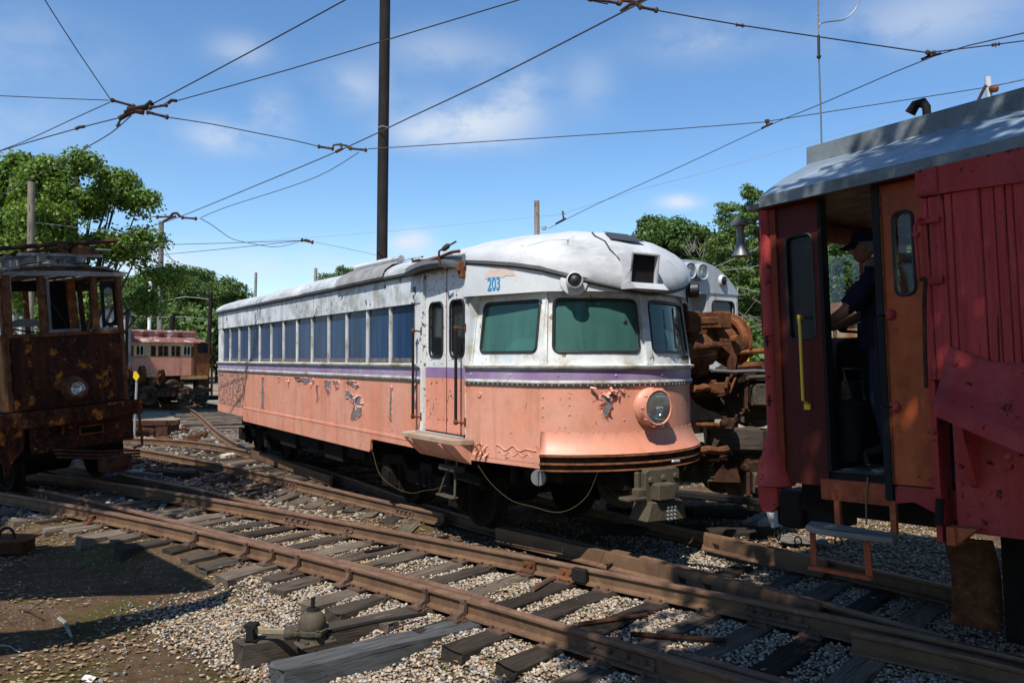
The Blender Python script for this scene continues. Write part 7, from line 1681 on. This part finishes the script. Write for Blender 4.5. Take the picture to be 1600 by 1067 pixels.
# timbers and scrap
block(gp(224, 742, -.2), (1.25, .22, .17), -.42, 'concrete streaked grey timber on the gravel right of the work car, left piece', 'concrete')
block(gp(277, 745, -.2), (.80, .26, .22), -.25, 'dark square ended timber on the gravel right of the work car', 'tie_dark')
block(gp(243, 741, -.18), (.35, .24, .2), -.35, 'short rusty red block between the grey and dark timbers', 'rust')
block(gp(318, 593 + 3 * 10, -.1), (2.2, .5, .35), .02, 'dark long timber behind the curved rail', 'tie_dark')
block(gp(345, 630, -.1), (1.2, .6, .3), .3, 'pale stone block at the streetcar rear', 'concrete')
block(gp(358, 714, -.16), (.28, .22, .16), .9, 'small tan broken block beside the frog', 'cream')
sp_ = empty('scrap_pile', gp(232, 677, -.15), label='rusty scrap frame lying right of the work car', cat='scrap iron')
mb = MB(); mb.bb(-.75, .75, -.5, -.42, .28, .40); mb.bb(-.75, .75, .42, .5, .22, .36); mb.build('beam', M['rust_dark'], sp_)
for x in (-.7, -.2, .3, .68): MB().bb(x - .06, x + .06, -.45, .45, .05, .26).build('cross_beam', M['rust_dark'], sp_)
mb = MB(); mb.lathe([(.16, -.5), (.18, -.45), (.18, .45), (.16, .5)], (.05, -.3, .16), (1, .1, 0), 12); mb.box((.6, -.35, .15), (.35, .25, .3)); mb.build('drum', M['rust_dark'], sp_, True)
for i, (px, py, L) in enumerate(((275, 672, .8), (300, 684, .45), (291, 690, .6), (255, 686, .5), (315, 680, .35))):
    mb = MB(); mb.tube([(-L / 2, 0, 0), (0, .02, .03), (L / 2, 0, .01)], [.07, .06, .05], 7); mb.box((L * .3, 0, .03), (.12, .16, .1)); o = mb.build('scrap_iron', M['rust'], None, True); o.location = gp(px, py, -.12); o.rotation_euler = (0, 0, (.25, .7, .5, -.1, 1.0)[i]); tag(o, ('long rusty scrap bar right of the scrap frame', 'short rusty scrap end on the tie ends', 'bent rusty scrap piece beside the tie ends', 'rusty scrap bar below the scrap frame', 'smallest rusty scrap end near the tie ends')[i], 'scrap iron', 'scrap iron on the gravel')
ys = empty('yellow_sign', at_y(210, 622, 22), label='small yellow sign plate on a leaning grey stake', cat='sign'); ys.location.z = -.2
hS_ = at_y(214, 588, 22) - ys.location; mb = MB(); mb.tube([Vector((0, 0, -.05)), hS_], .03, 6); mb.build('stake', M['galv'], ys)
mb = MB(); mb.prism([(-.07, -.03), (.01, -.13), (.08, .0), (.01, .13), (-.05, .14)], -.01, .01, lambda p, q, a: hS_ + Vector((p, -.05 + a + p * .4, q))); mb.build('plate', M['signyellow'], ys)
# blue plastic bundle behind the work car's coupler
tb = MB(); rr_ = random.Random(3); rows = []
for j in range(9):
    t = PI * j / 8; rows.append([Vector((.19 * math.sin(t) * math.cos(a) * rr_.uniform(.75, 1.2), .19 * math.sin(t) * math.sin(a) * rr_.uniform(.75, 1.2), .30 + .28 * math.cos(t))) for a in np.linspace(0, 2 * PI, 15)[:-1]])
tb.grid(rows, close=True); o = tb.build('tarp_bundle', M['tarp'], None); o.location = at_y(176, 722, 14.6); o.location.z = -.1; tag(o, 'crumpled blue plastic bundle behind the work car coupler', 'tarp')
# sticks and a scrap of paper on the dirt
for i, (a, b, r, l) in enumerate((((92, 966), (112, 995), .020, 'thick bleached stick lying in the left foreground'), ((0, 1008), (32, 1019), .008, 'thin pale stick at the left edge'), ((118, 970), (128, 992), .012, 'dark short stick beside the thick bleached stick'), ((240, 945), (253, 930), .006, 'thin twig at the edge of the shadow, upper one'), ((232, 944), (250, 953), .007, 'thin twig at the edge of the shadow, lower one'), ((188, 1003), (198, 1020), .006, 'thin reddish twig on the mossy dirt'), ((30, 952), (70, 968), .012, 'dark crooked stick in the left shadow'))):
    p, q = gp(*a, -.335), gp(*b, -.335); c = (p + q) / 2; mb = MB(); w = Vector((.01, .015, .012)); mb.tube([p - c, (p - c) * .3 + w, (q - c) * .4 + w * .4, q - c], [r, r * .9, r * .8, r * .5], 6); o = mb.build('stick', M['greywood' if 'dark' not in l else 'tie_dark'], None, True); o.location = c; tag(o, l, 'stick', 'sticks on the dirt')
mb = MB(); mb.grid([[(x * .06 + .01 * y, y * .045, .012 * math.sin(x * 2 + y * 3) + .012) for x in (-1, -.4, .2, 1)] for y in (-1, 0, 1)]); o = mb.build('paper_scrap', M['whiteplain'], None); o.location = gp(138, 1062, -.345); tag(o, 'white scrap of paper on the dirt at the bottom edge', 'paper')
for i, (px, py, L, rz) in enumerate(((10, 990, .5, .2), (8, 870, .5, .0))):
    pass
# loose short timbers left of the stock rail
for i, (px, py, L, m) in enumerate(((700, 1040, .0, ''),)): pass

# ================================================================== TREES
def leafmat(name, cols, tr=.35):
    t = NT(name); gi = t.n('ShaderNodeNewGeometry'); cr = t.n('ShaderNodeValToRGB'); e = cr.color_ramp.elements
    e[0].color = (*cols[0], 1); e[1].color = (*cols[-1], 1)
    for i, c in enumerate(cols[1:-1]): x = e.new((i + 1) / (len(cols) - 1)); x.color = (*c, 1)
    oi = t.n('ShaderNodeObjectInfo')
    v = t.math('ADD', t.math('MULTIPLY', gi.outputs['Random Per Island'], .6), t.math('MULTIPLY', t.noise(.45, 3), .5)); v = t.math('ADD', v, t.math('MULTIPLY', t.math('SUBTRACT', oi.outputs['Random'], .5), .25), True)
    t.L(v, cr.inputs[0]); t.setv(t.b.inputs['Base Color'], cr.outputs[0]); t.b.inputs['Roughness'].default_value = .5; t.b.inputs['Specular IOR Level'].default_value = .35
    tl = t.n('ShaderNodeBsdfTranslucent'); t.L(t.mix(1.0, cr.outputs[0], (1.0, 1.0, .45), 'MULTIPLY'), tl.inputs[0])
    ms_ = t.n('ShaderNodeMixShader'); ms_.inputs[0].default_value = tr; t.L(t.b.outputs[0], ms_.inputs[1]); t.L(tl.outputs[0], ms_.inputs[2]); t.L(ms_.outputs[0], t.o.inputs[0]); return t.m
M['leaf_oak'] = leafmat('oak_leaves', [(.055, .11, .018), (.10, .185, .028), (.145, .235, .036), (.19, .25, .05)])
M['leaf_far'] = leafmat('mixed_leaves', [(.045, .085, .026), (.075, .135, .034), (.105, .175, .045), (.13, .185, .05)])
M['leaf_pine'] = leafmat('pine_needles', [(.05, .10, .032), (.085, .15, .04), (.125, .20, .048), (.15, .21, .05)], .3)
M['bark'] = wood('bark', (.15, .12, .095), (.07, .055, .045), st=(14, 14, 2))
M['deadtwig'] = plain('dead_twigs', (.19, .165, .14), .9)
def leaves(centres, per, spread, size, r, flat=1.0, aspect=.6, up=.3):
    n = len(centres) * per; C = np.repeat(np.array(centres), per, 0)
    g = r.normal(size=(n, 3)); g /= np.linalg.norm(g, axis=1)[:, None]; rad = r.rand(n) ** .45
    sp = np.repeat(np.array(spread) if hasattr(spread, '__len__') else np.full(len(centres), spread), per)
    P = C + g * (rad * sp)[:, None] * np.array([1, 1, flat])
    nrm_ = g * .6 + r.normal(size=(n, 3)) * .6 + np.array([0, 0, up]); nrm_ /= np.linalg.norm(nrm_, axis=1)[:, None]
    a = np.cross(nrm_, r.normal(size=(n, 3))); a /= np.linalg.norm(a, axis=1)[:, None]; b = np.cross(nrm_, a)
    s = size * r.uniform(.6, 1.3, n)[:, None]
    V = np.stack([P - a * s * .5, P - b * s * .5 * aspect + nrm_ * s * .12, P + a * s * .5, P + b * s * .5 * aspect + nrm_ * s * .12], 1)
    return V.reshape(-1, 3)
def crown_mesh(name, kind, seed, Hc, R, base, m, nC, per, size):
    """crown as many leaf clumps; returns mesh + limb list"""
    r = np.random.RandomState(seed); limbs = []; cs = []; sp = []
    if kind == 'pine':
        z = base
        while z < Hc:
            k = 1 - (z - base) / (Hc - base + .01); rr = R * (.15 + .85 * k ** .8) * r.uniform(.75, 1.15); nb = int(5 + 4 * k)
            for j in range(nb):
                a = r.rand() * 2 * PI; L = rr * r.uniform(.65, 1.1); tip = np.array([math.cos(a) * L, math.sin(a) * L, z + r.uniform(-.2, .25) - .06 * L]); limbs.append(((0, 0, z), tuple(tip)))
                for t in np.linspace(.35, 1, max(2, int(L / .55))): cs.append(np.array([math.cos(a) * L * t, math.sin(a) * L * t, z + (tip[2] - z) * t]) + r.normal(size=3) * .12); sp.append(.50 * (1.15 - .3 * t))
            z += r.uniform(.45, .8)
        flat = .42
    else:
        lobes = []; ragged = kind == 'ragged'
        for j in range(46 if ragged else 13 + int(R)):
            a = r.rand() * 2 * PI; e = r.uniform(-.5, 1.0); q = np.array([math.cos(a) * math.cos(e), math.sin(a) * math.cos(e), math.sin(e)]); e_ = r.uniform(.45, 1.05) if ragged else .62; q = q * np.array([R * e_ * (1.25 if ragged and q[2] < .2 else 1), R * e_, (Hc - base) * (.28 + .2 * r.rand() if ragged else .36)]); q[2] += base + (Hc - base) * .5
            lobes.append((q, R * (r.uniform(.16, .33) if ragged else r.uniform(.30, .46)))); limbs.append(((0, 0, base * .8 + r.rand() * (q[2] - base) * .5), tuple(q)))
        for q, lr in lobes:
            for j in range(max(3, nC // len(lobes))):
                g = r.normal(size=3); g /= np.linalg.norm(g); g[2] = abs(g[2]) * .9 + g[2] * .1 if r.rand() < .6 else g[2]
                cs.append(q + g * lr * (1 - .62 * r.rand() ** 1.7) * np.array([1, 1, .85])); sp.append(r.uniform(.16, .34) * R ** .5 * 1.15)
        flat = .7
    V = leaves(cs, per, sp, size, r, flat, .32 if kind == 'pine' else .62, .35)
    return np_mesh(name, V, np.arange(len(V)).reshape(-1, 4), m), limbs
TREEM = {}
def tree_def(key, kind, seed, Hc, R, base, m, nC, per, size, tr):
    me, limbs = crown_mesh('crown', kind, seed, Hc, R, base, M[m], nC, per, size)
    mb = MB(); rr = random.Random(seed); P = [Vector((rr.uniform(-.08, .08) * (i > 0), rr.uniform(-.08, .08) * (i > 0), Hc * .86 * i / 6)) for i in range(7)]
    mb.tube(P, [tr * (1 - .8 * i / 6) for i in range(7)], 8)
    for a, b in limbs[::(3 if kind == 'pine' else 1)]:
        a, b = Vector(a), Vector(b); mb.tube([a, a.lerp(b, .5) + Vector((0, 0, .12)), b], [tr * .34, tr * .22, tr * .07], 5)
    TREEM[key] = (me, mb.mesh('trunk', M['bark'], True))
def tree(key, loc, s, label, rz=0, sz=None, group=None, cat='tree', name='tree'):
    me, tm = TREEM[key]; root = empty(name, loc, rz, label=label, cat=cat, group=group); sc_ = (s, s, sz or s)
    inst(tm, 'trunk', root, scale=sc_); inst(me, 'crown', root, scale=sc_); return root
tree_def('oak', 'ragged', 3, 11.6, 2.7, .6, 'leaf_oak', 950, 62, .165, .26)
tree_def('oak_b', 'ragged', 5, 11.2, 2.5, 1.0, 'leaf_oak', 650, 60, .17, .22)
tree_def('leafy', 'leafy', 8, 10.0, 3.2, 1.8, 'leaf_far', 330, 75, .22, .2)
tree_def('leafy_b', 'leafy', 13, 9.0, 3.6, 1.2, 'leaf_far', 340, 75, .23, .2)
tree_def('leafy_c', 'leafy', 21, 11.0, 2.8, 2.4, 'leaf_far', 300, 75, .21, .2)
tree_def('pine', 'pine', 4, 12.0, 3.2, 1.2, 'leaf_pine', 0, 60, .26, .2)
tree_def('pine_b', 'pine', 6, 10.5, 3.0, .8, 'leaf_pine', 0, 60, .26, .2)
tree_def('shrub', 'leafy', 31, 2.6, 1.8, .3, 'leaf_far', 110, 36, .26, .06)
def tp(px, Y): 
    p = at_y(px, 560, Y); p.z = -.25; return p
tree('oak', tp(112, 30.5), 1.0, 'big bright green leafy tree behind the work car', .4)
tree('oak_b', tp(-8, 34), 1.10, 'tall leafy tree at the left edge beside the big tree', 1.7)
tree('oak_b', tp(-110, 36), 1.05, 'leafy tree just beyond the left edge', 2.9)
fl_ = [(170, 70, 'leafy_b', 1.0), (205, 84, 'leafy', 1.15), (236, 92, 'leafy_c', 1.25), (262, 88, 'leafy_b', 1.46), (292, 94, 'leafy', 1.42), (322, 90, 'leafy_b', 1.42), (347, 100, 'leafy_c', 1.12), (372, 110, 'leafy', 1.20), (395, 120, 'leafy_b', 1.1), (225, 75, 'shrub', 2.6), (300, 78, 'shrub', 2.8), (268, 74, 'shrub', 2.4), (338, 80, 'shrub', 2.6), (420, 125, 'leafy_b', 1.2), (450, 125, 'leafy', 1.1)]
fn = ['low round tree close behind the shed corner', 'tree behind the thin pale pole', 'tall narrow tree left of the tall grey pole', 'broad tree right of the tall grey pole', 'broad tree over the subway car middle', 'broad tree over the subway car end', 'narrow tree near the dark short pole', 'round tree just left of the streetcar roof end', 'low tree hidden behind the streetcar roof end', 'bush below the thin pale pole', 'bush over the subway car roof', 'bush right of the tall grey pole', 'bush beside the dark short pole', 'low tree behind the streetcar roof, left of two', 'low tree behind the streetcar roof, right of two']
for i, ((px, Y, k, s), l) in enumerate(zip(fl_, fn)): tree(k, tp(px, Y), s, l, i * 1.3, group='far trees at the left', cat='bush' if k == 'shrub' else 'tree', name='bush' if k == 'shrub' else 'tree')
for px, Y, k, s, l in ((505, 62, 'leafy_b', .92, 'low leafy tree over the roof left of the black pole'), (552, 60, 'leafy', .98, 'leafy tree top just left of the black pole'), (634, 66, 'leafy_b', 1.28, 'round leafy tree top just right of the black pole'), (580, 58, 'leafy_b', .95, 'low leafy tree behind the black pole'), (880, 60, 'pine_b', 1.06, 'small pine top over the streetcar nose')):
    tree(k, tp(px, Y), s, l, px, group='trees behind the streetcar')
rt = [(1020, 52, 'leafy_c', 1.12, 'leafy tree top left of the silver car roof'), (1062, 50, 'leafy', 1.18, 'dark leafy tree with bare branches over the silver car'), (1105, 53, 'leafy_c', 1.12, 'rounded leafy tree above the silver car headlights'), (1138, 44, 'pine', .92, 'tall layered pine right of the silver car'), (1182, 40, 'pine_b', 1.02, 'layered pine beside the loco post'), (1218, 46, 'pine', .98, 'tallest pine rising over the loco eave'), (1255, 42, 'leafy', .95, 'bright leafy tree seen in the left of the cab opening'), (1300, 38, 'leafy_b', .92, 'bright leafy tree seen in the middle of the cab opening'), (1345, 40, 'pine_b', .95, 'pine seen behind the person'), (1385, 41, 'leafy', .95, 'leafy tree seen left in the door window'), (1420, 38, 'leafy_b', .95, 'leafy tree seen right in the door window'), (1470, 42, 'pine', .8, 'pine hidden behind the loco, left one'), (1530, 42, 'leafy', .9, 'tree hidden behind the loco, right one'), (1160, 34, 'shrub', 1.25, 'bush behind the rusty wheel'), (1195, 31, 'shrub', 1.15, 'bush left of the loco post'), (1215, 36, 'shrub', 1.5, 'bush behind the crossing signal'), (1265, 33, 'shrub', 1.3, 'bush left of the rusty hopper'), (1330, 33, 'shrub', 1.3, 'bush right of the rusty hopper'), (1090, 45, 'leafy_b', .8, 'low broad tree behind the silver car'), (985, 56, 'leafy_b', .86, 'low tree showing left of the nose roof')]
for i, (px, Y, k, s, l) in enumerate(rt): tree(k, tp(px, Y), s, l, i * 2.1, group='trees at the right', cat='bush' if k == 'shrub' else 'tree', name='bush' if k == 'shrub' else ('pine_tree' if 'pine' in k else 'tree'))
# dead branches low in the right trees
mb = MB(); rr = random.Random(6)
for k in range(26):
    p = at_y(rr.uniform(1140, 1212), rr.uniform(455, 530), rr.uniform(29, 33)); d = Vector((rr.uniform(-1, 1), rr.uniform(-.4, .2), rr.uniform(-.3, .6))).normalized() * rr.uniform(.5, 1.6); mb.tube([p, p + d * .5 + Vector((0, 0, rr.uniform(-.1, .15))), p + d], [.02, .013, .005], 4)
for k in range(26):
    p = at_y(rr.uniform(1075, 1106), rr.uniform(385, 402), 46); d = Vector((rr.uniform(-.6, .6), 0, rr.uniform(.4, 1))) * rr.uniform(.5, 1.2); mb.tube([p, p + d * .5, p + d], [.035, .02, .008], 4)
o = mb.build('dead_branches', M['deadtwig'], None); tag(o, 'bare grey dead branches in the undergrowth left of the loco post', kind='stuff')
# far wood closing the horizon
r = np.random.RandomState(77); cs = []
for k in range(1500):
    a = r.uniform(-1.0, 1.0); Y = r.uniform(150, 260); h = 9 + 5 * vnoise(np.array([a * 30 + 50]), np.array([3.0]), 1, 4)[0]; cs.append((a * Y, Y, r.rand() * h))
V = leaves(cs, 14, 2.6, 2.2, r, .8, .7); o = bpy.data.objects.new('distant_wood', np_mesh('distant_wood', V, np.arange(len(V)).reshape(-1, 4), M['leaf_far'])); COL.objects.link(o); tag(o, 'distant dark green wood closing the horizon', kind='stuff')
# green weeds among scrap
# ---- the shade givers behind and beside the viewpoint
def shade_for(pt, t): return Vector(pt) + SUND * t
def shade_tree(pt, t, R, seed, label, trunk):
    c = shade_for(pt, t); r = np.random.RandomState(seed); cs = []
    for k in range(SHN): 
        g = r.normal(size=3); g /= np.linalg.norm(g); cs.append(g * R * r.rand() ** .4 * np.array([1, 1, .6]))
    V = leaves(cs, 30, .42, .24, r, .8, .6); root = empty('tree', (trunk[0], trunk[1], -.2), label=label, cat='tree')
    o = bpy.data.objects.new('crown', np_mesh('crown', V, np.arange(len(V)).reshape(-1, 4), M['leaf_oak'])); COL.objects.link(o); o.parent = root; o.location = c - root.location
    mb = MB(); q = c - root.location; mb.tube([(0, 0, 0), (q.x * .1, q.y * .1, q.z * .4), (q.x * .5, q.y * .5, q.z * .75), tuple(q)], [.3, .24, .15, .06], 9)
    for k in range(10): d = Vector(cs[k * 7]); mb.tube([tuple(q * .8), tuple(q + d * .5), tuple(q + d)], [.09, .06, .02], 6)
    mb.build('trunk', M['bark'], root, True); return root
SHN = 215
shade_tree((3.7, 5.3, 1.7), 8.0, 2.9, 1, 'leafy tree behind the viewpoint whose crown shades the red locomotive', (3.4, -4.5))
shade_tree((2.3, 4.6, -.2), 10.0, 2.5, 2, 'leafy tree behind the viewpoint whose crown shades the lower right ballast', (.4, -3.6))
shade_tree((-7.3, 12.2, 2.2), 9.5, 2.6, 3, 'leafy tree left of the viewpoint whose crown shades the work car', (-10.5, 3.0))
# canopy added out of view, shaped to throw the sharp shadow on the dirt
cn = empty('shadow_canopy', (0, 0, 0), label='unseen wooden canopy added left of the viewpoint to shadow the dirt', cat='canopy')
cor = shade_for(on_z(333, 925, -.34), 4.6); pl_ = shade_for(on_z(215, 862, -.34), 4.6)
z = cor.z
MB().add([(cor.x, cor.y, z), (pl_.x - .1, pl_.y, z), (pl_.x - 4.2, pl_.y + .5, z), (cor.x - 4.4, cor.y - .6, z), (cor.x, cor.y, z + .12), (pl_.x - .1, pl_.y, z + .12), (pl_.x - 4.2, pl_.y + .5, z + .12), (cor.x - 4.4, cor.y - .6, z + .12)], [(0, 1, 2, 3), (7, 6, 5, 4), (0, 4, 5, 1), (1, 5, 6, 2), (2, 6, 7, 3), (3, 7, 4, 0)]).build('roof', M['greywood'], cn)
bp = [shade_for(on_z(x_, y_, -.34), 4.9) for x_, y_ in ((375, 927), (345, 946), (250, 972), (130, 1003), (-60, 1030), (-60, 992), (60, 985), (140, 972), (262, 948))]
MB().prism([(p.x, p.y) for p in bp], bp[0].z, bp[0].z + .08, lambda p, q, a: (p, q, a)).build('shadow_strip', M['greywood'], cn)  # strip added and outlined to cast the second shadow band
for dx in (-1.9, -3.9): MB().bb(cor.x + dx - .07, cor.x + dx + .07, cor.y + .35, cor.y + .49, -.35, z).build('post', M['greywood'], cn)

# trees added behind the viewpoint to block sky light from the near faces
for i, (x, y, k, s, l) in enumerate(((-13, -7, 'leafy', 1.0, 'broad tree added far left behind the viewpoint'), (-6, -9, 'leafy_b', 1.1, 'low broad tree added left behind the viewpoint'), (1, -9, 'leafy_c', 1.0, 'narrow tree added straight behind the viewpoint'), (7, -7, 'leafy', 1.0, 'broad tree added right behind the viewpoint'), (12, -3, 'leafy_b', 1.15, 'low broad tree added far right behind the viewpoint'), (13, 5, 'leafy_c', .9, 'narrow unseen tree added right of the locomotive'))):
    tree(k, Vector((x, y, -.25)), s, l, i * 1.9)
